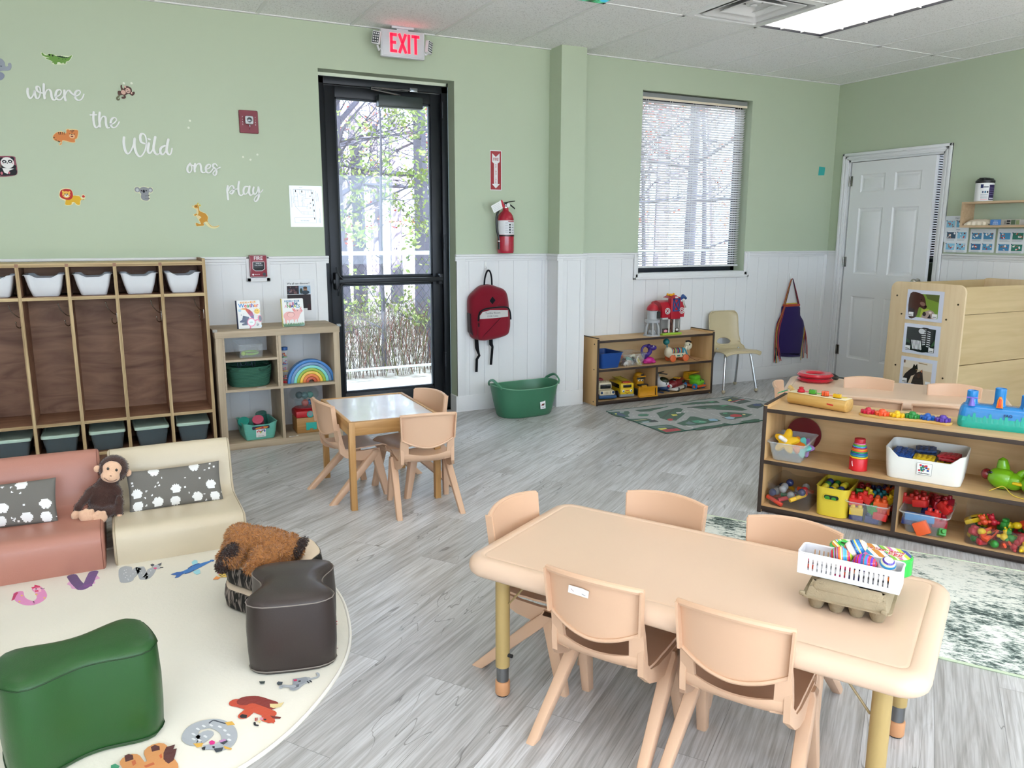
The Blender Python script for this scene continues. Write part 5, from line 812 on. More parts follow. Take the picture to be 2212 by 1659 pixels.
# ---------------------------------------------------------------- changing cabinet
t=thing('changing_cabinet','pale birch changing cabinet with three animal photographs on its end','cabinet',(-1.10,-2.165,0));L,D,H=1.07,.575,1.032
PP=[(y,z) for y,z in rr(D,H,.055,5,D/2,H/2)];PP=[(y,max(z,0) if z > .06 else 0) for y,z in PP]
def endp(x):
    mb=MB();mb.prism([(y,z) for y,z in PP],0,.018,.003,Matrix(((0,0,1,x),(1,0,0,0),(0,1,0,0),(0,0,0,1))));return mb
q=endp(0).build('end_panel','birch',t);endp(L -.018).build('end_panel','birch',t)
for y,z in ((.045,.90),(.52,.93),(.12,.79),(.47,.80),(.10,.38),(.48,.42)): e=MB('#6e6250');e.cyl((-.002,y,z),(0,y,z),.0065,n=12);e.build('screw','metal',q)
for i,(z0,z1,y) in enumerate(((.832,1.018,.012),(.480,.828,.022),(.10,.476,.014))):
    mb=MB();mb.box(.018,L -.018,y,y+.016,z0,z1);mb.build('front_panel','birch_h',t)
mb=MB();mb.box(.018,L -.018,D -.03,D -.014,.05,1.02);mb.build('back_panel','birch_h',t)
mb=MB();mb.box(.018,L -.018,.02,D -.02,.86,.876);mb.build('tray','birch_h',t)
# ---------------------------------------------------------------- rugs
vcmat('rug',1.0,spec=.05,nscale=90,nstr=.5,sheen=.3,var=.05,vscale=3)
def art(mb,L,z0,dz=.00012,h=.0006):
    for i,q in enumerate(L):
        z=z0+dz*i
        if q[0] == 'p': mb.prism(q[2],z,z+h,0,None,q[1])
        else:
            w_=q[2];P=smooth_path([(a,b,0) for a,b in q[3]],5) if len(q[3]) > 2 else q[3]
            if isinstance(w_,list): n=len(P);w_=[w_[min(int(k/max(1,n -1)*(len(w_) -1)),len(w_) -2)]*(1 -(k/(n -1)*(len(w_) -1)) % 1)+w_[min(int(k/max(1,n -1)*(len(w_) -1))+1,len(w_) -1)]*((k/(n -1)*(len(w_) -1)) % 1) for k in range(n)]
            mb.stroke([(p[0],p[1]) for p in P],w_,z,z+h,None,q[1])
cx,cy,R0=-6.496,-2.765,.945
t=thing('round_rug','round cream rug with animal shaped letters around its edge','rug',(0,0,0))
mb=MB('#efeadb');P=[(cx+(R0+.004*sin(5*a)+.003*sin(11*a))*cos(a),cy+(R0+.004*sin(5*a)+.003*sin(11*a))*sin(a)) for a in [2*pi*i/120 for i in range(120)]]
mb.prism(P,0,.0065,.002);mb.build('pile','rug',t)
mb=MB('#f6f2e8');mb.tube([(x,y,.006) for x,y in offset(P,.006)],.005,8,closed=True);mb.build('edging','rug',t)
mb=MB();art(mb,RUGART,.0062,.00004,.0006);mb.build('printed_letters','rug',t,smooth=False)
t=thing('road_rug','green and grey play rug printed with roads in front of the vehicle shelf','rug',(0,0,0))
mb=MB('#a9acae');P=[]
for (a,b) in (((-2.865,-.51),(-1.585,-.505)),((-1.585,-.505),(-1.30,-1.30)),((-1.30,-1.30),(-2.871,-1.268)),((-2.871,-1.268),(-2.865,-.51))):
    for k in range(10): P.append((a[0]+(b[0] -a[0])*k/10+.004*sin(k*1.3),a[1]+(b[1] -a[1])*k/10+.005*sin(k*1.9)))
mb.prism(P,0,.004);mb.build('pile','rug',t)
mb=MB('#14564a');mb.tube([(x,y,.003) for x,y in P],.0035,6,closed=True);mb.build('edging','rug',t)
mb=MB();art(mb,ROADART,.0035,.00003,.0006);mb.build('printed_roads','rug',t,smooth=False)
def dist_mat():
    m,nt,b=newmat('distressed_rug');L=nt.links.new;tc=N(nt,'ShaderNodeTexCoord')
    def nz(s,d,sc=(1,1,1),dist=0.0):
        mp=N(nt,'ShaderNodeMapping');mp.inputs['Scale'].default_value=sc;L(tc.outputs['Object'],mp.inputs[0]);n=N(nt,'ShaderNodeTexNoise');n.inputs['Scale'].default_value=s;n.inputs['Detail'].default_value=d;n.inputs['Roughness'].default_value=.75;n.inputs['Distortion'].default_value=dist;L(mp.outputs[0],n.inputs['Vector']);return n.outputs['Fac']
    a=nz(2.6,3,(1,1,1),.8);f=nz(70,4,(.45,1,1));s=N(nt,'ShaderNodeMath',operation='MULTIPLY_ADD');s.inputs[1].default_value=.85;L(a,s.inputs[0]);L(f,s.inputs[2])
    r=N(nt,'ShaderNodeValToRGB');e=r.color_ramp.elements;e[0].position=.76;e[0].color=lin('#35423f');e[1].position=1.02;e[1].color=lin('#e9ebe2')
    q=e.new(.85);q.color=lin('#6f7f79');q=e.new(.93);q.color=lin('#c9d0c8')
    L(s.outputs[0],r.inputs[0]);L(r.outputs[0],b.inputs['Base Color']);b.inputs['Roughness'].default_value=1;bp=N(nt,'ShaderNodeBump');bp.inputs['Strength'].default_value=.4;bp.inputs['Distance'].default_value=.003;L(f,bp.inputs['Height']);L(bp.outputs[0],b.inputs['Normal'])
dist_mat()
t=thing('area_rug','grey and white distressed rug between the front table and the toy shelf','rug',(-3.745,-2.615,0),math.degrees(math.atan2(-.835,.55)))
mb=MB();mb.prism(rr(1.95,.93,.02,3,.975,-.465),0,.006,.001);mb.build('pile','distressed_rug',t)
mb=MB('#c5d2b4');mb.tube([(x,y,.004) for x,y in rr(1.95,.93,.02,3,.975,-.465)],.0045,6,closed=True);mb.build('edging','rug',t)
# ---------------------------------------------------------------- soft seating
def seat_unit(label,x0,W,col,seam,zs,zb,yf):
    t=thing('soft_seat',label,'soft seat',(x0,yf,.004),group='vinyl soft seats in front of the lockers')
    k=zs/.145;kb=zb/.38
    P=[(.0,0),(-.006,.06*k),(-.004,.11*k),(.006,.135*k),(.024,.146*k),(.06,.149*k),(.16,.147*k),(.28,.143*k),(.345,.145*k),(.372,.156*k),(.386,.18),(.398,.23*kb),(.41,.30*kb),(.422,.345*kb),(.442,.370*kb),(.470,.380*kb),(.498,.370*kb),(.515,.345*kb),(.522,.25),(.524,.12),(.52,0)]
    mb=MB(col);R=[]
    for x,ins in ((0,.012),(.004,.004),(.012,0),(W*.25,-.0015),(W*.5,-.002),(W*.75,-.0015),(W -.012,0),(W -.004,.004),(W,.012)):
        R.append([(x,y,max(0,z)) for y,z in (offset(P,-ins) if area2(P) < 0 else offset(P,ins))])
    mb.loft(R if True else R);mb.build('cushion','vinyl',t,ang=60)
    for x in (.010,W -.010): s=MB(seam);s.tube([(x,y,z) for y,z in P[:-1]],.0016,5);s.build('seam','vinyl',t)
    return t
seat_unit('cream vinyl soft seat with a grey cloud pillow, beside the cube shelf',-6.322,.530,'#d8cab0','#b0a084',.148,.385,-2.052)
seat_unit('dusty pink vinyl soft seat beside the cream one, in front of the lockers',-6.890,.536,'#b88070','#8a5648',.160,.398,-2.060)
vcmat('pillow_cloth',.9,spec=.1,nscale=500,nstr=.3,var=.03)
def pillow(label,loc,rot,W,H,seed):
    R=random.Random(seed);cl=[]
    gx=int(W/.085)+1
    for i in range(gx):
        for j in range(2):
            x=-W/2+(i+.5)*W/gx+R.uniform(-.01,.01);y=(-.045 if (i+j) % 2 else .0)+(j -.5)*.10+(.03 if i % 2 else -.02);cl.append((x,y))
    dots=[(R.uniform(-W/2,W/2),R.uniform(-H/2,H/2)) for _ in range(34)]
    dots=[d for d in dots if all(math.hypot(d[0] -c[0],d[1] -c[1]) > .032 for c in cl)]
    off=((0,.0),(-.012,.002),(.012,.002),(.006,.011),(-.006,.011),(-.006,-.010),(.007,-.010))
    def colr(u,v):
        x,y=(u -.5)*W,(v -.5)*H
        for c in cl:
            if abs(x -c[0]) < .03 and abs(y -c[1]) < .03 and any(math.hypot(x -c[0] -a,y -c[1] -b) < .0105 for a,b in off): return '#f3f3f1'
        for d in dots:
            if math.hypot(x -d[0],y -d[1]) < .0042: return '#f0f0ee'
        return '#77746e'
    def f(sg):
        def g(u,v):
            a,b=2*u -1,2*v -1;e=(max(0,1 -a*a) ** .38)*(max(0,1 -b*b) ** .42)
            pin=1 -.035*(1 -abs(a)) ** 1*b*b*0;x=a*W/2*(1 -.03*(1 -b*b));y=b*H/2*(1 -.06*(1 -a*a))
            wr=.003*mnoise.noise(Vector((x*14,y*14,seed)))
            return (x,y,sg*(.042*e+wr*e))
        return g
    mb=MB();nu,nv=int(W/.0042),int(H/.0042)
    mb.sheet(f(1),nu,nv,0,colfn=colr);mb.sheet(f(-1),24,14,0,c='#77746e',flip=True)
    o=solo(mb,'pillow','pillow_cloth',label,'pillow',loc,group='grey pillows with white clouds on the soft seats',rot=rot);return o
pillow('grey pillow with white clouds lying on the cream soft seat',(-6.055,-1.775,.232),(68,0,1),.395,.185,4)
pillow('grey pillow with white clouds lying on the pink soft seat',(-6.715,-1.785,.248),(68,0,-3),.385,.19,9)
# wobble stools: concave on two sides, bulging ends
def stool(label,loc,rz,Wd,L,waist,H,col,seam):
    t=thing('foam_stool',label,'stool',loc,rz,group='vinyl foam stools on the round rug')
    def outline(k=1.0):
        P=[];n=14;r=.03
        hw,hl=Wd/2,L/2
        for s in (1,-1):       # ends then sides, counter-clockwise from lower right
            pass
        right=[(hw -(hw -waist/2)*(cos(pi*q/2) ** 2) ** .9,q*(hl -.045)) for q in [-1+2*i/n for i in range(n+1)]]
        def end(s): return [(s*hw*math.cos(a)*1.0,0) for a in ()]
        P += right
        P += [(hw -.006,hl -.022),(hw -.025,hl -.004)]+[(x,hl+.012*(1 -(x/hw) ** 2)) for x in (hw*.6,hw*.3,0,-hw*.3,-hw*.6)]+[(-hw+.025,hl -.004),(-hw+.006,hl -.022)]
        P += [(-x,-y) for x,y in right]
        P += [(-hw+.006,-hl+.022),(-hw+.025,-hl+.004)]+[(x,-hl -.012*(1 -(x/hw) ** 2)) for x in (-hw*.6,-hw*.3,0,hw*.3,hw*.6)]+[(hw -.025,-hl+.004),(hw -.006,-hl+.022)]
        return P
    P=outline();prof=[(.006,0),(0,.008),(-.004,H*.3),(-.005,H*.6),(-.001,H -.020),(.000,H -.012),(.006,H -.003),(.018,H+.003),(.045,H+.008),(.07,H+.010)]
    inn=lambda d: offset(P,d) if d < .02 else [(x*(1 -d/Wd*2.1),y*(1 -d/L*2.1)) for x,y in P]
    mb=MB(col);mb.loft([[(x,y,z) for x,y in inn(d)] for d,z in prof]);mb.build('cushion','vinyl',t,ang=60)
    for zz in (H -.014,.012): s=MB(seam);s.tube([(x,y,zz) for x,y in offset(P,-.0015)],.002,5,closed=True);s.build('seam','vinyl',t)
    return t
stool('dark brown vinyl foam stool with pinched sides on the round rug',(-5.790,-3.045,.007),-13.9,.268,.305,.19,.243,'#3c3330','#8d847c')
stool('green vinyl foam stool with pinched sides on the round rug',(-6.402,-3.288,.007),-77.0,.225,.350,.165,.272,'#295528','#1d3f1e')
# log slice cushions
def bark():
    m,nt,b=newmat('bark_print');L=nt.links.new;tc=N(nt,'ShaderNodeTexCoord');mp=N(nt,'ShaderNodeMapping');mp.inputs['Scale'].default_value=(70,70,9);L(tc.outputs['Object'],mp.inputs[0])
    n=N(nt,'ShaderNodeTexNoise');n.inputs['Scale'].default_value=1;n.inputs['Detail'].default_value=3;n.inputs['Distortion'].default_value=1.2;L(mp.outputs[0],n.inputs['Vector'])
    r=N(nt,'ShaderNodeValToRGB');e=r.color_ramp.elements;e[0].position=.50;e[0].color=lin('#15120f');e[1].position=.62;e[1].color=lin('#8c8078');L(n.outputs['Fac'],r.inputs[0]);L(r.outputs[0],b.inputs['Base Color']);b.inputs['Roughness'].default_value=.9
    m,nt,b=newmat('ring_print');L=nt.links.new;tc=N(nt,'ShaderNodeTexCoord');wv=N(nt,'ShaderNodeTexWave',wave_type='RINGS',rings_direction='Z');wv.inputs['Scale'].default_value=28;wv.inputs['Distortion'].default_value=1.5;wv.inputs['Detail Scale'].default_value=.6
    L(tc.outputs['Object'],wv.inputs['Vector']);ln=N(nt,'ShaderNodeVectorMath',operation='LENGTH');L(tc.outputs['Object'],ln.inputs[0])
    r=N(nt,'ShaderNodeValToRGB');e=r.color_ramp.elements;e[0].color=lin('#c08a68');e[1].color=lin('#e2b493');L(wv.outputs['Fac'],r.inputs[0])
    mr=N(nt,'ShaderNodeMapRange');mr.inputs['From Min'].default_value=.098;mr.inputs['From Max'].default_value=.112;L(ln.outputs['Value'],mr.inputs[0]);mx=N(nt,'ShaderNodeMix',data_type='RGBA');L(mr.outputs[0],mx.inputs[0]);L(r.outputs[0],mx.inputs[6]);mx.inputs[7].default_value=lin('#e3cfb6');L(mx.outputs[2],b.inputs['Base Color']);b.inputs['Roughness'].default_value=.85
bark()
def log_slice(label,loc,r,H):
    t=thing('log_cushion',label,'cushion',loc,20,group='stacked log slice cushions')
    P=[((r+.006*sin(3*a+1)+.004*sin(7*a))*cos(a),(r+.006*sin(3*a+1)+.004*sin(7*a))*sin(a)) for a in [2*pi*i/60 for i in range(60)]]
    mb=MB();mb.loft([[(x,y,z) for x,y in offset(P,d)] for d,z in ((.012,.0),(.002,.008),(-.003,H*.5),(.002,H -.008),(.006,H -.004))]);mb.build('side','bark_print',t,ang=60)
    mb=MB();mb.loft([[(x,y,z -H) for x,y in offset(P,d)] for d,z in ((.004,H -.006),(.010,H),(.03,H+.003),(.034,H+.003))]);o=mb.build('top','ring_print',t,ang=60);o.location=(0,0,H)
    return t
log_slice('lower log slice cushion of the stack under the plush puppy',(-5.772,-2.628,.007),.182,.082)
log_slice('upper log slice cushion with tree rings, under the plush puppy',(-5.770,-2.610,.092),.174,.080)
# ---------------------------------------------------------------- plush animals
def fur(mb,blobs,n,ln,seed,cols):
    """tufts standing on the surface of the ellipsoids"""
    R=random.Random(seed)
    tot=[a[3]*a[4]+a[4]*a[5]+a[3]*a[5] for a in blobs];S=sum(tot)
    for b_,ar in zip(blobs,tot):
        x,y,z,rx,ry,rz,rot=b_;Q=Matrix.Translation((x,y,z)) @ Euler(tuple(rad(a) for a in rot)).to_matrix().to_4x4()
        for _ in range(int(n*ar/S)):
            d=Vector((R.gauss(0,1),R.gauss(0,1),R.gauss(0,1))).normalized();p=Q @ Vector((d.x*rx,d.y*ry,d.z*rz));nn=(Q.to_3x3() @ Vector((d.x/rx,d.y/ry,d.z/rz))).normalized()
            if any((o is not b_) and inside(p,o) for o in blobs): continue
            tg=nn.orthogonal().normalized();tg=(Matrix.Rotation(R.uniform(0,6.28),3,nn) @ tg);tip=p+nn*ln*R.uniform(.6,1.1)+tg*ln*.5+Vector((0,0,-ln*.3));s=nn.cross(tg)*ln*.16
            mb.add([p -s,p+s,tip],[(0,1,2)],c=R.choice(cols))
def inside(p,o):
    x,y,z,rx,ry,rz,rot=o;q=(Matrix.Translation((x,y,z)) @ Euler(tuple(rad(a) for a in rot)).to_matrix().to_4x4()).inverted() @ p
    return (q.x/rx) ** 2+(q.y/ry) ** 2+(q.z/rz) ** 2 < .96
def plush_part(name,parent,blobs,col,nf,ln,seed,cols,smooth=.006):
    mb=MB(col)
    for x,y,z,rx,ry,rz,rot in blobs: mb.sph(x,y,z,rx,ry,rz,18,12,rot=rot)
    o=mb.build(name,'plush',parent)
    r=o.modifiers.new('remesh','REMESH');r.mode='VOXEL';r.voxel_size=smooth;r.use_smooth_shade=True
    s=o.modifiers.new('smooth','SMOOTH');s.iterations=6
    if nf:
        f=MB();fur(f,blobs,nf,ln,seed,cols);q=f.build('fur','plush_hair',o,smooth=False);q['kind']='stuff'
    return o
vcmat('plush_hair',.9,spec=.1,sheen=.4,var=.05)
# paint of a remeshed part comes from its own material colour
def flatplush(name,col):
    m,nt,b=newmat(name);b.inputs['Base Color'].default_value=lin(col);b.inputs['Roughness'].default_value=.95;b.inputs['Sheen Weight'].default_value=.4;bump(nt,b,160,.8,.003)
def plush(name,parent,blobs,matname,col,nf=0,ln=.008,seed=1,cols=('#ffffff',),vox=.006):
    if matname not in M: flatplush(matname,col)
    o=plush_part(name,parent,blobs,col,nf,ln,seed,cols,vox);o.data.materials[0]=M[matname];return o
t=thing('plush_puppy','fluffy brown plush puppy with dark ears sleeping on the log cushions','plush toy',(-5.80,-2.70,.178),-8)
tanf=['#b57a44','#a56c38','#c48a52','#96602f']
plush('body',t,[(.0,.02,.062,.085,.060,.058,(0,12,-12)),(.055,.0,.050,.060,.056,.052,(0,0,0)),(-.05,.035,.078,.055,.05,.05,(0,0,0)),(-.095,.045,.088,.058,.056,.052,(0,20,0)),(-.135,.0,.035,.050,.042,.034,(0,15,30)),(-.12,.02,.06,.045,.045,.04,(0,0,0)),
     (-.035,-.045,.045,.036,.040,.040,(0,0,0)),(-.060,-.075,.022,.032,.030,.026,(0,0,0)),(.03,-.04,.045,.050,.038,.036,(0,25,0)),(-.0,-.065,.028,.045,.028,.026,(0,20,30)),(.085,.01,.035,.035,.045,.035,(0,0,0))],'tan_plush','#a86e3a',15000,.012,3,tanf)
drk=['#3a241a','#2c1a12','#4a3024']
plush('ear',t,[(-.140,-.020,.052,.030,.020,.048,(0,38,20)),(-.162,-.026,.022,.026,.018,.028,(0,40,20))],'dark_plush','#33201a',2500,.009,5,drk)
plush('tail',t,[(.105,-.03,.060,.016,.016,.040,(0,42,0)),(.085,-.035,.040,.022,.02,.026,(0,30,0))],'dark_plush','#33201a',1500,.009,6,drk)
mb=MB('#1a1210');mb.sph(-.172,.01,.03,.008,nu=10,nv=8);mb.build('nose','gloss',t)
t=thing('plush_monkey','dark brown plush monkey with a peach face sitting between the soft seats','plush toy',(-6.350,-1.80,.150),2)
br=['#4a2c24','#3c221c','#583830']
plush('body',t,[(.0,.03,.075,.062,.052,.075,(0,14,0)),(.022,.035,.125,.045,.042,.045,(0,14,0)),(.052,.03,.198,.060,.055,.060,(0,18,0)),
     (-.045,.0,.115,.020,.020,.030,(0,50,0)),(-.070,-.012,.088,.019,.019,.030,(0,42,0)),(-.095,-.022,.062,.018,.018,.026,(0,30,0)),
     (.060,.0,.100,.018,.018,.034,(0,-12,0)),(.062,-.025,.058,.017,.017,.034,(12,0,0)),(.058,-.035,.02,.016,.016,.025,(0,0,0)),
     (-.035,-.02,.030,.034,.045,.026,(0,0,20)),(.018,-.025,.026,.032,.045,.024,(0,0,-10))],'brown_plush','#452a22',9000,.005,8,br)
pk='#e8bd9c'
plush('face',t,[(.046,-.018,.212,.040,.018,.034,(0,18,0)),(.036,-.024,.178,.040,.028,.026,(0,18,0))],'peach_plush',pk)
plush('ear',t,[(-.010,.022,.208,.017,.010,.019,(0,18,0))],'peach_plush',pk);plush('ear',t,[(.108,.022,.172,.017,.010,.019,(0,18,0))],'peach_plush',pk)
plush('hand',t,[(-.108,-.03,.030,.020,.016,.024,(0,30,0)),(-.092,-.035,.032,.008,.010,.014,(0,0,0))],'peach_plush',pk);plush('hand',t,[(.056,-.04,-.006,.015,.015,.024,(0,0,0))],'peach_plush',pk)
for fx,fz,a in ((-.066,.030,10),(-.022,.014,-8)):
    plush('foot',t,[(fx,-.075,fz,.034,.018,.026,(0,a,0)),(fx -.020,-.078,fz+.018,.012,.013,.015,(0,0,0)),(fx -.002,-.080,fz+.024,.012,.013,.015,(0,0,0)),(fx+.018,-.078,fz+.020,.012,.013,.014,(0,0,0))],'peach_plush',pk,vox=.004)
mb=MB('#14100e');mb.sph(.030,-.038,.218,.0052,.004,.0065,10,8);mb.sph(.062,-.034,.207,.0052,.004,.0065,10,8);mb.build('eye','gloss',t)
mb=MB('#5a3a30');mb.tube(smooth_path([(.012,-.046,.182),(.028,-.052,.168),(.046,-.050,.164),(.060,-.044,.168)],4),.0012,5);mb.tube([(.034,-.053,.190),(.041,-.052,.188)],.0014,5);mb.build('stitched_mouth','matte',t)
# ---------------------------------------------------------------- green flexible tub
t=thing('storage_tub','large green flexible oval tub with two handles under the red backpack','tub',(-3.478,-.290,0),3)
def ov(a,b,n=2.6,k=48): 
    P=[]
    for i in range(k):
        th=2*pi*i/k;P.append((a*math.copysign(abs(cos(th)) ** (2/n),cos(th)),b*math.copysign(abs(sin(th)) ** (2/n),sin(th))))
    return P
def rimz(x,a): return .226+.022*(abs(x)/a) ** 4
lev=[(.0,.212,.125),(.012,.222,.133),(.12,.248,.155),(.20,.262,.172)]
R=[[(x,y,z) for x,y in ov(a,b)] for z,a,b in lev]
top=[(x,y,rimz(x,.270)) for x,y in ov(.270,.178)];R.append(top)
R += [[(x*.982,y*.975,rimz(x,.27)) for x,y in ov(.270,.178)]];R += [[(x,y,z) for x,y in ov(a -.005,b -.005)] for z,a,b in lev[::-1][:-1]];R.append([(x,y,.008) for x,y in ov(.205,.118)])
mb=MB('#3f7a5c');mb.loft(R,cap=(True,True));mb.tube([(x,y,z) for x,y,z in top],.0035,6,closed=True,c='#6da583');mb.build('body','plastic',t,ang=60)
for s in (-1,1):
    mb=MB('#4a8566');mb.tube(smooth_path([(s*.250,-.10,.235),(s*.268,-.075,.262),(s*.275,0,.288),(s*.268,.075,.262),(s*.250,.10,.235)],5),.0065,8,flat=1.6);mb.build('handle','plastic',t)
mb=MB('#eceef0');X=T(.075,-.1535,.092,84,0,3);mb.prism([(-.024,-.03),(.024,-.03),(.024,.03),(-.024,.03)],0,.0006,0,X);mb.prism([(-.017,-.004),(-.004,.008),(.014,.010),(.017,.004),(.006,-.006)],.0006,.0009,0,X,'#7a2028');mb.prism([(.0,.0),(.01,.008),(.016,.004),(.008,-.004)],.0009,.0011,0,X,'#3a4a2c');mb.box(-.006,.006,-.021,-.018,.0006,.0009,0,X,'#303030')
o=mb.build('picture_label','paper',t);o['label']='white picture label'
# ---------------------------------------------------------------- cut-out words and animals on the wall
LB={'where': 'white cut-out script word where, topmost of the wall words','the': 'white cut-out script word the, below where','Wild': 'large white cut-out script word Wild','ones': 'white cut-out script word ones','play': 'white cut-out script word play, lowest of the wall words'}
for wd,S in WORDS.items():
    w0=.0135 if wd == 'Wild' else .0115;mb=MB('#efefec');X0=sum(p[0] for s in S for p in s)/sum(len(s) for s in S);Z0=sum(p[1] for s in S for p in s)/sum(len(s) for s in S)
    for i,s in enumerate(S):
        P=smooth_path([(a -X0,b -Z0,0) for a,b in s],6) if len(s) > 2 else [(a -X0,b -Z0,0) for a,b in s]
        P=[(p[0],p[1]) for p in P];ws=[]
        for k in range(len(P)):
            a,b=P[max(k -1,0)],P[min(k+1,len(P) -1)];dn=max(0,a[1] -b[1])/(math.hypot(b[0] -a[0],b[1] -a[1])+1e-9);ws.append(w0*(.62+.48*dn))
        mb.stroke(P,ws,.002+i*.00004,.0075+i*.00004,RX)
    solo(mb,'wall_word','paint',LB[wd],'wall word',(X0,0,Z0),group='cut-out words on the green wall',smooth=False)
AL={'crocodile': 'green crocodile cut-out on the wall above the word where','elephant': 'grey elephant cut-out on the wall, cut by the photo edge','panda': 'black and white panda cut-out on the wall','tiger': 'orange striped tiger cub cut-out on the wall','lion': 'yellow lion cut-out with a red mane on the wall',
      'monkey': 'brown swinging monkey cut-out on the wall','koala': 'grey koala cut-out on the wall','kangaroo': 'orange kangaroo cut-out on the wall'}
for nm,L in ANIMALS.items():
    P0=L[0][2] if L[0][0] == 'p' else [(L[0][2][0],L[0][2][1])];X0=sum(p[0] for p in P0)/len(P0);Z0=sum(p[1] for p in P0)/len(P0);mb=MB()
    for i,(k,c,d) in enumerate(L):
        P=[(a -X0,b -Z0) for a,b in d] if k == 'p' else ell(d[0] -X0,d[1] -Z0,max(d[2],.0012),max(d[3],.0012),18)
        if k == 'p' and len(P) > 6: P=[(p[0],p[1]) for p in smooth_path([(a,b,0) for a,b in P],3,closed=True)]
        mb.prism(P,.0008 if i < 1 else .004+i*.0001,.004+i*.0001+.0003,0,RX,c)
    solo(mb,nm+'_cutout','paint',AL[nm],'wall cut-out',(X0,0,Z0),group='wooden animal cut-outs on the green wall',smooth=False)
DT=[(-6.074,2.254,'white adhesive dot on the wall just above the monkey cut-out, left of two'),(-6.031,2.258,'white adhesive dot on the wall above the monkey cut-out, right of two'),(-5.715,2.060,'white adhesive dot between the words and the red strobe, upper of two'),(-5.726,2.018,'white adhesive dot between the words and the red strobe, lower of two'),
      (-5.407,1.854,'white adhesive dot under the red strobe, left of three'),(-5.315,1.873,'white adhesive dot under the red strobe, highest of three'),(-5.361,1.839,'white adhesive dot under the red strobe, lowest of three')]
for x,z,lb in DT: mb=MB('#e6ead9');mb.prism(ell(0,0,.0068,None,20),0,.0012,.0004,RX);solo(mb,'adhesive_dot','paint',lb,'adhesive dot',(x,0,z),group='white adhesive dots left on the wall')
# fire strobe
t=thing('fire_strobe','dark red fire alarm strobe with a clear lamp on the green wall','fire alarm',(-5.3595,0,2.075))
mb=MB('#7c1528');mb.loft([[(x,-y,z) for x,z in rr(.118,.142,.006,3)] for y in (0,)]+[[(x*k,-(.012+.016*(1 -(x/.06) ** 2))+d,z*k) for x,z in rr(.118,.142,.006,3)] for k,d in ((1,.003),(.97,0))]);mb.build('housing','plastic',t)
mb=MB('#e0d0d4')
for x in (-.040,.040):
    for i,ch in enumerate('FIRE'): mb.text(ch,.013,.0004,T(x,-.0245,.026 -i*.015,90,0,(-14 if x > 0 else 14)*-1))
mb.build('lettering','paint',t,smooth=False)
mb=MB('#c8ccd0');mb.box(-.026,.026,-.045,-.02,-.018,.034,.010);o=mb.build('strobe_lamp','gloss',t);o['label']='clear strobe lamp'
mb=MB('#8a9096');mb.lathe([(.018,0),(.008,.006),(.0,.007)],16,T(0,-.044,.008,90,0,0));mb.box(-.002,.002,-.046,-.04,-.034,-.018,.0005);mb.sph(0,-.028,-.045,.003,nu=8,nv=6,c='#101010');mb.build('reflector','metal',t)
# pull station
t=thing('fire_pull_station','red fire alarm pull station marked FIRE above the cube shelf','fire alarm',(-5.3555,-.001,1.150))
mb=MB('#8c1c30');mb.box(-.056,.056,-.045,0,-.072,.073,.006);mb.build('housing','plastic',t)
mb=MB('#f1eef0');mb.text('FIRE',.034,.0004,T(0,-.0452,.052,90,0,0),sx=.95,bold=.0004)
P=[(-.038,.030),(.038,.030),(.040,-.018),(.022,-.032),(-.022,-.032),(-.040,-.018)];mb.prism(P,0,.001,0,T(0,-.045,0,90)); 
for a,b in (((-.053,.070),(.053,.070)),((.053,.070),(.053,-.069)),((.053,-.069),(-.053,-.069)),((-.053,-.069),(-.053,.070))): mb.stroke([a,b],.0012,0,.0006,T(0,-.045,0,90))
mb.prism(ell(-.038,-.055,.006,None,14),0,.0006,0,T(0,-.045,0,90));mb.text('FIRE-LITE',.0085,.0004,T(-.012,-.0452,-.055,90));mb.text('PUSH IN',.0095,.0004,T(0,-.0492,.018,90));mb.text('PULL DOWN',.0088,.0004,T(0,-.0492,.006,90));mb.build('lettering','paint',t,smooth=False)
mb=MB('#15161a');mb.prism(offset(P,.003) if area2(P) > 0 else offset(P[::-1],.003),.0008,.0038,.0008,T(0,-.045,0,90));mb.prism(ell(.034,-.054,.011,None,18),0,.002,0,T(0,-.045,0,90));mb.build('pull_handle','plastic',t)
mb=MB('#e9e9e8')
o=None
# evacuation map
t=thing('evacuation_plan','white evacuation floor plan sheet beside the glass door','sheet',(-5.012,-.001,1.5455));t.location=(-5.012,-.001,1.5455)
mb=MB('#eceef0');mb.box(-.110,.110,-.0015,0,-.137,.137);mb.build('sheet','laminated',t)
mb=MB('#33383e')
def mp(x,y): return ((x -440)/604*.218,-(y -480)/780*.272)
LN=[[(212,160),(235,480),(365,628),(562,628),(555,165),(212,158)],[(212,160),(585,168),(620,790),(218,790),(212,698),(568,695),(560,628)],[(235,480),(462,482),(462,440),(550,440)],[(222,228),(280,228),(290,480)],[(225,290),(285,292)],[(230,376),(288,378)],[(325,160),(330,260),(430,290)],[(430,165),(435,325),(545,328)],[(330,235),(430,262)],[(365,312),(370,480)],[(365,410),(395,412),(395,480)],[(330,582),(555,584)],[(387,584),(387,628)],[(470,584),(470,628)],[(365,312),(435,325)],[(535,165),(545,290)],[(342,360),(365,360),(365,385),(342,385)]]
for L_ in LN:
    for a,b in zip(L_,L_[1:]): mb.stroke([mp(*a),mp(*b)],.0009,.0015,.0018,RX,caps=False)
for x,y in ((252,190),(368,195),(558,220),(522,280),(568,355),(525,416),(576,450),(518,508),(583,556),(588,708)): a=mp(x,y);mb.box(a[0] -.003 -(.003 if x in (522,525,518) else 0),a[0]+.003,-.0018,-.001,a[1] -(.002 if x in (522,525,518) else .007),a[1]+(.002 if x in (522,525,518) else .007),c='#16181c')
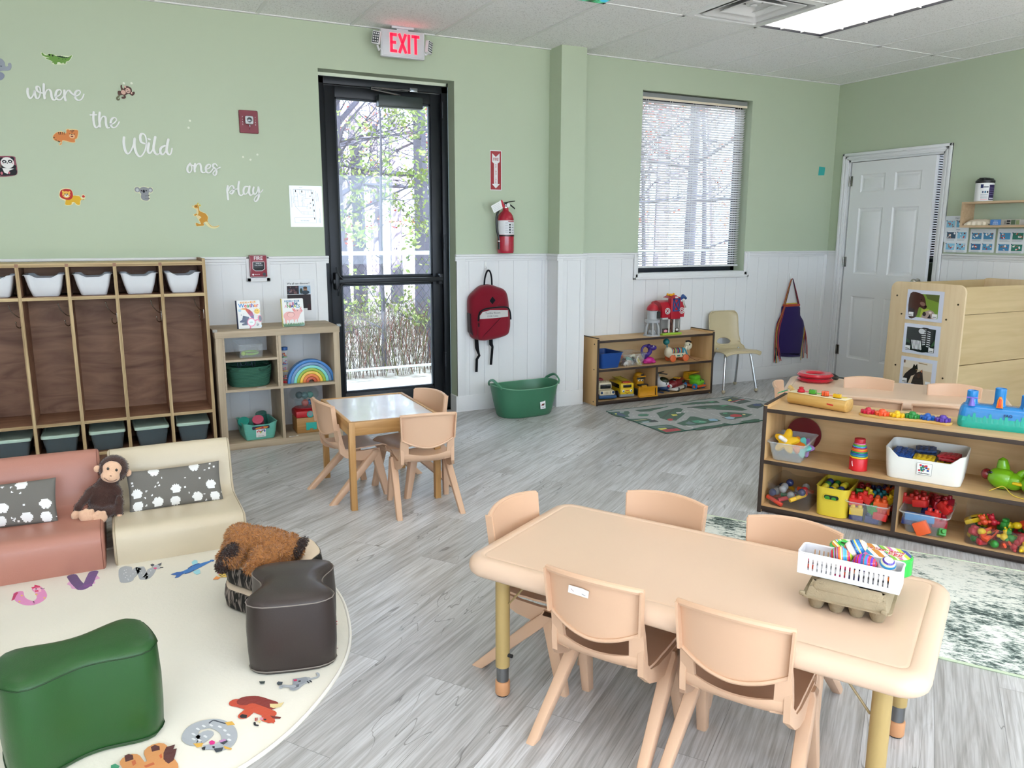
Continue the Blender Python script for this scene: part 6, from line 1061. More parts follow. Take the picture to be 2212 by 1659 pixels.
for x,y in ((480,195),(390,360),(457,505)): a=mp(x,y);P=ell(a[0],a[1],.006,None,16);[mb.stroke([P[i],P[(i+1) % 16]],.0007,.0015,.0018,RX,caps=False) for i in range(16)]
a=mp(402,752);mb.text('PLAYGROUND',.0085,.0003,T(a[0],-.0017,a[1],90));a=mp(350,125);mb.text('ENTRANCE',.0045,.0003,T(a[0],-.0017,a[1],90))
for x0,y0,y1 in ((165,160,500),(200,280,420),(625,175,380),(645,225,370),(665,225,380),(690,515,790),(665,735,790),(678,700,790)): mb.stroke([mp(x0,y0),mp(x0+8,y1)],.0016,.0015,.0018,RX,caps=False,c='#8c9096')
mb.build('plan_drawing','paper',t,smooth=False)
# extinguisher sign
t=thing('extinguisher_sign','red and white fire extinguisher arrow sign above the extinguisher','sign',(-3.579,-.001,1.836));w_,h_=.098,.292
mb=MB('#f0eef0');mb.prism(rr(w_,h_,.004,3),0,.0015,0,RX);mb.build('plate','gloss',t)
mb=MB('#a01c30');mb.prism(rr(w_ -.010,h_ -.010,.003,3),.0015,.0018,0,RX);mb.build('red_field','gloss',t)
mb=MB('#f0eef0');mb.prism([(-.031,.125),(0,.098),(.031,.125),(.031,.062),(.015,.050),(.015,-.100),(.032,-.100),(0,-.132),(-.032,-.100),(-.015,-.100),(-.015,.050),(-.031,.062)],.0018,.0021,0,RX);mb.build('arrow','gloss',t)
mb=MB('#a01c30');mb.text('FIRE',.030,.0003,T(0,-.0023,.080,90),sx=.85,bold=.0005)
for i,ch in enumerate('EXTINGUISHER'): mb.text(ch,.0135,.0003,T(0,-.0023,.042 -i*.0121,90),bold=.0003,sx=1.2)
mb.build('lettering','paint',t,smooth=False)
# extinguisher
t=thing('fire_extinguisher','red fire extinguisher hanging on the wall with a white tag','fire extinguisher',(-3.532,-.075,1.222))
mb=MB('#b01a34');mb.lathe([(.0,.004),(.055,.004),(.060,.0),(.063,.006),(.064,.02),(.064,.235),(.062,.255),(.055,.280),(.042,.300),(.026,.312),(.022,.322),(.022,.336)],32);mb.build('cylinder','gloss',t)
mb=MB('#18181a');mb.lathe([(.0655,.125),(.0655,.135)],32);mb.box(-.03,.03,.05,.070,.11,.16);mb.build('bracket_strap','plastic',t)
mb=MB('#e8e8ea');mb.lathe([(.0648,.137),(.0648,.243)],32,caps=False)
for i in range(7): mb.box(-.034,-.010,-.0665,-.064,.228 -i*.012,.230 -i*.012,c='#9a9aa0')
for i in range(4): mb.box(-.002,.010,-.0668,-.0645,.205 -i*.019,.217 -i*.019,c='#303238');mb.box(.014,.036,-.0668+.006,-.0645+.006,.208 -i*.019,.211 -i*.019,c='#60646a')
mb.box(-.01,.036,-.0668,-.064,.232,.238,c='#a02030');o=mb.build('instruction_label','paper',t)
mb=MB('#cfd2d4');mb.cyl((0,0,.335),(0,0,.362),.018,n=16);mb.cyl((0,-.03,.350),(0,0,.350),.009,n=12);mb.build('valve','metal',t)
mb=MB('#e9e9e9');mb.cyl((.006,-.034,.356),(.006,-.028,.356),.015,n=20);mb.build('gauge','gloss',t)
mb=MB('#121214');mb.tube([(-.02,0,.372),(.03,0,.382),(.078,0,.388)],[.008,.008,.006],8,flat=.5);mb.tube([(.0,0,.362),(.04,0,.358),(.070,0,.338),(.078,0,.330)],[.008,.009,.008,.006],8,flat=.6);mb.box(-.025,.018,-.012,.012,.352,.376,.004);mb.build('lever','plastic',t)
mb=MB('#151517');mb.tube(smooth_path([(-.012,-.01,.355),(-.045,-.01,.345),(-.078,-.01,.28),(-.078,-.01,.18),(-.062,-.012,.11),(-.060,-.012,.07)],6),.0085,10);mb.cyl((-.060,-.012,.075),(-.058,-.012,.028),.0125,n=12);mb.build('hose','plastic',t)
mb=MB('#e9e9ec');mb.cyl((-.0605,-.012,.085),(-.060,-.012,.093),.011,n=12);mb.build('hose_collar','plastic',t)
mb=MB('#f1f1f0');X=T(-.085,-.045,.345,90,0,0) @ Matrix.Rotation(rad(28),4,'Z');mb.prism(rr(.105,.058,.004,3),0,.0008,0,X);mb.prism([(.028,-.029),(.052,-.029),(.052,.029),(.040,.029)],.0008,.001,0,X,'#c03040')
for i in range(4): mb.box(-.045,.02,.016 -i*.011,.0172 -i*.011,.0008,.001,0,X,'#a0a0a4')
mb.tube([(-.035,-.045,.37),(-.005,-.01,.36)],.0008,4,c='#909090');mb.build('inspection_tag','paper',t)
# hooks
def hook(x,z,lb):
    t=thing('wall_hook',lb,'hook',(x,-.009,z),group='white adhesive wall hooks');mb=MB('#f4f4f2');mb.box(-.009,.009,-.004,0,.0,.05,.003);mb.tube(smooth_path([(0,-.004,.02),(0,-.014,.002),(0,-.024,-.008),(0,-.030,.002),(0,-.031,.010)],4),.0035,6);mb.build('hook_body','plastic',t);return t
hook(-3.672,1.105,'white adhesive hook above the red backpack');hook(-.480,.955,'white adhesive hook above the purple apron')
# backpack
t=thing('backpack','dark red backpack with black straps hanging on a hook','backpack',(-3.663,-.012,0))
RED='#7e1828'
OUT=[(-.135,.575),(-.02,.562),(.10,.585),(.150,.625),(.162,.70),(.165,.80),(.150,.905),(.120,.945),(.07,.965),(.0,.985),(-.07,.975),(-.125,.935),(-.168,.885),(-.172,.78),(-.165,.66)]
OUT=[(p[0],p[1]) for p in smooth_path([(a,b,0) for a,b in OUT],4,closed=True)][::-1];OUT=OUT if area2(OUT) > 0 else OUT[::-1]
mb=MB(RED);X=T(0,0,0,90)
mb.loft([[(x,y,z) for x,y in offset(OUT,d)] for d,z in ((.006,.0),(0,.015),(0,.05),(.010,.075),(.03,.092),(.06,.100))],X);mb.build('main_bag','fabric',t,ang=60)
PK=[(-.105,.565),(.10,.588),(.145,.64),(.148,.74),(.132,.80),(.09,.815),(-.02,.812),(-.085,.80),(-.120,.765),(-.125,.66)]
PK=[(p[0],p[1]) for p in smooth_path([(a,b,0) for a,b in PK],4,closed=True)];PK=PK if area2(PK) > 0 else PK[::-1]
mb=MB('#861a2b');mb.loft([[(x,y,z) for x,y in offset(PK,d)] for d,z in ((0,.085),(.002,.112),(.014,.124),(.04,.130))],X);mb.build('front_pocket','fabric',t,ang=60)
mb=MB('#c9c7c4');ST=[(-.118,.733),(-.118,.757),(-.095,.785),(-.03,.797),(.118,.79),(.120,.742),(.02,.735)];mb.prism(ST,.1265,.1315,.001,X);mb.text('Toddler Room',.021,.0004,X @ T(-.01,.774,.1317),'#5a5860');mb.text('(Little Cubs)',.018,.0004,X @ T(-.01,.752,.1317),'#5a5860');o=mb.build('name_panel','fabric',t,smooth=False);o['label']='light grey panel with handwriting'
mb=MB('#15151a');Q=[p for p in PK if p[1] > .69];Q.sort(key=lambda p: math.atan2(p[1] -.70,p[0]));mb.tube([(x,-.118,z) for x,z in Q],.006,8);mb.prism([(-.024,.865),(0,.838),(.026,.868),(.0,.896)],.0995,.1035,0,X)
mb.tube(smooth_path([(-.040,-.04,.965),(-.034,-.04,1.03),(-.012,-.035,1.085),(.010,-.035,1.085),(.022,-.04,1.04),(.026,-.04,.975)],5),.007,6,flat=.4)
mb.tube([(-.120,-.115,.70),(-.122,-.12,.672)],.005,6);mb.build('trim','fabric',t)
mb=MB('#141418'); 
for P in ([(-.105,-.03,.60),(-.098,-.03,.50),(-.085,-.03,.455),(-.080,-.032,.44),(-.100,-.03,.41),(-.104,-.03,.31)],[(.020,-.03,.58),(.022,-.03,.52),(.034,-.03,.50),(.020,-.03,.358)]):
    mb.tube(P,[.016,.016,.010,.011,.011,.011][:len(P)],6,flat=.15)
mb.build('strap','fabric',t)
mb=MB('#3a2228');mb.loft([[(x,y,z) for x,y in [(-.172,.63),(-.148,.60),(-.135,.75),(-.176,.775)]] for z in (.02,.07)],X);mb.build('side_pocket','fabric',t)
# apron
t=thing('apron','dark purple child apron with rainbow ties on a wall hook','apron',(-.452,-.012,0))
AP=[(-.148,.255),(-.118,.215),(.125,.195),(.162,.23),(.180,.50),(.118,.60),(.090,.70),(-.100,.705),(-.118,.62),(-.165,.53),(-.158,.40)]
AP=[(p[0],p[1]) for p in smooth_path([(a,b,0) for a,b in AP],3,closed=True)];AP=AP if area2(AP) > 0 else AP[::-1]
mb=MB('#2c1c58');mb.loft([[(x,y,z) for x,y in offset(AP,d)] for d,z in ((.002,0),(0,.006),(0,.02),(.004,.024),(.03,.028))],X);mb.build('apron_body','fabric',t,ang=60)
mb=MB('#b8482c');mb.box(-.108,.096,-.030,-.006,.690,.712,.002);mb.box(-.10,.07,-.018,-.006,.708,.722,.002,c='#d8b83a');mb.build('neck_band','fabric',t)
R=random.Random(5);CL=['#b83a2c','#18403c','#d8b83a','#1c1c30','#c8502c','#182c50','#8a2048']
for i in range(6):
    mb=MB(CL[i]);dx=(i -2.5)*.004;mb.tube(smooth_path([(-.100+dx,-.02,.70),(-.075+dx,-.022,.80),(-.040+dx*.5,-.024,.93),(-.028,-.028,.955)],5),.0042,5,flat=.5);mb.build('neck_tie','fabric',t)
for i in range(5):
    mb=MB(CL[(i+3) % 7]);dx=(i -2)*.004;mb.tube(smooth_path([(-.022,-.028,.955),(.005+dx*.5,-.024,.90),(.055+dx,-.022,.78),(.088+dx,-.02,.70)],5),.0042,5,flat=.5);mb.build('neck_tie','fabric',t)
for i in range(8):
    mb=MB(CL[i % 7]);dx=(i -3.5)*.006;e=R.uniform(-.025,.03);mb.tube(smooth_path([(-.10+dx*.3,-.028,.70),(-.135+dx*.6,-.03,.60),(-.170+dx,-.03,.50),(-.175+dx,-.03,.35),(-.155+dx*2.2+e,-.03,.20 -R.uniform(0,.05))],5),.0045,5,flat=.5);mb.build('side_tie','fabric',t)
for i in range(6):
    mb=MB(CL[(i+2) % 7]);e=.165+i*.017;mb.tube(smooth_path([(.176,-.02,.50),(.186+i*.004,-.022,.42),(.165+i*.014,-.024,.30),(e,-.024,.16+R.uniform(0,.07))],5),.004,5,flat=.5);mb.build('side_tie','fabric',t)
mb=MB('#3fb0a8');mb.prism([(-.043,-.040),(.036,-.037),(.042,.036),(-.038,.040)],0,.0008,0,RX);solo(mb,'sticky_note','paper','teal sticky note on the green wall near the corner','sticky note',(-.155,-.0,1.955))
# exit sign
t=thing('exit_sign','white emergency exit sign with red letters and two lamp heads','exit sign',(-4.335,-.105,2.63))
mb=MB('#dcdcdf');mb.box(-.157,.157,-.018,.018,-.088,.090,.010);mb.box(-.147,.147,-.021,-.016,-.079,.081,.003,c='#d2d2d6');mb.build('housing','plastic',t)
mb=MB('#d8d8dc');mb.box(-.08,.08,-.022,.022,.098,.113,.004);mb.box(-.04,.04,-.010,.010,.088,.10);mb.build('canopy','plastic',t)
mb=MB('#ff2038')
def bar(a,b): mb.stroke([a,b],.0185,0,.0015,RX,caps=False)
for a,b in (((-.085,-.060),(-.085,.063)),((-.094,.0535),(-.046,.0535)),((-.094,.004),(-.052,.004)),((-.094,-.0505),(-.046,-.0505)),((-.030,-.060),(.018,.063)),((-.030,.063),(.018,-.060)),((.040,-.060),(.040,.063)),((.088,-.060),(.088,.063)),((.060,.0535),(.116,.0535))): bar(a,b)
o=mb.build('exit_lettering','exit_red',t,smooth=False);o.location=(0,-.022,.002)
for s in (-1,1):
    mb=MB('#e4e4e6');X=T(s*.186,-.015,.025 if s < 0 else .0,0,10,s*35);mb.box(-.028,.028,-.014,.014,-.042,.042,.007,X)
    mb.tube([(s*.150,0,-.03),(s*.168,-.005,-.05),(s*.180,-.01,-.035 if s > 0 else -.02)],.008,8);lo=mb.build('lamp_head','plastic',t)
    mb=MB('#4a4c50');mb.box(-.022,.022,-.016,-.0135,-.034,.034,0,X)
    for i in range(3):
        for j in range(4): mb.sph(-.014+i*.014,-.016,-.024+j*.016,.0048,.003,.0055,8,6,X=X,c='#e8eaec')
    mb.build('led_panel','gloss',lo)
# ---------------------------------------------------------------- bins and boxes
def bin_shell(mb,w,d,h,tp=.012,r=.02,th=.0025,rim=.006,zf=None,c=None,n=4,X=None):
    """an open tapered bin, centred, standing on z = 0"""
    def ring(k,z,ins=0.0,top=False):
        P=rr(w -2*tp*(1 -k) -2*ins,d -2*tp*(1 -k) -2*ins,r,n)
        if zf and top: P=[p for p in P]
        return [(x,y,(zf(x,y) if (zf and top) else z)) for x,y in P]
    R=[ring(0,0,.004),ring(0,.003),ring(.6,h*.6),ring(1,h,0,True)]
    if rim: R += [[(x*(1+2*rim/w),y*(1+2*rim/d),z) for x,y,z in ring(1,h,0,True)],[(x*(1+2*rim/w),y*(1+2*rim/d),z+.003) for x,y,z in ring(1,h,0,True)]]
    R += [[(x,y,z+.003) for x,y,z in ring(1,h,th,True)],ring(.6,h*.6,th),ring(0,.004,th)]
    mb.loft(R,c=c,X=X)
def sub(rr_,k=3):
    return rr_
def dense(w,d,r):  # rounded rectangle with extra points on the long sides
    P=rr(w,d,r,4);out=[]
    for i in range(len(P)):
        a,b=P[i],P[(i+1) % len(P)];out.append(a);L=math.hypot(b[0] -a[0],b[1] -a[1])
        if L > .03:
            for k in range(1,10): out.append((a[0]+(b[0] -a[0])*k/10,a[1]+(b[1] -a[1])*k/10))
    return out
def scoop_bin(mb,w,d,h,tp,r,dip,x0,x1,th=.003,c=None,rim=0.0,back=True):
    def zt(x,y):
        f=1.0
        if abs(x) < x1: f=max(0,min(1,(x1 -abs(x))/(x1 -x0)));f=f*f*(3 -2*f)
        else: f=0
        return h -(dip*f if (y < 0 or back) else 0)
    def ring(k,z,ins=0,top=False,ex=0):
        P=dense(w -2*tp*(1 -k) -2*ins+2*ex,d -2*tp*(1 -k) -2*ins+2*ex,r);return [(x,y,zt(x,y) if top else z) for x,y in P]
    R=[ring(0,0,.004),ring(0,.004),ring(.5,(h -dip)*.5),ring(1,h,0,True)]
    if rim: R += [ring(1,h,0,True,rim),[(x,y,z+.003) for x,y,z in ring(1,h,0,True,rim)]]
    R += [[(x,y,z+.002) for x,y,z in ring(1,h,th,True)],ring(.5,(h -dip)*.5,th),ring(0,.005,th)]
    mb.loft(R,c=c)
# ---------------------------------------------------------------- locker contents
LX=[-6.950+a for a in (.12225,.36675,.61125,.85575,1.10025)]
names=['first locker bay at the photo edge','second locker bay from the left','middle locker bay','fourth locker bay from the left','locker bay beside the cube shelf']
first=None;first2=None
for i in range(4,-1,-1):
    lb='white plastic tray in the top of the %s' % names[i];loc=(LX[i]+.003,-.180,1.0065)
    if first is None:
        first=thing('cubby_tray',lb,'bin',loc,0,'white trays in the top of the lockers');mb=MB('#eceeef');scoop_bin(mb,.196,.26,.122,.030,.018,.018,.042,.064,.002,rim=.007)
        first.name='cubby_tray';mb.build('tray_body','plastic',first)
    else: dup(first,loc,label=lb)
    lb='grey box with pale green lid under the %s' % names[i];loc=(LX[i] -.002*(i % 2),-.185,.073)
    if first2 is None:
        first2=thing('shoe_box',lb,'storage box',loc,-1.5,'lidded boxes in the bottom of the lockers');mb=MB('#6a787e');bin_shell(mb,.185,.28,.105,.016,.016,.002,.004);mb.build('box_body','grey_clear',first2)
        mb=MB('#c3dccb');mb.loft([[(x,y,z) for x,y in rr(a,b,.018,4)] for a,b,z in ((.196,.292,.104),(.199,.295,.108),(.198,.294,.119),(.190,.286,.1225),(.176,.27,.1225),(.172,.266,.1195))]);mb.build('lid','plastic',first2)
    else: dup(first2,loc,rz=(-1.5+i*1.3),label=lb)
# ---------------------------------------------------------------- cube shelf contents; shelf local frame origin (-5.695, -.39)
CX,CY=-5.695,-.39
# books
def book(name,label,x,z0,w,h,rz,spine,fn,cat='book'):
    t=thing(name,label,cat,(x,CY+.095,z0),rz,'board books standing on the cube shelf');tilt=T(0,0,0,-8)
    mb=MB('#f4f4f4');X=tilt @ RX;mb.prism(rr(w,h,.008,3,0,h/2),-.010,.010,0,X,'#f4f4f2','#efe9dc');mb.build('pages','paper',t)
    mb=MB(spine);mb.box(-w/2 -.001,-w/2+.006,-.0108,.0108,0,h,.002,tilt);mb.build('spine','paper',t)
    mb=MB();fn(mb,X @ Matrix.Translation((0,0,.0102)),w,h);mb.build('cover_print','gloss',t,smooth=False)
    return t
def cover_weather(mb,X,w,h):
    S=lambda P: [((a -360)/345*w,(520 -b)/410*h) for a,b in P]
    l=[0]
    def p(c,P): l[0] += .00006;mb.prism(S(P),0,.0003+l[0],0,X,c)
    def e(c,x,y,rx,ry): l[0] += .00006;mb.prism(S(ell(x,y,rx,ry,20)),0,.0003+l[0],0,X,c)
    for i in range(5): p('#f0a63c',[(250+i*22,128),(268+i*22,126),(270+i*22,152),(252+i*22,154)])
    e('#f0a63c',375,140,8,8)
    for i in range(4): p('#f0a63c',[(392+i*20,124),(409+i*20,124),(410+i*20,152),(394+i*20,152)])
    mb.text('TOUCH',.0125,.0003,X @ T((305 -360)/345*w,(520 -139)/410*h,.0008),'#ffffff');mb.text('FEEL',.0125,.0003,X @ T((432 -360)/345*w,(520 -138)/410*h,.0008),'#ffffff')
    mb.text('Weather',.034,.0004,X @ T(.002,(520 -188)/410*h,.0006),cols=['#3a8ad0','#e04a3c','#3aa04a','#c0303c','#3a4ab0','#f0902c','#c8283c'],bold=.0007,gap=.93)
    e('#b8d4e8',235,255,22,20)
    cols=['#f2b53a','#e88a34','#c9402c','#b02c3c','#a02468','#5a2a78'];arc=[(240,235),(275,225),(325,224),(372,245),(412,280),(432,330),(430,385)]
    for i in range(6): p(cols[i],[arc[i],arc[i+1],(395 -18*(5 -i)*.9,368 -24*(5 -i))]+([(395 -18*(6 -i)*.9,368 -24*(6 -i))] if i else []))
    e('#f4c64a',482,275,42,40);e('#3a2a1c',468,262,4,8);e('#3a2a1c',494,262,4,8)
    for k in range(7): a=rad(200+k*23);e('#3a2a1c',482+24*cos(a),276 -24*sin(a),3,3)
    for k in range(8): a=k*pi/4;p('#e8a03c',[(482+50*cos(a),275+50*sin(a)),(482+62*cos(a),275+62*sin(a)),(484+62*cos(a),277+62*sin(a)),(484+50*cos(a),277+50*sin(a))])
    p('#24355e',[(275,332),(362,352),(352,392),(300,405),(285,432),(225,428),(222,412),(258,388)]);p('#1c2a50',[(300,385),(360,360),(365,400),(330,470),(255,470),(250,452),(290,430)]);p('#e8ecf2',[(222,425),(285,436),(283,444),(222,434)])
    e('#e46a8a',388,430,60,62);e('#e3e6e6',388,430,48,50);e('#b8c8c4',385,432,26,12);p('#e46a8a',[(440,400),(490,385),(495,400),(450,418)]);e('#e46a8a',515,382,30,52);e('#34363c',520,382,22,42);p('#d84a78',[(362,488),(380,488),(374,520),(356,520)])
    for k in range(8): a=k*pi/4;p('#1f3f68',[(478+6*cos(a) -3,470+6*sin(a) -3),(478+26*cos(a),470+24*sin(a)),(478+6*cos(a)+3,470+6*sin(a)+3)])
    e('#c0d8ee',522,490,14,10);p('#2a3a58',[(250,308),(256,322),(250,328),(246,322)]);p('#4a6a98',[(288,300),(292,308),(286,310)])
def cover_farm(mb,X,w,h):
    S=lambda P: [((a -943)/322*w,(490 -b)/396*h) for a,b in P]
    l=[0]
    def p(c,P): l[0] += .00006;mb.prism(S(P),0,.0003+l[0],0,X,c)
    def e(c,x,y,rx,ry,rot=0): l[0] += .00006;mb.prism(S(ell(x,y,rx,ry,20,0,rot)),0,.0003+l[0],0,X,c)
    for i in range(5): p('#4a88b0',[(830+i*22,118),(848+i*22,116),(850+i*22,142),(832+i*22,144)])
    e('#4a88b0',952,130,7,7)
    for i in range(4): p('#4a88b0',[(968+i*20,116),(985+i*20,116),(986+i*20,142),(970+i*20,142)])
    mb.text('TOUCH',.0125,.0003,X @ T((884 -943)/322*w,(490 -130)/396*h,.0008),'#ffffff');mb.text('FEEL',.0125,.0003,X @ T((1006 -943)/322*w,(490 -130)/396*h,.0008),'#ffffff')
    mb.text('FARM',.029,.0004,X @ T(-.002,(490 -172)/396*h,.0006),cols=['#2a6a4a','#e8a8b8','#b02c78','#2a6a8a'],bold=.0007,gap=.95);mb.text('ANIMALS',.026,.0004,X @ T(-.002,(490 -206)/396*h,.0006),cols=['#e8a8b8','#3a9a4a','#e88a2c','#3a4a9a','#b8c83c','#3a88c8','#2a6a6a'],bold=.0007,gap=.93)
    PG='#eaaaa4';e(PG,880,340,78,62);e(PG,960,340,70,55);p(PG,[(960,300),(1010,262),(1060,258),(1085,270),(1075,290),(1050,310),(1020,380),(960,400)]);e(PG,1015,290,48,38,10);p('#e58a88',[(935,235),(972,238),(985,262),(972,290),(945,272)]);p('#e58a88',[(1040,248),(1070,212),(1068,258)]);e('#e08a8a',1070,270,14,16)
    for a,b,c,d in ((812,360,850,450),(868,380,890,446),(940,380,968,430),(985,370,1010,430)): p(PG,[(a,b),(c,b),(c -8,d),(a+14,d)])
    e('#9a5a58',910,322,54,38);e('#eeb6ae',910,324,49,34);e('#2a1c1c',1010,268,5,4)
    R=random.Random(2)
    for i in range(60): x=790+i*5.1;hh=R.uniform(30,62);p(R.choice(['#6aa83a','#8ac04a','#4a8a34','#3a7030']),[(x -5,470),(x+R.uniform(-5,9),490 -hh),(x+6,470)])
    p('#2f6a3a',[(792,462),(1100,455),(1098,484),(1092,489),(800,489)])
book('board_book','white board book titled Weather with a rainbow umbrella, on the cube shelf',CX+.222,.7655,.148,.180,3,'#1c2440',cover_weather)
book('board_book','white board book titled Farm Animals with a pink pig, on the cube shelf',CX+.500,.7655,.142,.182,0,'#d8cf8a',cover_farm)
# poster behind the pig book
t=thing('discover_poster','white poster We all can discover taped behind the pig book','poster',(-5.088,-.0105,.915));mb=MB('#e6e7e9');mb.box(-.106,.106,-.0015,0,-.138,.140);mb.build('sheet','laminated',t)
mb=MB('#20242a');mb.text('We all can discover!',.0185,.0003,T(-.006,-.0022,.112,90),bold=.0002);mb.build('lettering','paper',t,smooth=False)
mb=MB('#2a2026');k=.0016
def pr(a,b,c_,d,col,l=0): mb.prism([(a,c_),(b,c_),(b,d),(a,d)],k,k+.0002+l*.0001,0,RX,col)
pr(-.084,-.004,.040,.096,'#2c232c');pr(-.004,.076,.040,.096,'#9ab4cc');pr(-.084,.076,-.060,.036,'#2a2226');pr(.050,.076,-.075,-.03,'#3a1c24',1)
R=random.Random(4)
for i in range(26): x,z=R.uniform(-.078,-.012),R.uniform(.045,.090);mb.prism(ell(x,z,R.uniform(.003,.010),R.uniform(.003,.008),8),k,k+.0004+i*.00001,0,RX,R.choice(['#5a3a44','#3a4a5a','#7a5a58','#201c22','#8a7a80']))
mb.prism(ell(.040,.070,.014,.018,16),k,k+.0005,0,RX,'#a07a60');mb.prism(ell(.040,.050,.028,.014,16),k,k+.0006,0,RX,'#33404c');mb.prism(ell(.040,.082,.014,.008,16),k,k+.0007,0,RX,'#4a3428');mb.prism(ell(.012,.060,.010,.02,12),k,k+.0005,0,RX,'#2c3c34')
mb.build('photographs','paper',t,smooth=False)
mb=MB('#d8d2c0');R=random.Random(9)
mb.prism([(-.05,-.006),(-.02,.002),(.0,-.002),(.05,.006),(.048,.012),(.0,.006),(-.03,.008),(-.052,.002)],0,.0008);mb.stroke([(-.03,.004),(.02,.003),(.04,.009)],.001,.0008,.001,c='#6a6048');solo(mb,'torn_tape','paper','torn label tape stuck on the cube shelf in front of the pig book','tape',(CX+.46,CY+.03,.765),group='torn label remains on the cube shelf')
# clear tray with green tape in the upper left insert
t=thing('clear_tray','clear tray with handle holes in the upper left cell of the cube shelf','tray',(CX+.215,CY+.19,.583));mb=MB();bin_shell(mb,.150,.30,.085,.004,.008,.003,0);mb.build('tray_body','clear_plastic',t)
mb=MB('#e8f0f0');P=rr(.082,.028,.012,4,0,.052);mb.tube([(x,-.1485,z) for x,z in P],.002,6,closed=True);mb.tube([(x,y,.0855) for x,y in rr(.150,.30,.008,3)],.002,6,closed=True);mb.build('hole_rim','clear_plastic',t)
t=thing('green_ball_toy','lime green ball toy with a ring inside the clear tray','toy',(CX+.212,CY+.10,.588));mb=MB('#a4c83a');mb.sph(-.038,-.0,.018,.015);mb.build('ball','plastic',t);mb=MB('#8cb83a');mb.tube([(x,.02+y*.6,.018+y*.25) for x,y in ell(.01,0,.045,.03,24)],.008,8,closed=True);mb.build('ring','plastic',t)
# rope basket
t=thing('rope_basket','dark green coiled rope basket in the left middle cell of the cube shelf','basket',(CX+.210,CY+.185,.393));mb=MB('#3f6a58')
for i in range(13): z=.006+i*.0098;k=.88+.12*min(1,i/9);mb.tube([(x*k,y*k,z+(.008*(abs(x)/.14) ** 6 if i > 10 else 0)) for x,y in ov(.138,.155,2.6,40)],.0062,7,closed=True)
mb.loft([[(x*.86,y*.86,.004) for x,y in ov(.138,.155,2.6,40)],[(x*.86,y*.86,.008) for x,y in ov(.138,.155,2.6,40)]]);mb.build('coils','rope',t)
mb=MB('#35594a');mb.tube(smooth_path([(.045,-.150,.118),(.052,-.165,.110),(.085,-.158,.108),(.115,-.130,.112),(.120,-.11,.12)],4),.0055,7);mb.tube(smooth_path([(-.115,-.10,.120),(-.13,-.125,.112),(-.11,-.145,.108),(-.08,-.150,.116)],4),.0055,7);mb.build('handle','rope',t)
t=thing('wire_toy','dark blue looped toy standing in the green rope basket','toy',(CX+.20,CY+.19,.500));mb=MB('#24404c')
for a in (-60,-20,20,60): mb.tube([(.052*sin(rad(a))+.026*cos(b)*cos(rad(a))*.7,0,.012+.045*cos(rad(a))*.6+.024*sin(b)) for b in [2*pi*i/20 for i in range(20)]],.0028,6,closed=True)
mb.build('loops','plastic',t)
# rain stick tower
t=thing('rain_stick','clear rain stick with a blue cap and red base beside the rainbow','toy',(CX+.432,CY+.10,.393));mb=MB('#2a5a9a');mb.cyl((0,0,.218),(0,0,.240),.022,n=20,bev=.003);o=mb.build('cap','plastic',t);mb=MB('#c02c34');mb.cyl((0,0,0),(0,0,.016),.023,n=20,bev=.003);mb.build('base','plastic',t)
mb=MB();mb.cyl((0,0,.016),(0,0,.218),.019,n=20);mb.build('tube','clear_plastic',t)
mb=MB();R=random.Random(1)
for i in range(4): z=.03+i*.047;mb.cyl((0,0,z),(0,0,z+.004),.0175,n=16,c=['#d83a3a','#e8c83a','#2a6ac0','#3a9a4a'][i])
for i in range(60): a=R.uniform(0,6.28);q=R.uniform(.002,.014);z=.036+.047*R.randrange(4)+R.uniform(0,.022);mb.sph(q*cos(a),q*sin(a),z,.0035,nu=6,nv=5,c=R.choice(['#d8433a','#e8b83a','#3a6ac0','#f0f0f0','#c83a6a']))
mb.build('beads','plastic',t)
# rainbow: seven nested arches, each lifts out
t=None;RC=['#3f7ec0','#6a8fb8','#7fd0c4','#96b23c','#eec04a','#e07a3c','#b84a28'];RN=['blue','grey blue','mint','lime green','yellow','orange','dark orange']
for i in range(7):
    r1=.155 -i*.0198;r0=r1 -.0185
    P=[(r1*cos(rad(180*k/28)),r1*sin(rad(180*k/28))*.98) for k in range(29)]+[(r0*cos(rad(180*k/28)),r0*sin(rad(180*k/28))*.98) for k in range(28,-1,-1)]
    mb=MB(RC[i]);mb.prism(P,-.028,.028,.002,RX);solo(mb,'rainbow_arch','plastic','%s arch of the toy rainbow in the cube shelf, %s' % (RN[i],['outermost','second from outside','third from outside','the middle one','third from inside','second from inside','innermost'][i]),'toy block',(CX+.590,CY+.075,.3935),group='nested arches of the toy rainbow')
# teal basket with shakers
t=thing('picture_basket','light teal plastic basket with a picture label, bottom left of the cube shelf','basket',(CX+.235,CY+.135,.043),4);mb=MB('#6fbfae');scoop_bin(mb,.215,.23,.112,.016,.018,.012,.05,.09,.003,rim=.003)
for i in range(6): mb.tube([(x*(.90+.1*(i/6)),y*(.90+.1*i/6),.022+i*.014) for x,y in rr(.213,.228,.018,4)],.0012,4,closed=True)
mb.build('basket_body','plastic',t)
mb=MB('#3a2c44');mb.prism(rr(.11,.020,.006,3,0,.084),.0,.002,0,T(0,-.1135,0,93));mb.prism([(-.04,.077),(.0,.076),(.04,.079),(.048,.088),(.02,.090),(-.03,.086)],.002,.0025,0,T(0,-.1135,0,93),'#d88a3a');mb.prism([(-.01,.077),(.02,.080),(.01,.090)],.0025,.003,0,T(0,-.1135,0,93),'#c02c4a');mb.build('handle_slot','matte',t)
mb=MB('#f0efed');X=T(.0,-.1115,.045,96);mb.prism(rr(.062,.060,.003,3,.0,.004),0,.0008,0,X)
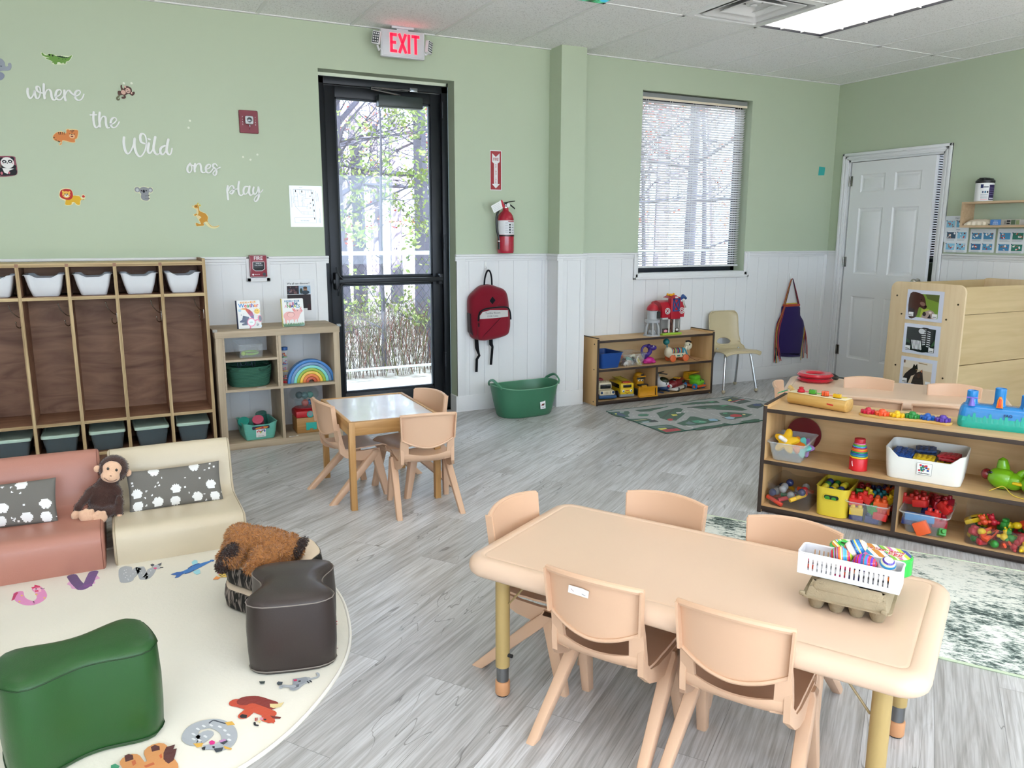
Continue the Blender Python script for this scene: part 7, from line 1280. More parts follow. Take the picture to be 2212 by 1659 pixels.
for i,(x,y,c) in enumerate(((-.022,.012,'#d83a4a'),(-.014,.018,'#e07a8a'),(-.006,.012,'#d83a4a'),(.004,.010,'#4a9a5a'),(.012,.018,'#8ac04a'),(.020,.020,'#3a5ab0'),(.024,.012,'#3a5ab0'),(.008,.020,'#b04aa0'),(-.002,.004,'#c8d84a'))): mb.prism(ell(x,y,.0052,.0045,10),.0008,.0011+i*.00003,0,X,c)
mb.text('Shaker Cups',.0075,.0003,X @ T(0,-.018,.0009),'#404040');o=mb.build('picture_label','paper',t,smooth=False);o['label']='white picture label'
for x,y,rz,a,c,c2,lb in ((-.065,.02,0,-34,'#1f7a70','#2f9a8a','teal'),(.025,.03,0,-30,'#8a2c48','#d8607a','pink'),(.055,.075,0,-18,'#2f6a60','#3f7a70','dark green')):
    t=thing('shaker_cup','%s ridged toy cup standing in the light teal basket' % lb,'toy cup',(CX+.235+x,CY+.135+y,.088),0,'toy cups in the light teal basket',rot=(38 if x < .04 else 10,a*.5,0));mb=MB(c);mb.lathe([(.0,0),(.028,0),(.033,.01),(.036,.085),(.034,.095)],24);mb.build('cup_body','plastic',t)
    mb=MB(c2);mb.lathe([(.0345,.094),(.037,.098),(.034,.102),(.0,.1025)],24); 
    for k in range(5): mb.box(-.020+k*.009,-.015+k*.009,-.02,.02,.102,.104)
    mb.build('cup_face','plastic',t)
# ball drop toy
t=thing('ball_drop_toy','wooden and red ball drop toy with a clear dome, bottom right of the cube shelf','toy',(CX+.560,CY+.165,.043));mb=MB('#c9a577');mb.box(-.075,.075,-.09,.06,0,.105,.004);mb.build('wooden_base','pine_x',t)
mb=MB('#c4262e');mb.box(-.078,.078,-.092,.062,.105,.152,.012);mb.lathe([(.060,.150),(.075,.158),(.07,.162)],28);mb.build('red_lid','plastic',t)
mb=MB('#2fb0a4');mb.prism([(-.035,.020),(-.012,.020),(-.010,.030),(.010,.030),(.012,.020),(.035,.020),(.035,.070),(-.035,.072)],0,.006,.001,T(.02,-.090,0,90));mb.cyl((.015,-.088,.128),(.015,-.100,.128),.022,n=20);o=mb.build('teal_door','plastic',t);mb=MB('#8a9aa0');mb.cyl((.015,-.100,.132),(.015,-.103,.132),.016,n=18);mb.build('grey_button','plastic',t)
mb=MB('#3a7a74');mb.lathe([(.045,.160),(.060,.185),(.065,.205),(.060,.218)],24,caps=False);mb.lathe([(.075,.218),(.095,.235),(.098,.26),(.085,.285),(.05,.30),(.0,.305)],24,caps=False);mb.build('dome','dome',t)
for i,(x,y,z,c,r,nm) in enumerate(((-.04,-.03,.252,'#182c3c',.024,'navy'),(-.005,-.045,.250,'#2a5a60',.023,'dark teal'),(.032,-.035,.250,'#3a8a80',.022,'teal'),(.0,-.02,.193,'#d8483c',.024,'red'),(.035,-.012,.196,'#2a6ab0',.018,'blue'))):
    mb=MB(c);mb.sph(0,0,0,r,nu=20,nv=14);solo(mb,'toy_ball','gloss','%s ball inside the clear dome of the wooden ball drop toy' % nm,'ball',(CX+.560+x,CY+.165+y,.043+z),group='balls in the ball drop toy')
mb=MB('#ece9e2');mb.prism([(-.032,-.008),(.030,-.006),(.032,.010),(.01,.008),(-.03,.012)],0,.0008);mb.prism([(-.02,0),(-.01,.005),(.0,.0),(.012,.005),(.02,.001),(0,-.004)],.0008,.001,c='#3a4a34');solo(mb,'shelf_label','paper','small white picture label stuck on the bottom board of the cube shelf','label',(CX+.452,CY+.03,.042),rz=4,group='torn label remains on the cube shelf')
mb=MB('#e9eaec');mb.prism([(-.028,-.006),(.032,-.004),(.03,.010),(-.01,.008)],0,.0008);solo(mb,'shelf_label','paper','torn white label in front of the green rope basket','label',(CX+.26,CY+.012,.3925),group='torn label remains on the cube shelf')
# ---------------------------------------------------------------- right wall: posters, shelf, wipes
def care_sheet(y,z,w,h,label,seed,title=False):
    t=thing('care_sheet',label,'poster',(-.0085,y,z),0,'laminated diaper changing sheets under the wall shelf');X=WALLR;R=random.Random(seed)
    mb=MB('#e3e9ee');mb.prism([(a+R.uniform(-.001,.001),b+R.uniform(-.001,.001)) for a,b in rr(w,h,.004,2)],0,.0012,0,X);mb.build('sheet','laminated',t)
    mb=MB()
    for i in range(2):
        for j in range(2):
            x0=-w*.42+i*w*.46;y0=-h*.40+j*h*.46;x1=x0+w*.38;y1=y0+h*.26
            mb.prism([(x0,y0),(x1,y0),(x1,y1),(x0,y1)],.0012,.0014,0,X,R.choice(['#3f86b4','#2f6a9a','#4a94c0','#2f7a6a'] if not title else ['#8ac4e0','#6ab0d8','#2c4a60']))
            for q in range(7): cx_,cy_=R.uniform(x0+.01,x1 -.01),R.uniform(y0+.006,y1 -.006);mb.prism(ell(cx_,cy_,R.uniform(.004,.011),R.uniform(.003,.008),8,0,R.uniform(0,180)),.0014,.0015+q*.00002,0,X,R.choice(['#b07a5c','#7a3a34','#f0f0f0','#e8dcd4','#c02c3a','#8a5a44','#f4f6f8']))
            mb.prism(ell(x0,y1,.0045,None,12),.0014,.0018,0,X,'#22406a')
            for q in range(3): mb.box(x0,x1 -R.uniform(0,.02),y0 -.006 -q*.005,y0 -.0045 -q*.005,.0012,.0014,0,X,'#8a929a')
    if title: mb.text('Diaper',.013,.0003,X @ T(.01,h*.42,.0014),'#3a4a7a')
    mb.build('printed_steps','laminated',t,smooth=False);return t
care_sheet(-1.300,1.414,.190,.21,'upper left laminated diaper changing sheet, half hidden by the wall shelf',5,True)
care_sheet(-1.318,1.325,.200,.200,'laminated diaper changing sheet nearest the white door casing',6,True).location.x=-.0105
care_sheet(-1.537,1.322,.205,.185,'middle laminated diaper changing sheet under the wall shelf',7)
care_sheet(-1.765,1.322,.215,.190,'laminated diaper changing sheet under the wall shelf, furthest from the door',8)
t=thing('wall_shelf','long light wood open box shelf on the right wall above the diaper sheets','shelf',(0,-1.424,1.424));L,Dp,Hh=1.2,.145,.200
mb=MB();mb.box(-Dp,-.001,-L,0,0,.016);mb.build('bottom_board','ash',t);mb=MB();mb.box(-Dp,-.001,-L,0,Hh -.016,Hh);mb.build('top_board','ash',t)
for y in (-.016,-L): mb=MB();mb.box(-Dp+.0,-.001,y,y+.016,.016,Hh -.016);mb.build('end_board','ash',t)
t=thing('wipes_canister','white canister of wipes with a black lid standing on the wall shelf','canister',(-.088,-1.560,1.6245));mb=MB('#eeeeee');mb.lathe([(.0,0),(.062,0),(.065,.004),(.065,.138),(.062,.142)],36);mb.build('canister_body','plastic',t)
mb=MB('#17181c');mb.lathe([(.066,.140),(.068,.143),(.068,.157),(.060,.162),(.055,.172),(.045,.174),(.0,.174)],36);mb.box(-.045,.02,-.025,.025,.172,.180,.004);mb.build('lid','plastic',t)
mb=MB('#2c2048')
def arcp(a0,a1,z0,z1,c,r=.0655): mb.sheet(lambda u,v: (r*cos(rad(a0+(a1 -a0)*u)),r*sin(rad(a0+(a1 -a0)*u)),z0+(z1 -z0)*v),10,1,c=c)
arcp(242,290,.010,.125,'#2f2450');arcp(188,205,.100,.128,'#1f2a5a',.0657)
for i in range(3): a=200+i*14;arcp(a,a+9,.062,.078,['#3a4a6a','#2a6a8a','#20242c'][i],.0657)
for i in range(5): arcp(192,236,.020+i*.008,.0225+i*.008,'#8a8e98',.0656)
arcp(206,236,.104,.112,'#5a5e70',.0657);arcp(192,236,.010,.014,'#e8a8b0',.0656)
for i in range(4): arcp(246,286,.050+i*.016,.053+i*.016,'#8a80b0',.0658)
arcp(246,286,.016,.026,'#d8d4e8',.0658);mb.build('printed_label','paper',t)
t=thing('liner_bag','folded cream plastic bag lying in the wall shelf','bag',(-.082,-1.555,1.441));mb=MB('#e9dcc6')
mb.sheet(lambda u,v: (-.055+.11*v,.105 -.215*u,(.010+.040*(sin(pi*v) ** .5)*(sin(pi*u) ** .35))+.005*mnoise.noise(Vector((u*9,v*5,1)))),40,16,0);mb.sheet(lambda u,v: (-.055+.11*v,.105 -.215*u,.002+.004*abs(mnoise.noise(Vector((u*9,v*5,4))))),12,6,0,flip=True);mb.sheet(lambda u,v: (-.057+.004*sin(u*30),.100 -.200*u,.001+.030*v*sin(pi*u) ** .3),30,4,.002);mb.build('folds','paper',t)
t=thing('bin_box','blue and photo printed carton lying in the wall shelf beside the cream bag','box',(-.090,-1.765,1.441));mb=MB('#4f86c8');mb.box(-.05,.05,.015,.098,0,.042,.001);mb.build('carton_end','paper',t);mb=MB('#b0aaa0');mb.box(-.05,.05,-.13,.015,0,.042,.001);mb.build('carton','paper',t)
mb=MB('#f0f4f8')
for i,s_ in enumerate(('use at','home &','on-the-go')): mb.text(s_,.011,.0003,T(-.0505,.055,.032 -i*.0115) @ WALLR,bold=.0002)
X=T(-.0502,0,0) @ WALLR
for i,(a,b,c_,e_,col) in enumerate(((.03,.055,.006,.018,'#26282c'),(.03,.058,.022,.036,'#1c1e22'),(.062,.095,.004,.038,'#5a6a50'),(.10,.125,.004,.036,'#8a9468'),(.012,.026,.006,.034,'#8a8680'))): mb.prism([(a,c_),(b,c_),(b,e_),(a,e_)],0,.0004,0,X,col)
mb.build('carton_print','paper',t,smooth=False)
# animal photographs on the cabinet end
def photo(z,label,seed,fn):
    t=thing('animal_photo',label,'photograph',(-1.1015,-1.872,z),0,'laminated animal photographs on the changing cabinet');X=WALLR
    mb=MB('#dfe3f2');mb.prism(rr(.285,.216,.003,2),0,.0012,0,X);mb.build('sheet','laminated',t)
    mb=MB();l=[0]
    def p(c,P): l[0] += 1;mb.prism(P,.0012,.0015+l[0]*.00005,0,X,c)
    fn(p);p('#f4f4f4',[(-.118,-.082),(-.080,-.082),(-.080,-.052),(-.118,-.052)]);p('#1c1c1c',[(-.116,-.076),(-.086,-.076),(-.086,-.072),(-.116,-.072)]);p('#f4f4f4',[(.066,-.082),(.104,-.082),(.104,-.052),(.066,-.052)]);p('#1c1c1c',[(.070,-.076),(.098,-.076),(.098,-.072),(.070,-.072)])
    mb.build('photo_print','laminated',t,smooth=False)
def bear(p):
    p('#7a9a3c',[(-.118,-.085),(.108,-.085),(.108,.082),(-.118,.082)]);p('#5a6a34',[(.02,.05),(.108,.03),(.108,.082),(.0,.082)]);p('#a8b848',[(-.03,-.085),(.05,-.085),(.04,-.02),(-.02,-.02)])
    P=smooth_path([(a,b,0) for a,b in [(-.118,.080),(-.03,.082),(.0,.05),(.012,.01),(.018,-.012),(.0,-.025),(-.035,-.012),(-.045,-.03),(-.06,-.085),(-.118,-.085)]],4,True);p('#4a3026',[(a,b) for a,b,_ in P]);p('#2c1c18',[(-.118,-.02),(-.075,-.03),(-.06,-.085),(-.118,-.085)]);p('#8a6a5c',ell(-.015,.012,.022,.014,14,0,-20));p('#16100e',ell(.010,-.006,.010,.009,12));p('#140e0c',ell(-.028,.040,.004,.004,8))
    P=smooth_path([(a,b,0) for a,b in [(-.01,-.085),(.0,-.05),(.03,-.032),(.06,-.03),(.085,-.05),(.09,-.085)]],4,True);p('#b09a90',[(a,b) for a,b,_ in P]);p('#2a2020',ell(.005,-.058,.014,.016,12));p('#2c2422',[(.03,-.085),(.05,-.055),(.06,-.085)]);p('#e8d8d0',ell(.05,-.045,.012,.008,12))
def zebra(p):
    p('#1c2420',[(-.118,-.085),(.108,-.085),(.108,.082),(-.118,.082)]);p('#2f4a34',[(-.118,-.03),(-.05,-.04),(-.118,.0)]);p('#3a5a3c',[(.07,-.05),(.108,-.03),(.108,.01)])
    P=smooth_path([(a,b,0) for a,b in [(-.01,.082),(.06,.082),(.07,.02),(.085,-.03),(.05,-.085),(-.05,-.085),(-.085,-.04),(-.075,.005),(-.03,.02)]],3,True);p('#16161a',[(a,b) for a,b,_ in P])
    for i in range(9): y=.07 -i*.013;p('#eceef0',[(-.005+i*.002,y),(.035,y+.006),(.034,y+.001),(-.004+i*.002,y -.004)])
    for i in range(8): y=.065 -i*.015;p('#e4e6ea',[(.045,y),(.068+i*.001,y -.003),(.068+i*.001,y -.009),(.046,y -.005)])
    for i in range(7): x=-.075+i*.011;p('#eceef0',[(x,-.01),(x+.006,-.008),(x+.02,-.07),(x+.014,-.075)])
    p('#d8dade',ell(.0,.06,.024,.018,14))
def cats(p):
    p('#d8c4a8',[(-.118,-.085),(.108,-.085),(.108,.082),(-.118,.082)]);p('#e8dccb',[(-.118,.03),(.108,.02),(.108,.082),(-.118,.082)]);p('#7a5a48',[(-.118,.06),(-.105,.06),(-.105,.082),(-.118,.082)]);p('#a88a60',[(.0,.070),(.07,.066),(.07,.072),(.0,.076)])
    p('#1c1210',[(-.118,-.06),(-.10,-.02),(-.06,.02),(-.045,.03),(-.035,.062),(-.022,.048),(-.01,.066),(-.002,.03),(-.01,-.01),(-.05,-.03),(-.07,-.085),(-.10,-.085)]);p('#30201a',[(-.045,-.085),(-.03,-.03),(-.01,.0),(.015,.012),(.035,.03),(.040,.0),(.045,-.03),(.055,-.085)]);p('#b87a5a',[(.02,.014),(.034,.028),(.036,.005)]);p('#c8a860',ell(-.012,.022,.004,.003,8));p('#4a3226',ell(.01,-.02,.012,.018,12))
photo(.872,'laminated photo of two brown bears on the cabinet end',1,bear)
photo(.630,'laminated photo of two zebras on the cabinet end',2,zebra)
photo(.388,'laminated photo of two dark cats on the cabinet end, partly behind the table',3,cats)
# ---------------------------------------------------------------- beige school chair by the back wall
t=thing('school_chair','beige moulded school chair with chrome legs against the back wall','chair',(-1.375,-.255,0),-9);BG='#c9ba96'
def shell(u,v):
    # v: 0 front edge of seat .. 1 top of back
    K=[(-.175,.355),(-.172,.372),(-.155,.380),(-.10,.383),(.0,.372),(.08,.370),(.125,.385),(.150,.43),(.165,.50),(.178,.58),(.190,.66),(.192,.685)]
    f=v*(len(K) -1);i=min(int(f),len(K) -2);k=f -i;y=K[i][0]*(1 -k)+K[i+1][0]*k;z=K[i][1]*(1 -k)+K[i+1][1]*k
    s=2*u -1;hw=.185 if v < .45 else .190 -.042*min(1,(v -.45)/.25); 
    if v > .85: hw -= .035*((v -.85)/.15) ** 2
    if v < .2: hw -= .02*(1 -v/.2) ** 2
    curl=.018*abs(s) ** 4
    return (s*hw,y+(curl*-1.2 if v > .6 else 0),z -(curl*1.2 if v < .5 else 0)+(.010*(1 -s*s)*-1 if .1 < v < .5 else 0))
mb=MB(BG);nu,nv=28,44;hole=lambda u,v: ((u -.5)/.23) ** 2+((v -.615)/.055) ** 2 < 1
G_=MB(BG);V=[];F=[]
G_.sheet(shell,nu,nv,.006);keep=[]
for i,f in enumerate(G_.F):
    k=i if i < nu*nv else i -nu*nv
    if i < 2*nu*nv and hole((k % nu+.5)/nu,(k // nu+.5)/nv): continue
    keep.append(i)
G_.F=[G_.F[i] for i in keep];G_.K=[G_.K[i] for i in keep];G_.MI=[G_.MI[i] for i in keep]
P=[Vector(shell(.5+.235*cos(a),.615+.058*sin(a))) for a in [2*pi*i/32 for i in range(32)]];G_.tube([tuple(p+Vector((0,-.001,-.002))) for p in P],.0062,7,closed=True)
for u in (0,1): G_.tube([shell(u,v/30) for v in range(31)],.005,7)
G_.tube([shell(u/20,1) for u in range(21)],.0055,7);G_.tube([shell(u/20,0) for u in range(21)],.0055,7)
G_.build('seat_shell','plastic',t,ang=50)
for s in (-1,1):
    for a,P in (('front',[(0,-.06,.345),(s*.10,-.075,.348),(s*.125,-.090,.335),(s*.165,-.150,.02)]),('rear',[(0,.06,.345),(s*.09,.07,.348),(s*.120,.085,.335),(s*.172,.185,.02)])):
        mb=MB('#c8ccd0');mb.tube(smooth_path(P,5),.0105,10);lo=mb.build('leg','metal',t)
        mb=MB('#b8ad92');mb.sph(P[-1][0],P[-1][1],.017,.017,nu=14,nv=10);mb.build('glide','plastic',lo)
# ---------------------------------------------------------------- toys on the vehicle shelf (mid shelf z = .295, bottom z = .035)
ZM,ZB,ZT=.295,.035,.530
t=thing('storage_bin','dark blue plastic bin on the middle shelf of the vehicle shelf','bin',(-2.685,-.175,ZM),2);mb=MB('#1c4a94');bin_shell(mb,.215,.255,.125,.022,.02,.003,.007);mb.build('bin_body','plastic',t)
t=thing('storage_bin','clear bin of small plastic animals beside the blue bin','bin',(-2.445,-.185,ZM),-3);mb=MB();bin_shell(mb,.215,.235,.100,.020,.02,.002,.006);mb.build('bin_body','clear_plastic',t);mb=MB('#f0f4f6');mb.tube([(x,y,.102) for x,y in rr(.227,.247,.022,4)],.0025,6,closed=True);mb.build('rim','frosted_plastic',t)
def little_animal(mb,c,R):
    s=R.uniform(.8,1.2);mb.sph(0,0,.022*s,.026*s,.013*s,.014*s,10,8,c=c);mb.sph(.026*s,0,.034*s,.011*s,.009*s,.010*s,8,6,c=c)
    for a,b in ((-.016,-.007),(-.016,.007),(.014,-.007),(.014,.007)): mb.cyl((a*s,b*s,0),(a*s,b*s,.018*s),.004*s,n=6,c=c)
R=random.Random(12)
for i,(c,nm) in enumerate((('#e8e4dc','white'),('#c9b39a','tan'),('#3a3430','black'),('#e8d878','yellow'),('#4a2c2c','dark brown'),('#7ab09a','mint green'),('#e8e4dc','white'),('#8a6a58','brown'),('#d8785a','coral'),('#3a3430','black'),('#c9b39a','tan'),('#e9e3c0','cream'))):
    mb=MB(c);little_animal(mb,c,R);solo(mb,'toy_animal','plastic','%s plastic animal figure inside the clear bin on the vehicle shelf' % nm,'toy animal',(-2.51+.045*(i % 4),-.255+.045*((i // 4) % 3),ZM+.006+.012*(i % 3)+(.02 if i > 7 else 0)),R.uniform(0,360),'plastic animals in the clear bin',rot=(R.uniform(-40,40),R.uniform(-30,30),R.uniform(0,360)))
t=thing('moon_toy','cream crescent shaped toy standing in the clear animal bin','toy',(-2.385,-.262,ZM+.05));mb=MB('#ece2cc');P=[(.030*cos(rad(a)),.034*sin(rad(a))) for a in range(90,271,15)]+[(.010+.022*cos(rad(a)) -.010,.026*sin(rad(a))) for a in range(255,104,-15)];mb.prism(P,-.005,.005,.001,RX);mb.build('crescent','plastic',t)
# purple dinosaur popper
t=thing('dinosaur_toy','purple and pink long necked dinosaur toy on the vehicle shelf','toy',(-2.262,-.215,ZM+.010),-12)
mb=MB('#3d2480');mb.tube(smooth_path([(-.045,0,.055),(-.015,0,.062),(.012,0,.080),(.018,0,.105),(.012,0,.130)],5),[.030,.034,.034,.030,.024,.022,.020,.019,.018,.018,.018,.018,.018,.018,.018,.018,.018,.018,.018,.018,.018],12)
mb.sph(.038,0,.122,.038,.026,.024,14,10);mb.tube(smooth_path([(.0,0,.142),(-.035,0,.140),(-.055,0,.12),(-.058,0,.085),(-.045,0,.055)],5),.010,8);mb.sph(.004,0,.136,.022,.022,.02,12,8);mb.build('neck_and_head','plastic',t)
mb=MB('#c8288c');mb.sph(.005,0,.018,.055,.036,.030,14,10);mb.sph(.042,.024,.008,.020,.016,.013,10,8);mb.sph(.042,-.024,.008,.020,.016,.013,10,8);mb.sph(-.035,.024,.006,.018,.015,.012,10,8);mb.sph(-.035,-.024,.006,.018,.015,.012,10,8);mb.build('feet','plastic',t)
mb=MB('#f2f2f2');mb.sph(.040,-.018,.136,.008,.008,.008,10,8);mb.sph(.040,.018,.136,.008,.008,.008,10,8);mb.sph(.044,-.024,.137,.0035,nu=8,nv=6,c='#101010');mb.build('eye','gloss',t)
# pull toy horse
t=thing('pull_toy','cream pull along horse with bead rings and orange wheels','toy',(-1.960,-.215,ZM),-4)
mb=MB('#dcd0b4');mb.sph(-.085,0,.082,.038,.034,.046,14,10);mb.box(-.09,.075,-.028,.028,.032,.072,.012);mb.tube(smooth_path([(.065,0,.065),(.085,0,.10),(.098,0,.125)],4),.018,8);mb.sph(.125,0,.118,.024,.018,.036,12,8,rot=(0,35,0));mb.sph(.105,0,.142,.026,.019,.020,12,8);mb.build('body','plastic',t)
for i in range(11): mb=MB(['#2f8aa8','#e0823c','#3a4a78','#d8c84a','#2f8aa8','#c84a4a','#3a4a78','#7ac0c8','#e0823c','#2f6a98','#3fb0b8'][i]);mb.lathe([(.024,-.0052),(.028,0),(.024,.0052)],18,T(-.058+i*.0115,0,.088,0,90,0));mb.build('bead_ring','plastic',t)
mb=MB('#2f8aa0');mb.tube(smooth_path([(-.062,0,.115),(-.068,0,.075),(-.075,0,.05)],4),.006,6);mb.tube(smooth_path([(.070,-.012,.11),(.082,-.02,.08),(.092,-.022,.055)],4),.006,6);mb.tube([(-.098,0,.12),(-.104,0,.150)],.005,6);q_=MB('#1f7a7a');q_.sph(-.110,0,.172,.028,nu=16,nv=12);q_.build('tail_ball','plastic',t);o=mb.build('harness','plastic',t);o['label']='teal harness'
mb=MB('#1c1c20');mb.sph(.118,-.016,.138,.007,.005,.008,8,6);mb.tube([(.090,0,.165),(.12,0,.167),(.142,0,.157)],.008,6);mb.sph(.135,-.012,.098,.004,nu=6,nv=5);mb.build('mane_and_eye','plastic',t)
for x in (-.062,.068):
    for y in (-.036,.036): mb=MB('#d8683a');mb.cyl((x,y -.009,.030),(x,y+.009,.030),.030,n=24,bev=.004);mb.build('wheel','plastic',t)
mb=MB('#2f7a6a');mb.prism([(-.018,.012),(.018,.012),(.010,.0),(-.010,.0)],0,.002,0,T(.0,-.0285,.045,90));mb.text('B. toys',.011,.0004,T(.0,-.0287,.037,90),'#5a5040');mb.prism(ell(-.04,.02,.007,None,12),0,.002,0,T(0,-.0285,.035,90));mb.prism(ell(.04,.02,.007,None,12),0,.002,0,T(0,-.0285,.035,90));mb.build('printed_pattern','plastic',t)
mb=MB('#7a3a3a');mb.tube(smooth_path([(.095,-.01,.07),(.12,-.03,.03),(.17,-.05,.004),(.215,-.03,.003)],5),.0018,5);mb.build('pull_string','matte',t)
# barn on top
t=thing('toy_barn','red toy barn with a grey silo standing on the vehicle shelf','toy',(-2.085,-.175,ZT),0);RD='#b4182c'
mb=MB('#9cc03a');mb.box(-.065,.135,-.085,-.02,0,.018,.004);mb.build('green_base','plastic',t)
mb=MB('#e4e2dc'); 
for a,b in ((-.07,-.058),(.008,.022),(.062,.076),(.118,.130)): mb.box(a,b,-.062,-.05,.012,.155,.002)
mb.box(-.07,.130,-.062,-.05,.130,.158,.002);mb.box(-.07,.130,.05,.06,.012,.158);mb.box(-.07,-.062,-.062,.06,.012,.158);mb.box(.122,.130,-.062,.06,.012,.158);mb.build('lower_walls','plastic',t)
mb=MB(RD);prof=[(-.088,.150),(-.092,.19),(-.086,.235),(-.055,.275),(-.0,.288),(.055,.275),(.086,.235),(.092,.19),(.088,.150)]
mb.loft([[(x,y,z) for y,z in [(p*q,r) for p,r in prof]] for x,q in ((-.085,1.02),(-.07,1),(.03,1),(.135,1),(.145,1.02))]);mb.box(.0,.10,-.10,-.05,.135,.31,.006);mb.prism([(.0,.31),(.05,.335),(.10,.31)],-.02,.10,.003,RX);mb.build('barn_roof','plastic',t)
mb=MB('#28508c')
for a,b in (((.020,.205),(.020,.305)),((.080,.205),(.080,.305)),((.016,.205),(.084,.205)),((.016,.303),(.084,.303)),((.020,.205),(.080,.305)),((.080,.205),(.020,.305))): mb.stroke([a,b],.008,.1,.106,RX)
mb.tube(smooth_path([(.13,0,.275),(.155,-.03,.30),(.175,-.04,.315),(.20,-.04,.298)],4),[.012]*5+[.014]*5+[.011]*3,8);mb.sph(.170,-.035,.318,.018,.012,.018,10,8);mb.build('loft_door','plastic',t)
mb=MB('#e8e4e2')
mb.prism(rr(.034,.012,.005,3,.05,.318),.1005,.103,0,RX);mb.build('name_plate','plastic',t)
for x in (-.035,.112):
    mb=MB('#e8e4e2')
    for r_ in (.024,.012): mb.tube([(x+a,-.098 if x < 0 else -.1,.205+b) for a,b in ell(0,0,r_,None,18)],.003,5,closed=True)
    for q_ in range(4): mb.tube([(x+.012*cos(q_*pi/2),-.099,.205+.012*sin(q_*pi/2)),(x+.024*cos(q_*pi/2),-.099,.205+.024*sin(q_*pi/2))],.0025,5)
    mb.build('window_ring','plastic',t)
mb=MB('#c9c4c0');mb.lathe([(.0,.26),(.006,.285),(.010,.262),(.022,.238),(.028,.225),(.0,.224)][1:],18,T(.165,-.05,0));mb.sph(.165,-.05,.222,.006,nu=8,nv=6);mb.build('bell','metal',t)
mb=MB('#e8a820');mb.box(.01,.055,-.06,-.03,.325,.345,.008);mb.sph(.0,-.045,.34,.010,nu=10,nv=8);mb.sph(.062,-.045,.34,.010,nu=10,nv=8);mb.build('yellow_bird','plastic',t)
t2=t;mb=MB('#a9abad');X=T(-.150,-.045,0);mb.lathe([(.0,.0),(.072,0),(.068,.012),(.058,.014)],24,X);mb.lathe([(.042,.110),(.062,.112),(.062,.135),(.045,.138),(.043,.142),(.043,.215)],24,X)
for a in range(0,360,60): mb.tube(smooth_path([(-.150+.060*cos(rad(a)),-.045+.060*sin(rad(a)),.01),(-.150+.056*cos(rad(a)),-.045+.056*sin(rad(a)),.07),(-.150+.040*cos(rad(a)),-.045+.040*sin(rad(a)),.112)],4),.009,7)
mb.lathe([(.03,.012),(.034,.03),(.025,.05),(.0,.052)],18,X);mb.build('silo_tower','plastic',t)
mb=MB('#26292e');mb.prism(rr(.040,.060,.004,3,-.118,.175),.0835,.086,0,RX);mb.build('silo_window','gloss',t)
mb=MB(RD);mb.lathe([(.046,.212),(.052,.216),(.050,.226),(.042,.245),(.026,.262),(.008,.270),(.009,.276),(.0,.280)],24,X);mb.build('silo_dome','plastic',t)
mb=MB('#7a4a3a');mb.box(.024,.060,-.050,-.044,.018,.125);mb.build('inner_wall','plastic',t)
mb=MB('#3c2420')
for a,b in ((-.055,.006),(.078,.116)): mb.box(a,b,-.066,-.060,.018,.055,.002)
mb.stroke([(.026,.02),(.058,.12)],.005,.05,.055,RX);mb.stroke([(.058,.02),(.026,.12)],.005,.05,.055,RX);mb.build('fence_panel','plastic',t)
mb=MB('#e89ab0');mb.prism(ell(-.025,.035,.018,.012,12),.066,.069,0,RX);mb.prism(ell(.095,.040,.012,.010,12),.066,.069,0,RX,'#e8e8e8');mb.build('animal_picture','plastic',t)
# vehicles
def wheels(t,pts,r,w,c='#1c1e20',hub='#d0a050'):
    for x,y in pts:
        mb=MB(c);mb.cyl((x,y -w/2,r),(x,y+w/2,r),r,n=22,bev=.004);mb.cyl((x,y -w/2 -.002,r),(x,y+w/2+.002,r),r*.42,n=14,c=hub);mb.build('wheel','plastic',t)
# vehicles face the room (towards -y)
t=thing('toy_truck','cream toy truck with a blue bumper at the left of the vehicle shelf','toy vehicle',(-2.690,-.185,ZB),-10);CR='#e2d6b8'
mb=MB(CR);mb.box(-.072,.072,-.105,.0,.028,.080,.022);mb.box(-.060,.060,-.062,.04,.072,.140,.020);mb.box(-.066,.066,.0,.115,.03,.075,.01,c='#d8b84a');mb.box(-.03,.03,.05,.11,.09,.150,.01,c='#9c2030');mb.build('cab','plastic',t)
mb=MB('#1f4a78');mb.box(-.078,.078,-.118,-.09,.012,.040,.008);mb.build('bumper','plastic',t)
mb=MB('#15181c');mb.box(-.046,.046,-.066,-.058,.085,.122,.006);mb.box(-.0625,-.058,-.045,.02,.088,.122,.003);mb.box(.058,.0625,-.045,.02,.088,.122,.003);mb.build('window_glass','gloss',t)
mb=MB('#1f3f68');mb.sph(-.050,-.104,.062,.011,.006,.011,12,8);mb.sph(.050,-.104,.062,.011,.006,.011,12,8);mb.build('headlamp','gloss',t)
mb=MB('#8a7c60');[mb.box(-.026+i*.012,-.022+i*.012,-.107,-.1035,.048,.072,.001) for i in range(5)];[mb.sph(-.04+i*.02,-.03,.142,.005,nu=8,nv=6,c='#e8dcc0') for i in range(5)];mb.build('grille','plastic',t)
wheels(t,[(-.072,-.060),(.072,-.060),(-.072,.075),(.072,.075)],.035,.026) if False else None
for x in (-.070,.070):
    for y in (-.058,.075): mb=MB('#1c1c1e');mb.cyl((x -.014,y,.033),(x+.014,y,.033),.033,n=22,bev=.004);lo=mb.build('wheel','plastic',t);mb=MB('#c8963c');mb.cyl((x -.016,y,.033),(x+.016,y,.033),.015,n=14);mb.build('wheel_hub','plastic',lo)
t=thing('toy_bus','yellow toy fire bus with a smiling face beside the cream truck','toy vehicle',(-2.500,-.175,ZB),-8)
mb=MB('#e0bc1c');mb.box(-.062,.062,-.115,.105,.035,.125,.012);mb.box(-.064,.064,-.118,-.09,.022,.085,.014);mb.build('bus_body','plastic',t)
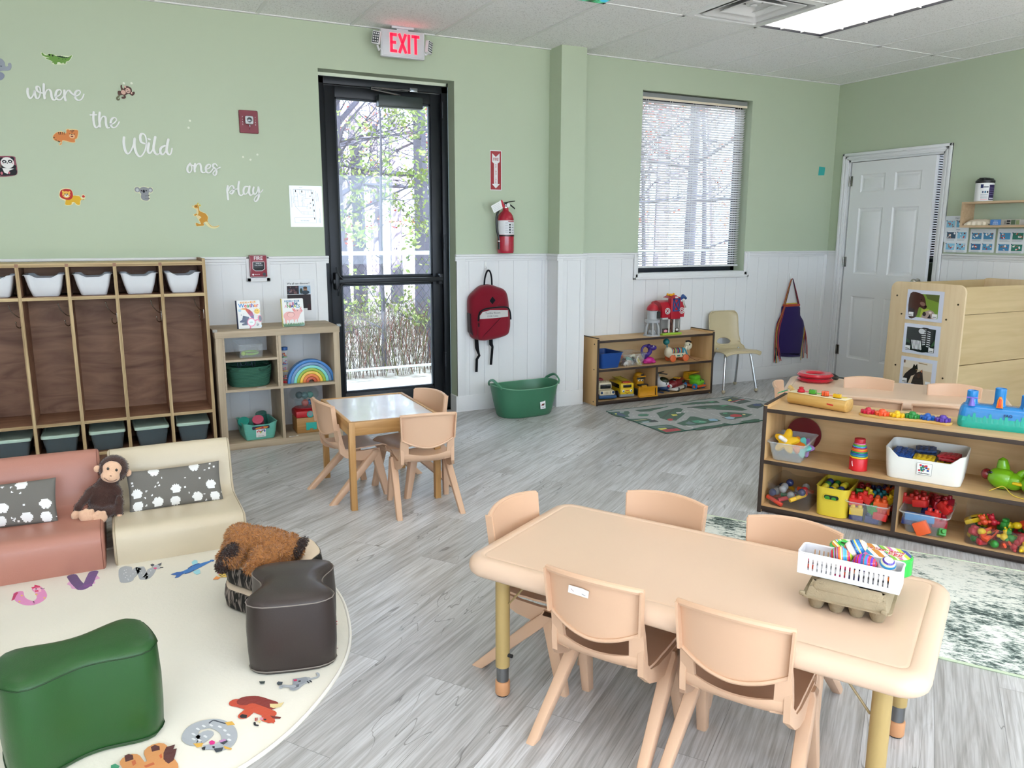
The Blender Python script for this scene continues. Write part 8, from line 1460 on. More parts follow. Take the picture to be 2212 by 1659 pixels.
mb=MB('#8a8e92');mb.box(-.066,.066,-.122,-.09,.010,.034,.006);mb.build('bumper','plastic',t);mb=MB('#1c1a16');mb.box(-.038,.038,-.1185,-.112,.088,.112,.004);mb.box(-.0635,-.060,-.09,.08,.080,.112,.003);mb.build('window_glass','gloss',t)
mb=MB('#b83a28');mb.box(-.035,.035,-.105,-.07,.122,.136,.005);mb.box(-.014,.014,-.121,-.117,.060,.068,.002);mb.text('FIRE',.010,.0004,T(0,-.1187,.118,90),'#b83a28');mb.tube(smooth_path([(-.020,-.120,.052),(0,-.122,.040),(.020,-.120,.052)],4),.0016,5,c='#7a2a1c');mb.build('red_lights','plastic',t)
mb=MB('#f0ede0');mb.sph(-.035,-.118,.060,.011,.005,.012,12,8);mb.sph(.035,-.118,.060,.011,.005,.012,12,8);mb.sph(-.035,-.122,.060,.006,.004,.007,10,6,c='#2a5a7a');mb.sph(.035,-.122,.060,.006,.004,.007,10,6,c='#2a5a7a');mb.build('eye','gloss',t)
mb=MB('#a89420'); 
for x in (-.035,.035): mb.tube([(x,-.08,.138),(x,.09,.145)],.004,6)
for i in range(6): mb.tube([(-.035,-.07+i*.03,.139+i*.001),(.035,-.07+i*.03,.139+i*.001)],.003,6)
mb.build('ladder','plastic',t)
for x in (-.060,.060):
    for y in (-.060,.065): mb=MB('#1c1c1e');mb.cyl((x -.010,y,.028),(x+.010,y,.028),.028,n=20,bev=.003);mb.build('wheel','plastic',t)
t=thing('toy_bulldozer','yellow toy bulldozer with a face, cap and wide front blade','toy vehicle',(-2.318,-.165,ZB),-3);YL='#d89a1c'
mb=MB(YL);mb.box(-.042,.042,-.07,.05,.045,.085,.014);mb.box(-.036,.036,-.04,.04,.080,.150,.014);mb.box(-.026,.026,-.10,-.06,.058,.085,.006);mb.sph(0,-.005,.158,.040,.038,.026,16,10);mb.box(-.038,.038,-.062,-.030,.148,.158,.005);mb.build('body','plastic',t)
mb=MB('#d89a1c');mb.sheet(lambda u,v: (-.088+.176*u,-.150+.012*sin(pi*v) -.006*v+(.012 if False else 0),.002+.080*v),8,6,.006);mb.box(-.090,-.080,-.160,-.135,.002,.078,.003);mb.box(.080,.090,-.160,-.135,.002,.078,.003);mb.box(-.088,.088,-.172,-.145,.0,.008,.002);mb.build('blade','plastic',t)
mb=MB('#23282a')
for s in (-1,1): mb.box(s*.056 -.016,s*.056+.016,-.095,.085,.0,.058,.022);mb.box(s*.05 -.012,s*.05+.012,-.14,-.06,.02,.036,.004)
mb.box(-.046,.046,-.09,-.05,.078,.092,.005);mb.box(-.040,.040,-.044,-.036,.128,.142,.003);mb.build('track','plastic',t)
mb=MB('#f0efe8');mb.sph(-.015,-.040,.118,.011,.006,.009,12,8);mb.sph(.015,-.040,.118,.011,.006,.009,12,8);mb.sph(-.013,-.045,.118,.005,.003,.006,8,6,c='#30485a');mb.sph(.013,-.045,.118,.005,.003,.006,8,6,c='#30485a');mb.build('eye','gloss',t);mb=MB('#1c1c1e');mb.box(-.012,.012,-.066,-.060,.160,.176,.002);mb.build('cap_badge','plastic',t)
t=thing('toy_helicopter','white toy helicopter with a smiling front and dark rotor','toy vehicle',(-2.115,-.170,ZB),22)
mb=MB('#e8e8ea');mb.sph(0,-.02,.078,.055,.085,.052,20,14);mb.tube([(0,.04,.085),(0,.12,.10)],[.024,.012],10);mb.box(-.11,.11,-.01,.02,.052,.060,.004);mb.build('body','plastic',t)
mb=MB('#22301c');mb.sph(0,-.050,.098,.042,.055,.034,16,10);o=mb.build('canopy','gloss',t);mb=MB('#26406c');mb.sph(0,-.035,.040,.045,.075,.026,16,8);mb.box(-.055,-.045,-.09,.06,.0,.012,.003);mb.box(.045,.055,-.09,.06,.0,.012,.003);mb.tube([(-.05,-.03,.01),(-.03,-.03,.04)],.005,6);mb.tube([(.05,-.03,.01),(.03,-.03,.04)],.005,6);mb.tube([(-.05,.03,.01),(-.03,.02,.04)],.005,6);mb.tube([(.05,.03,.01),(.03,.02,.04)],.005,6);mb.build('skid','plastic',t)
mb=MB('#2a3438');mb.cyl((0,0,.12),(0,0,.158),.008,n=10,c='#8a9096');mb.box(-.09,.09,-.010,.010,.156,.162,.003);mb.box(-.010,.010,-.09,.09,.156,.162,.003);mb.build('rotor','plastic',t);mb=MB('#c8303c');mb.sph(0,-.108,.058,.012,nu=12,nv=8);mb.sph(-.022,-.098,.080,.006,.004,.008,8,6,c='#1c2430');mb.sph(.022,-.098,.080,.006,.004,.008,8,6,c='#1c2430');mb.build('nose_and_eyes','plastic',t)
t=thing('toy_plane','dark red toy plane with white wings between the helicopter and green truck','toy vehicle',(-1.930,-.185,ZB),-60)
mb=MB('#7c1a24');mb.box(-.050,.050,-.095,.11,.035,.100,.026);mb.sph(0,-.085,.062,.045,.05,.036,14,10);mb.build('body','plastic',t);mb=MB('#e2e0dc');mb.box(-.056,.056,-.115,.12,.010,.036,.010);mb.sph(-.0,-.128,.052,.018,.014,.018,12,8);mb.build('white_base','plastic',t)
mb=MB('#1a1c20');mb.sph(0,-.065,.085,.034,.036,.026,12,8);mb.box(-.0515,-.048,.02,.07,.055,.088,.006);mb.box(.048,.0515,.02,.07,.055,.088,.006);mb.build('window_glass','gloss',t);mb=MB('#d8a828');mb.box(-.03,.03,.0,.04,.098,.108,.004);mb.build('roof_light','plastic',t)
for x in (-.05,.05):
    for y in (-.065,.075): mb=MB('#303236');mb.cyl((x -.008,y,.018),(x+.008,y,.018),.018,n=16,bev=.003);mb.build('wheel','plastic',t)
t=thing('toy_truck','lime green toy dump truck with a smiling face and blue wheels','toy vehicle',(-1.738,-.190,ZB),14)
mb=MB('#6cc02c');mb.box(-.052,.052,-.085,.02,.034,.088,.022);mb.box(-.045,.045,-.045,.03,.070,.120,.018);mb.build('cab','plastic',t);mb=MB('#d8602c');mb.box(-.056,.056,-.095,.09,.020,.040,.008);mb.build('orange_base','plastic',t);mb=MB('#d8a020');mb.box(-.045,.055,.0,.095,.070,.085,.006);mb.box(-.055,.05,-.02,.06,.135,.146,.005);mb.box(-.04,.04,.04,.09,.085,.14,.008);mb.build('yellow_bed','plastic',t)
mb=MB('#18301c');mb.sph(-.018,-.083,.082,.005,.004,.007,8,6);mb.sph(.018,-.083,.082,.005,.004,.007,8,6);mb.tube(smooth_path([(-.018,-.087,.062),(0,-.088,.054),(.018,-.087,.062)],4),.0014,5);mb.build('smiling_face','plastic',t)
for x in (-.055,.055):
    for y in (-.055,.055): mb=MB('#2878b8');mb.cyl((x -.010,y,.026),(x+.010,y,.026),.026,n=20,bev=.003);lo=mb.build('wheel','plastic',t);mb=MB('#d8602c');mb.cyl((x -.012,y,.026),(x+.012,y,.026),.011,n=12);mb.build('wheel_hub','plastic',lo)
# ---------------------------------------------------------------- things of the near shelf: sx along the front, sy depth from the front
def sp(sx,sy,z): p=SHX @ Vector((sx,sy,z));return (p.x,p.y,p.z)
S1,S2,S3=.532,.272,.035
# wooden shape sorter log
t=thing('shape_sorter','wooden log shape sorter with four colourful pieces, left on the toy shelf','toy',sp(.215,.185,S1),SANG -13)
mb=MB();P=rr(.092,.066,.030,6,0,.033);P=[(x,min(z,.060)) for x,z in P];XY=Matrix(((0,0,1,0),(1,0,0,0),(0,1,0,0),(0,0,0,1)));mb.prism(P,-.150,.150,.006,XY);mb.tube([(-.150,.02,.045),(-.178,.055,.058),(-.195,.062,.066)],[.014,.012,.011],8);mb.build('log_body','toy_wood',t)
mb=MB('#ecdcb4');mb.box(-.145,.145,-.038,.038,.0595,.0625,.002);mb.build('top_plate','paper',t)
mb=MB('#c8302c');mb.prism([(.06,.030),(.09,.027),(.093,.034),(.06,.036)],0,.001,0,T(0,-.0462,0,90));mb.build('red_arrow','paper',t)
mb=MB('#3fae7a');mb.sheet(lambda u,v: (-.205 -.045*u,.066 -.022*u+.016*(v -.5)*sin(pi*u),.045 -.022*u+.004*sin(pi*v)),10,4,.002);mb.build('felt_leaf','fabric',t)
for i,(x,c,c2) in enumerate(((-.095,'#c81830','#e8708a'),(-.032,'#4aa02c','#8ac86a'),(.030,'#e0541c','#f09878'),(.092,'#eab81c','#f4d860'))):
    mb=MB(c2);mb.prism(rr(.042,.026,.008,3,x+.012,.022),.0625,.0632);mb.prism(ell(x,-.010,.020,.017,18),.0625,.0633,c='#5a2c20');mb.build('printed_shape','paper',t)
    mb=MB(c)
    if i == 0: mb.lathe([(.017,.0),(.018,.010),(.010,.016),(.012,.024),(.0,.027)],18,T(x,-.008,.064))
    elif i == 1: mb.prism([(-.016,-.012),(-.012,.012),(.012,.013),(.016,-.010),(0,-.014)],.064,.084,.003,T(x,-.008,0));mb.tube(ellz(0,0,1) if False else [(x -.016,-.008+.008*cos(a),.074+.008*sin(a)) for a in [2*pi*k/12 for k in range(12)]],.003,6,closed=True)
    elif i == 2: mb.prism([(.016*(1+.16*cos(6*a))*cos(a),.016*(1+.16*cos(6*a))*sin(a)) for a in [2*pi*k/48 for k in range(48)]],.064,.086,.002,T(x,-.008,0))
    else: mb.prism([(-.018,-.011),(-.010,-.011),(0,-.013),(.010,-.011),(.018,-.011),(.016,.008),(.007,.002),(0,.012),(-.007,.002),(-.016,.008)],.064,.082,.002,T(x,-.008,0))
    solo(mb,'puzzle_piece','gloss',['red round puzzle piece on the wooden log toy','green puzzle piece on the wooden log toy','orange scalloped puzzle piece on the wooden log toy','yellow crown puzzle piece on the wooden log toy'][i],'puzzle piece',tuple(t.location),SANG -13,'pieces of the wooden log toy')
# gear strip
GA=math.degrees(math.atan2(-3.354+3.055,-2.945+3.120));gx,gy=-3.035,-3.205
t=thing('gear_board','wavy wooden board carrying six rainbow toy gears on the toy shelf','toy',(gx,gy,S1),GA);mb=MB();P=[]
for k in range(25): x=-.165+.33*k/24;P.append((x,.030+.012*sin(x*19)))
for k in range(1,8): a=pi/2 -pi*k/8;P.append((.165+.030*cos(a),.012*sin(.165*19)+.030*sin(a)))
for k in range(24,-1,-1): x=-.165+.33*k/24;P.append((x,-.030+.012*sin(x*19)))
for k in range(1,8): a=-pi/2 -pi*k/8;P.append((-.165+.030*cos(a),.012*sin(-.165*19)+.030*sin(a)))
mb.prism(P,0,.012,.002);mb.build('board','toy_wood',t)
for i,(c,nm) in enumerate((('#c81f3c','red'),('#ee5a2c','orange'),('#f0c01c','yellow'),('#2a8a3c','green'),('#1c5ab0','blue'),('#5a3aa0','purple'))):
    x=-.155+i*.062;mb=MB(c);n_=9;mb.prism([(q*cos(a),q*sin(a)) for a,q in [(2*pi*(k+o_)/n_,r_) for k in range(n_) for o_,r_ in ((-.30,.024),(-.18,.0325),(.18,.0325),(.30,.024))]],.0,.016,.002);mb.lathe([(.014,.016),(.012,.020),(.010,.026),(.0,.030)] if i % 2 == 0 else [(.016,.016),(.016,.020),(.011,.028),(.0,.031)],16)
    q=Matrix.Rotation(rad(GA),4,'Z') @ Vector((x,.012*sin(x*19),0));solo(mb,'toy_gear','plastic','%s toy gear on the wavy wooden board' % nm,'toy gear',(gx+q.x,gy+q.y,S1+.0125),GA+i*20,'toy gears on the wooden board')
# blue sand castle toy
t=thing('sand_castle_toy','blue and teal castle shaped water toy with three chimneys on the toy shelf','toy',sp(.965,.200,S1),SANG+4)
def cblue(u,v): return '#1fae9e' if v < .26+.05*(abs(math.sin(u*34)) ** .5) else '#2182c8'
mb=MB('#2182c8');P=dense(.30,.105,.03);n_=len(P)
prof=[(0,.0),(-.004,.01),(-.004,.03),(-.002,.05),(.0,.07),(.004,.085),(.012,.096),(.024,.101)]
R_=[[(x,y,z) for x,y in offset(P,d)] for d,z in prof];mb.loft(R_,cols=['#1fae9e','#1fae9e','#1fae9e','#2182c8','#2182c8','#2182c8','#2182c8','#2182c8'])
for k in range(14): x=-.13+k*.02;hh=.016+.010*((k*7) % 3);mb.prism([(x -.007,.03),(x+.007,.03),(x+.005,.030+hh),(x,.035+hh),(x -.005,.030+hh)],.0555,.0575,0,RX,'#1fae9e')
mb.build('castle_body','gloss',t)
for i,(x,h_) in enumerate(((-.105,.158),(.0,.178),(.100,.155))):
    mb=MB('#2182c8');mb.lathe([(.032,.095),(.025,.104),(.022,.115),(.022,h_),(.020,h_+.001),(.018,h_ -.008),(.0,h_ -.03)],24,T(x,.0,0));mb.build('chimney','gloss',t)
mb=MB('#7a6ac8');mb.lathe([(.014,.098),(.009,.118),(.006,.132),(.0,.134)],16,T(-.105,-.042,0));mb.box(-.128,-.082,-.046,-.038,.130,.136,.003);o=mb.build('purple_spinner','plastic',t)
mb=MB('#f08a2c');mb.prism([(-.013,.098),(.013,.098),(.010,.135),(.004,.148),(-.004,.148),(-.010,.135)],.038,.050,.004,T(0,0,0,90));mb.prism([(-.008,.102),(.006,.102),(.005,.138),(-.003,.142)],.050,.052,.001,T(0,0,0,90),'#e04a1c');mb.build('orange_valve','plastic',t)
mb=MB('#2e8ad0');mb.prism([(.085,.098),(.125,.098),(.092,.142)],.036,.042,.001,T(0,0,0,90));mb.build('slide','gloss',t);mb=MB('#14386a');mb.text('FAO',.017,.0005,T(.035,-.0575,.068,90),bold=.0006);mb.build('lettering','paper',t,smooth=False)
# middle shelf: clear bin with star toys
t=thing('storage_bin','frosted clear bin holding a yellow star toy, on the toy shelf','bin',sp(.112,.150,S2),SANG+2);mb=MB();bin_shell(mb,.175,.275,.092,.020,.016,.002,.005);mb.build('bin_body','frosted_plastic',t);mb=MB('#f0f4f6');mb.tube([(x,y,.094) for x,y in rr(.186,.286,.018,4)],.0028,6,closed=True);mb.build('rim','frosted_plastic',t)
def star(r,ri,n=5,k=6):
    P=[( (ri+(r -ri)*(.5+.5*cos(n*a)))*sin(a),(ri+(r -ri)*(.5+.5*cos(n*a)))*cos(a)) for a in [2*pi*i/(n*k*2) for i in range(n*k*2)]];return P
def at_shelf(sx,sy,z,rx=0,ry=0,rz=0): return SHX @ T(sx,sy,z,rx,ry,rz)
def soloX(mb,name,mat,label,cat,X,group=None,**k):
    o=mb.build(name,mat,**k);o.matrix_world=X;return tag(o,label,cat,group)
o=thing('star_toy','yellow star shaped stacking toy with a white screw peg','toy');o.matrix_world=at_shelf(.100,.072,S2+.092,62,0,-12)
mb=MB('#f2c01c');mb.prism(star(.066,.036),-.014,.014,.008);mb.build('yellow_star','plastic',o);mb=MB('#ece8e4')
for i in range(8): mb.cyl((0,0,.012+i*.007),(0,0,.018+i*.007),.0115,.0105,n=14)
mb.sph(0,0,.070,.011,nu=12,nv=8);mb.build('screw_peg','plastic',o)
for (x,y,z,c,r,nm,a) in ((.135,.10,.075,'#e8862c',.05,'orange',40),(.155,.12,.060,'#5fc0b4',.055,'mint',60),(.165,.165,.050,'#9a6ab0',.05,'purple',70)):
    mb=MB(c);mb.prism(star(r,r*.62),-.010,.010,.005);soloX(mb,'star_toy','plastic','%s star shaped stacking piece in the frosted bin on the toy shelf' % nm,'toy',at_shelf(x,y,S2+z,a,20,10),'star stacking pieces in the frosted bin')
mb=MB('#6a141c');mb.cyl((0,-.004,0),(0,.004,0),.085,n=40);soloX(mb,'red_disc','plastic','dark red round disc standing behind the frosted bin on the toy shelf','toy',at_shelf(.125,.302,S2+.086))
# stacking cups
t=thing('stacking_cups','tower of nested stacking cups in rainbow colours on the toy shelf','toy',sp(.432,.100,S2));CC=[('#d8202a',.040,0,.060),('#f0c21c',.0395,.060,.069),('#2a8aa0',.0385,.069,.079),('#2a5aa8',.0375,.079,.086),('#2a9a50',.0365,.086,.093),('#e8602c',.0355,.093,.100),('#f0a81c',.0345,.100,.106),('#c02c6a',.0335,.106,.112),('#4aa8d8',.031,.112,.119),('#7ac03c',.029,.119,.126),('#e87ab0',.027,.126,.132),('#c01c30',.0245,.132,.152)]
for i,(c,r,a,b) in enumerate(CC): mb=MB(c);mb.lathe([(r*.93,a),(r,a+.002),(r,b -.002),(r*.97,b)],26);mb.sph(0,0,a+.01,r*.4,nu=6,nv=4) if False else None;mb.build('cup','plastic',t)
mb=MB('#f0ecec');mb.tube([(x -.040,0+y*.2,.035+y) for x,y in ell(0,0,.002,.012,14)],.0016,5,closed=True);mb.build('printed_ring','plastic',t)
# white bin with waffle blocks
t=thing('storage_bin','white plastic bin of waffle blocks with a picture label','bin',sp(.712,.160,S2),SANG);mb=MB('#f0efe8');scoop_bin(mb,.325,.235,.142,.012,.03,.038,.10,.15,.003,back=False);mb.build('bin_body','plastic',t)
mb=MB('#f4f4f0');X=T(.005,-.1155,.066,94);mb.prism(rr(.062,.056,.002,2),0,.0007,0,X);P=rr(.061,.055,.001,1);mb.tube([tuple((X @ Vector((x,y,.0008)))) for x,y in P],.0005,4,closed=True,c='#303030');R=random.Random(3)
for i in range(16): mb.prism(rr(.009,.008,.001,1,R.uniform(-.022,.020),R.uniform(-.008,.018)),.0008,.001+i*.00003,0,X,R.choice(['#c8283c','#2a4a9a','#2a8a5a','#c8283c','#e07a2c','#2a7a8a']))
mb.text('Waffle Builders',.0072,.0003,X @ T(0,-.020,.0009),'#20242c',bold=.0002);o=mb.build('picture_label','paper',t,smooth=False);o['label']='white picture label reading Waffle Builders'
def waffle(mb,c,s=.075,th=.012):
    P=[];n_=4
    for (ax,ay,dx,dy) in ((-1,-1,1,0),(1,-1,0,1),(1,1,-1,0),(-1,1,0,-1)):
        for k in range(n_):
            f0=-1+2*k/n_; 
            for q,o_ in ((0,0),(.5/n_*2*.5,0),(.5/n_*2*.5,.12),(1/n_*1.5,.12),(1/n_*1.5,0)):
                t_=-1+2*k/n_+q;px_=(ax if dx == 0 else (t_ if dx > 0 else -t_));py_=(ay if dy == 0 else (t_ if dy > 0 else -t_));nx,ny=dy,-dx
                P.append(((px_*.92+nx*o_)*s/2,(py_*.92+ny*o_)*s/2))
    mb.prism(P,0,th,.0015,c=c)
    for i in range(3):
        for j in range(3): mb.prism(rr(s*.17,s*.17,.003,2,(i -1)*s*.27,(j -1)*s*.27),th,th+.003,.001,c=c)
R=random.Random(6)
lay=[(.615,.125,.108,'#1f4f9c','blue'),(.615,.125,.095,'#1f4f9c','blue'),(.615,.19,.110,'#1f4f9c','blue'),(.70,.120,.090,'#e8c41c','yellow'),(.705,.125,.104,'#e8c41c','yellow'),(.715,.20,.112,'#16284a','navy'),(.70,.20,.126,'#1c3a6c','navy'),(.795,.115,.085,'#e8c41c','yellow'),(.80,.16,.105,'#b0202c','red'),(.80,.17,.119,'#c02c38','red'),(.805,.21,.10,'#9a1c28','red')]
for x,y,z,c,nm in lay: mb=MB(c);waffle(mb,c,.082);soloX(mb,'waffle_block','plastic','%s waffle block lying in the white bin on the toy shelf' % nm,'toy block',at_shelf(x,y,S2+z -.012,R.uniform(-5,5),R.uniform(-5,5),R.uniform(-12,12)),'waffle blocks in the white bin')
# frog pull toy and crocodile, cut by the photo's edge
t=thing('frog_pull_toy','shiny green frog pull toy with a dark red nose, on the toy shelf','toy',sp(1.010,.155,S2),SANG -14);GR='#79b81c'
mb=MB(GR);mb.sph(0,0,.050,.058,.045,.048,20,14);mb.sph(.045,0,.045,.045,.038,.038,16,12);mb.lathe([(.022,.0),(.026,.03),(.018,.062),(.004,.072)],16,T(.0,.012,.068,0,-8,0));mb.lathe([(.018,.0),(.018,.03),(.008,.05)],14,T(.055,.01,.06,0,35,0));mb.build('head','gloss',t)
mb=MB('#7a1a20');mb.sph(-.062,0,.056,.022,.026,.024,14,10);o=mb.build('nose','gloss',t);mb=MB('#10140c');mb.sph(-.040,-.030,.074,.010,.004,.007,10,6);mb.build('eye','gloss',t)
t=thing('crocodile_pull_toy','green and yellow pull toy with big blue eye at the photo edge','toy',sp(1.115,.110,S2),SANG -14)
mb=MB(GR);mb.sph(.02,0,.048,.055,.045,.045,20,14);mb.sph(.05,0,.075,.035,.03,.03,14,10);mb.build('head','gloss',t);mb=MB('#e8c41c');mb.box(-.062,.0,-.028,.028,.042,.054,.005);mb.tube([(x+.045,-.030,z+.085) for x,z in ell(0,0,.018,.018,20)],.004,6,closed=True);mb.build('beak','plastic',t)
mb=MB('#2a7aa8');mb.sph(.045,-.028,.085,.014,.006,.014,12,8);mb.sph(.045,-.034,.085,.007,.003,.008,8,6,c='#101418');mb.build('eye','gloss',t)
mb=MB('#e6cc4a');mb.tube(smooth_path([(-.135,-.055,.003),(-.11,-.045,.020),(-.085,-.04,.030),(-.04,-.06,.006),(.03,-.07,.003)],6),.0018,5);mb.build('pull_string','matte',t)
# lower shelf bins
t=thing('storage_bin','clear bin of silver balls and orange sticks, lower left of the toy shelf','bin',sp(.138,.160,S3),SANG);mb=MB();scoop_bin(mb,.215,.27,.115,.010,.02,.018,.04,.08,.0025);mb.build('bin_body','smoke_plastic',t);mb=MB('#d8d8dc');mb.tube([(x,-.1335,z+.062) for x,z in rr(.085,.024,.011,5)],.0022,6,closed=True);mb.build('handle_rim','smoke_plastic',t)
R=random.Random(21)
for i in range(13):
    x,y,z=.055+.045*(i % 4)+R.uniform(-.005,.005),.065+.055*(i // 4),.045+(.030 if i % 2 else 0)+R.uniform(0,.02);c,nm=(('#9a9ca0','silver') if i % 3 else ('#2c3a6a','navy blue')) if i != 7 else ('#c02c34','red')
    mb=MB(c);mb.sph(0,0,0,.019,nu=18,nv=12);soloX(mb,'magnetic_ball','gloss','%s ball in the lower left clear bin of the toy shelf' % nm,'ball',at_shelf(x,y,S3+z),'magnetic balls in the clear bin')
for i in range(9):
    c,nm=[('#d8442c','orange red'),('#e0542c','orange red'),('#c83040','red'),('#2a8a5a','green'),('#e8b82c','yellow')][(i*2) % 5];mb=MB(c);mb.cyl((-.045,0,0),(.045,0,0),.0105,n=12,bev=.002)
    soloX(mb,'magnetic_stick','plastic','%s round stick in the lower left clear bin of the toy shelf' % nm,'toy stick',at_shelf(.07+.055*(i % 3),.045+.02*(i % 2)+.07*(i // 3),S3+.025+.018*(i % 3),0,R.uniform(-18,18),R.uniform(-60,60)),'magnetic sticks in the clear bin')
t=thing('storage_bin','yellow plastic bin with a handle hole on the bottom of the toy shelf','bin',sp(.340,.145,S3),SANG);mb=MB('#e2c83c');bin_shell(mb,.152,.24,.142,.006,.035,.003,.002,n=6);mb.build('bin_body','plastic',t)
mb=MB('#15251a');mb.prism(rr(.068,.022,.0105,5,0,.100),.1195,.1215,0,RX);o=mb.build('handle_hole','matte',t);mb=MB('#d8be34');mb.tube([(x,-.1215,z) for x,z in rr(.072,.026,.0125,5,0,.100)],.0028,6,closed=True);mb.build('handle_rim','plastic',t);mb=MB('#3a8a2c');mb.prism(ell(-.018,.096,.012,.010,14),.1215,.123,0,RX);mb.prism(ell(.012,.094,.011,.009,14),.1215,.123,0,RX);mb.build('green_glimpse','plastic',t).name='ball_glimpse'
for i in range(12):
    c,nm=[('#e0c82c','yellow'),('#2a3a7a','blue'),('#2f7a34','green'),('#d8cc3c','yellow')][i % 4];mb=MB(c);mb.sph(0,0,0,.0175,nu=16,nv=10);soloX(mb,'toy_ball','plastic','%s ball in the yellow bin of the toy shelf' % nm,'ball',at_shelf(.295+.036*(i % 3),.055+.045*(i // 3),S3+.118+R.uniform(0,.010)),'balls in the yellow bin')
def brick(mb,c,nx,ny=2,s=.030,h=.034,hollow=False):
    mb.box(-nx*s/2,nx*s/2,-ny*s/2,ny*s/2,0,h,.002,c=c)
    for i in range(nx):
        for j in range(ny):
            X=T(-nx*s/2+(i+.5)*s,-ny*s/2+(j+.5)*s,0)
            if hollow: mb.lathe([(s*.36,-.0006),(s*.36,.0)],14,X,'#8a241c' if c != '#2a86c8' else '#1a5a94');mb.box(-nx*s/2,nx*s/2,-ny*s/2+(j+1)*s -.001,-ny*s/2+(j+1)*s+.001,-.002,0,c=c) if j < ny -1 else None
            else: mb.lathe([(s*.33,h),(s*.32,h+.012),(s*.26,h+.015),(.0,h+.0155)],14,X,c)
BC=[('#d8302c','red'),('#e8c41c','yellow'),('#3a9a3c','green'),('#e8602c','orange'),('#26347a','blue'),('#1f7a8a','teal'),('#b01c30','dark red'),('#4a2c78','purple')]
def brickbin(sx,sy,w,d,h,label,bn,seed,lay):
    t=thing('storage_bin',label,'bin',sp(sx,sy,S3),SANG);mb=MB();bin_shell(mb,w,d,h,.022,.018,.0022,.006);mb.build('bin_body','clear_plastic',t);mb=MB('#e8f0f4');mb.tube([(x,y,h+.002) for x,y in rr(w+.012,d+.012,.02,4)],.0032,6,closed=True);mb.build('rim','frosted_plastic',t)
    for i,(x,y,z,ci,nx,ny,rx_,ry_,rz_,hol) in enumerate(lay):
        c,nm=BC[ci];mb=MB(c)
        if hol and ci == 4: c='#2a86c8';nm='light blue'
        brick(mb,c,nx,ny,hollow=hol)
        soloX(mb,'building_brick','plastic','%s building brick%s in %s' % (nm,' showing its hollow underside' if hol else '',bn),'building brick',at_shelf(sx+x,sy+y,S3+z,rx_,ry_,rz_),'building bricks in the two clear bins')
R=random.Random(31)
la=[(-.050,-.095,.030,1,2,1,0,0,8,0),(.055,-.098,.028,0,2,1,0,4,-5,0),(-.05,-.085,.002,4,2,1,0,0,0,0),(.02,-.09,.002,4,2,1,0,0,0,0),(.005,-.085,.060,2,1,2,20,30,30,0),(-.060,-.07,.078,0,2,2,10,0,12,0),(.050,-.075,.082,3,2,2,8,0,6,0),(.062,-.085,.055,3,2,1,0,0,5,0),(-.02,-.03,.100,1,1,2,0,12,35,0),(-.062,.0,.095,2,1,1,0,0,20,1),
      (.03,.0,.09,5,2,2,8,0,-20,0),(.075,.02,.095,1,1,2,0,20,20,0),(.06,.06,.10,3,2,1,15,0,45,0),(-.05,.06,.085,6,2,2,5,5,5,0),(.0,.09,.08,4,2,2,0,8,40,0),(-.06,.1,.08,0,2,2,0,0,0,0),(.05,.11,.085,7,2,2,0,0,10,0),(.0,.03,.04,2,2,2,0,0,20,0),(-.06,.02,.03,6,2,2,0,0,0,0),(.06,.04,.04,0,2,2,0,0,0,0),(.072,-.05,.098,1,1,1,20,10,50,0),(-.02,-.075,.095,0,1,2,20,0,70,0)]
brickbin(.500,.150,.178,.27,.098,'clear bin of building bricks left of the divider in the toy shelf','the clear bin left of the divider',1,la)
lb_=[(-.005,-.098,.030,3,2,2,82,-28,4,1),(.068,-.10,.020,2,1,1,60,10,20,0),(-.02,-.088,.088,4,4,1,176,0,2,1),(-.062,-.07,.030,4,2,2,0,0,0,0),(.0,-.05,.03,7,2,2,0,0,0,0),(.055,-.05,.04,6,2,2,10,0,12,0),(.060,-.02,.100,0,2,1,0,35,-30,0),(.040,.02,.095,6,2,2,0,10,20,0),(-.03,-.02,.100,0,2,1,0,-8,-12,0),(-.06,.03,.092,0,4,1,0,0,4,0),(.03,.08,.09,6,2,2,0,14,35,0),(-.05,.09,.09,0,2,2,0,0,15,0),(.07,.06,.10,6,2,1,0,0,60,0),(.0,.04,.04,4,2,2,0,0,0,0),(-.02,.12,.08,0,2,2,0,0,0,0),(.03,-.075,.070,0,2,1,0,0,-20,0)]
brickbin(.738,.150,.190,.27,.098,'clear bin of building bricks right of the divider in the toy shelf','the clear bin right of the divider',2,lb_)
t=thing('storage_bin','large dark clear bin of chunky toy blocks, lower right of the toy shelf','bin',sp(1.040,.150,S3),SANG);mb=MB();scoop_bin(mb,.295,.255,.165,.006,.03,.075,.10,.145,.0025,back=False);mb.build('bin_body','smoke_plastic',t)
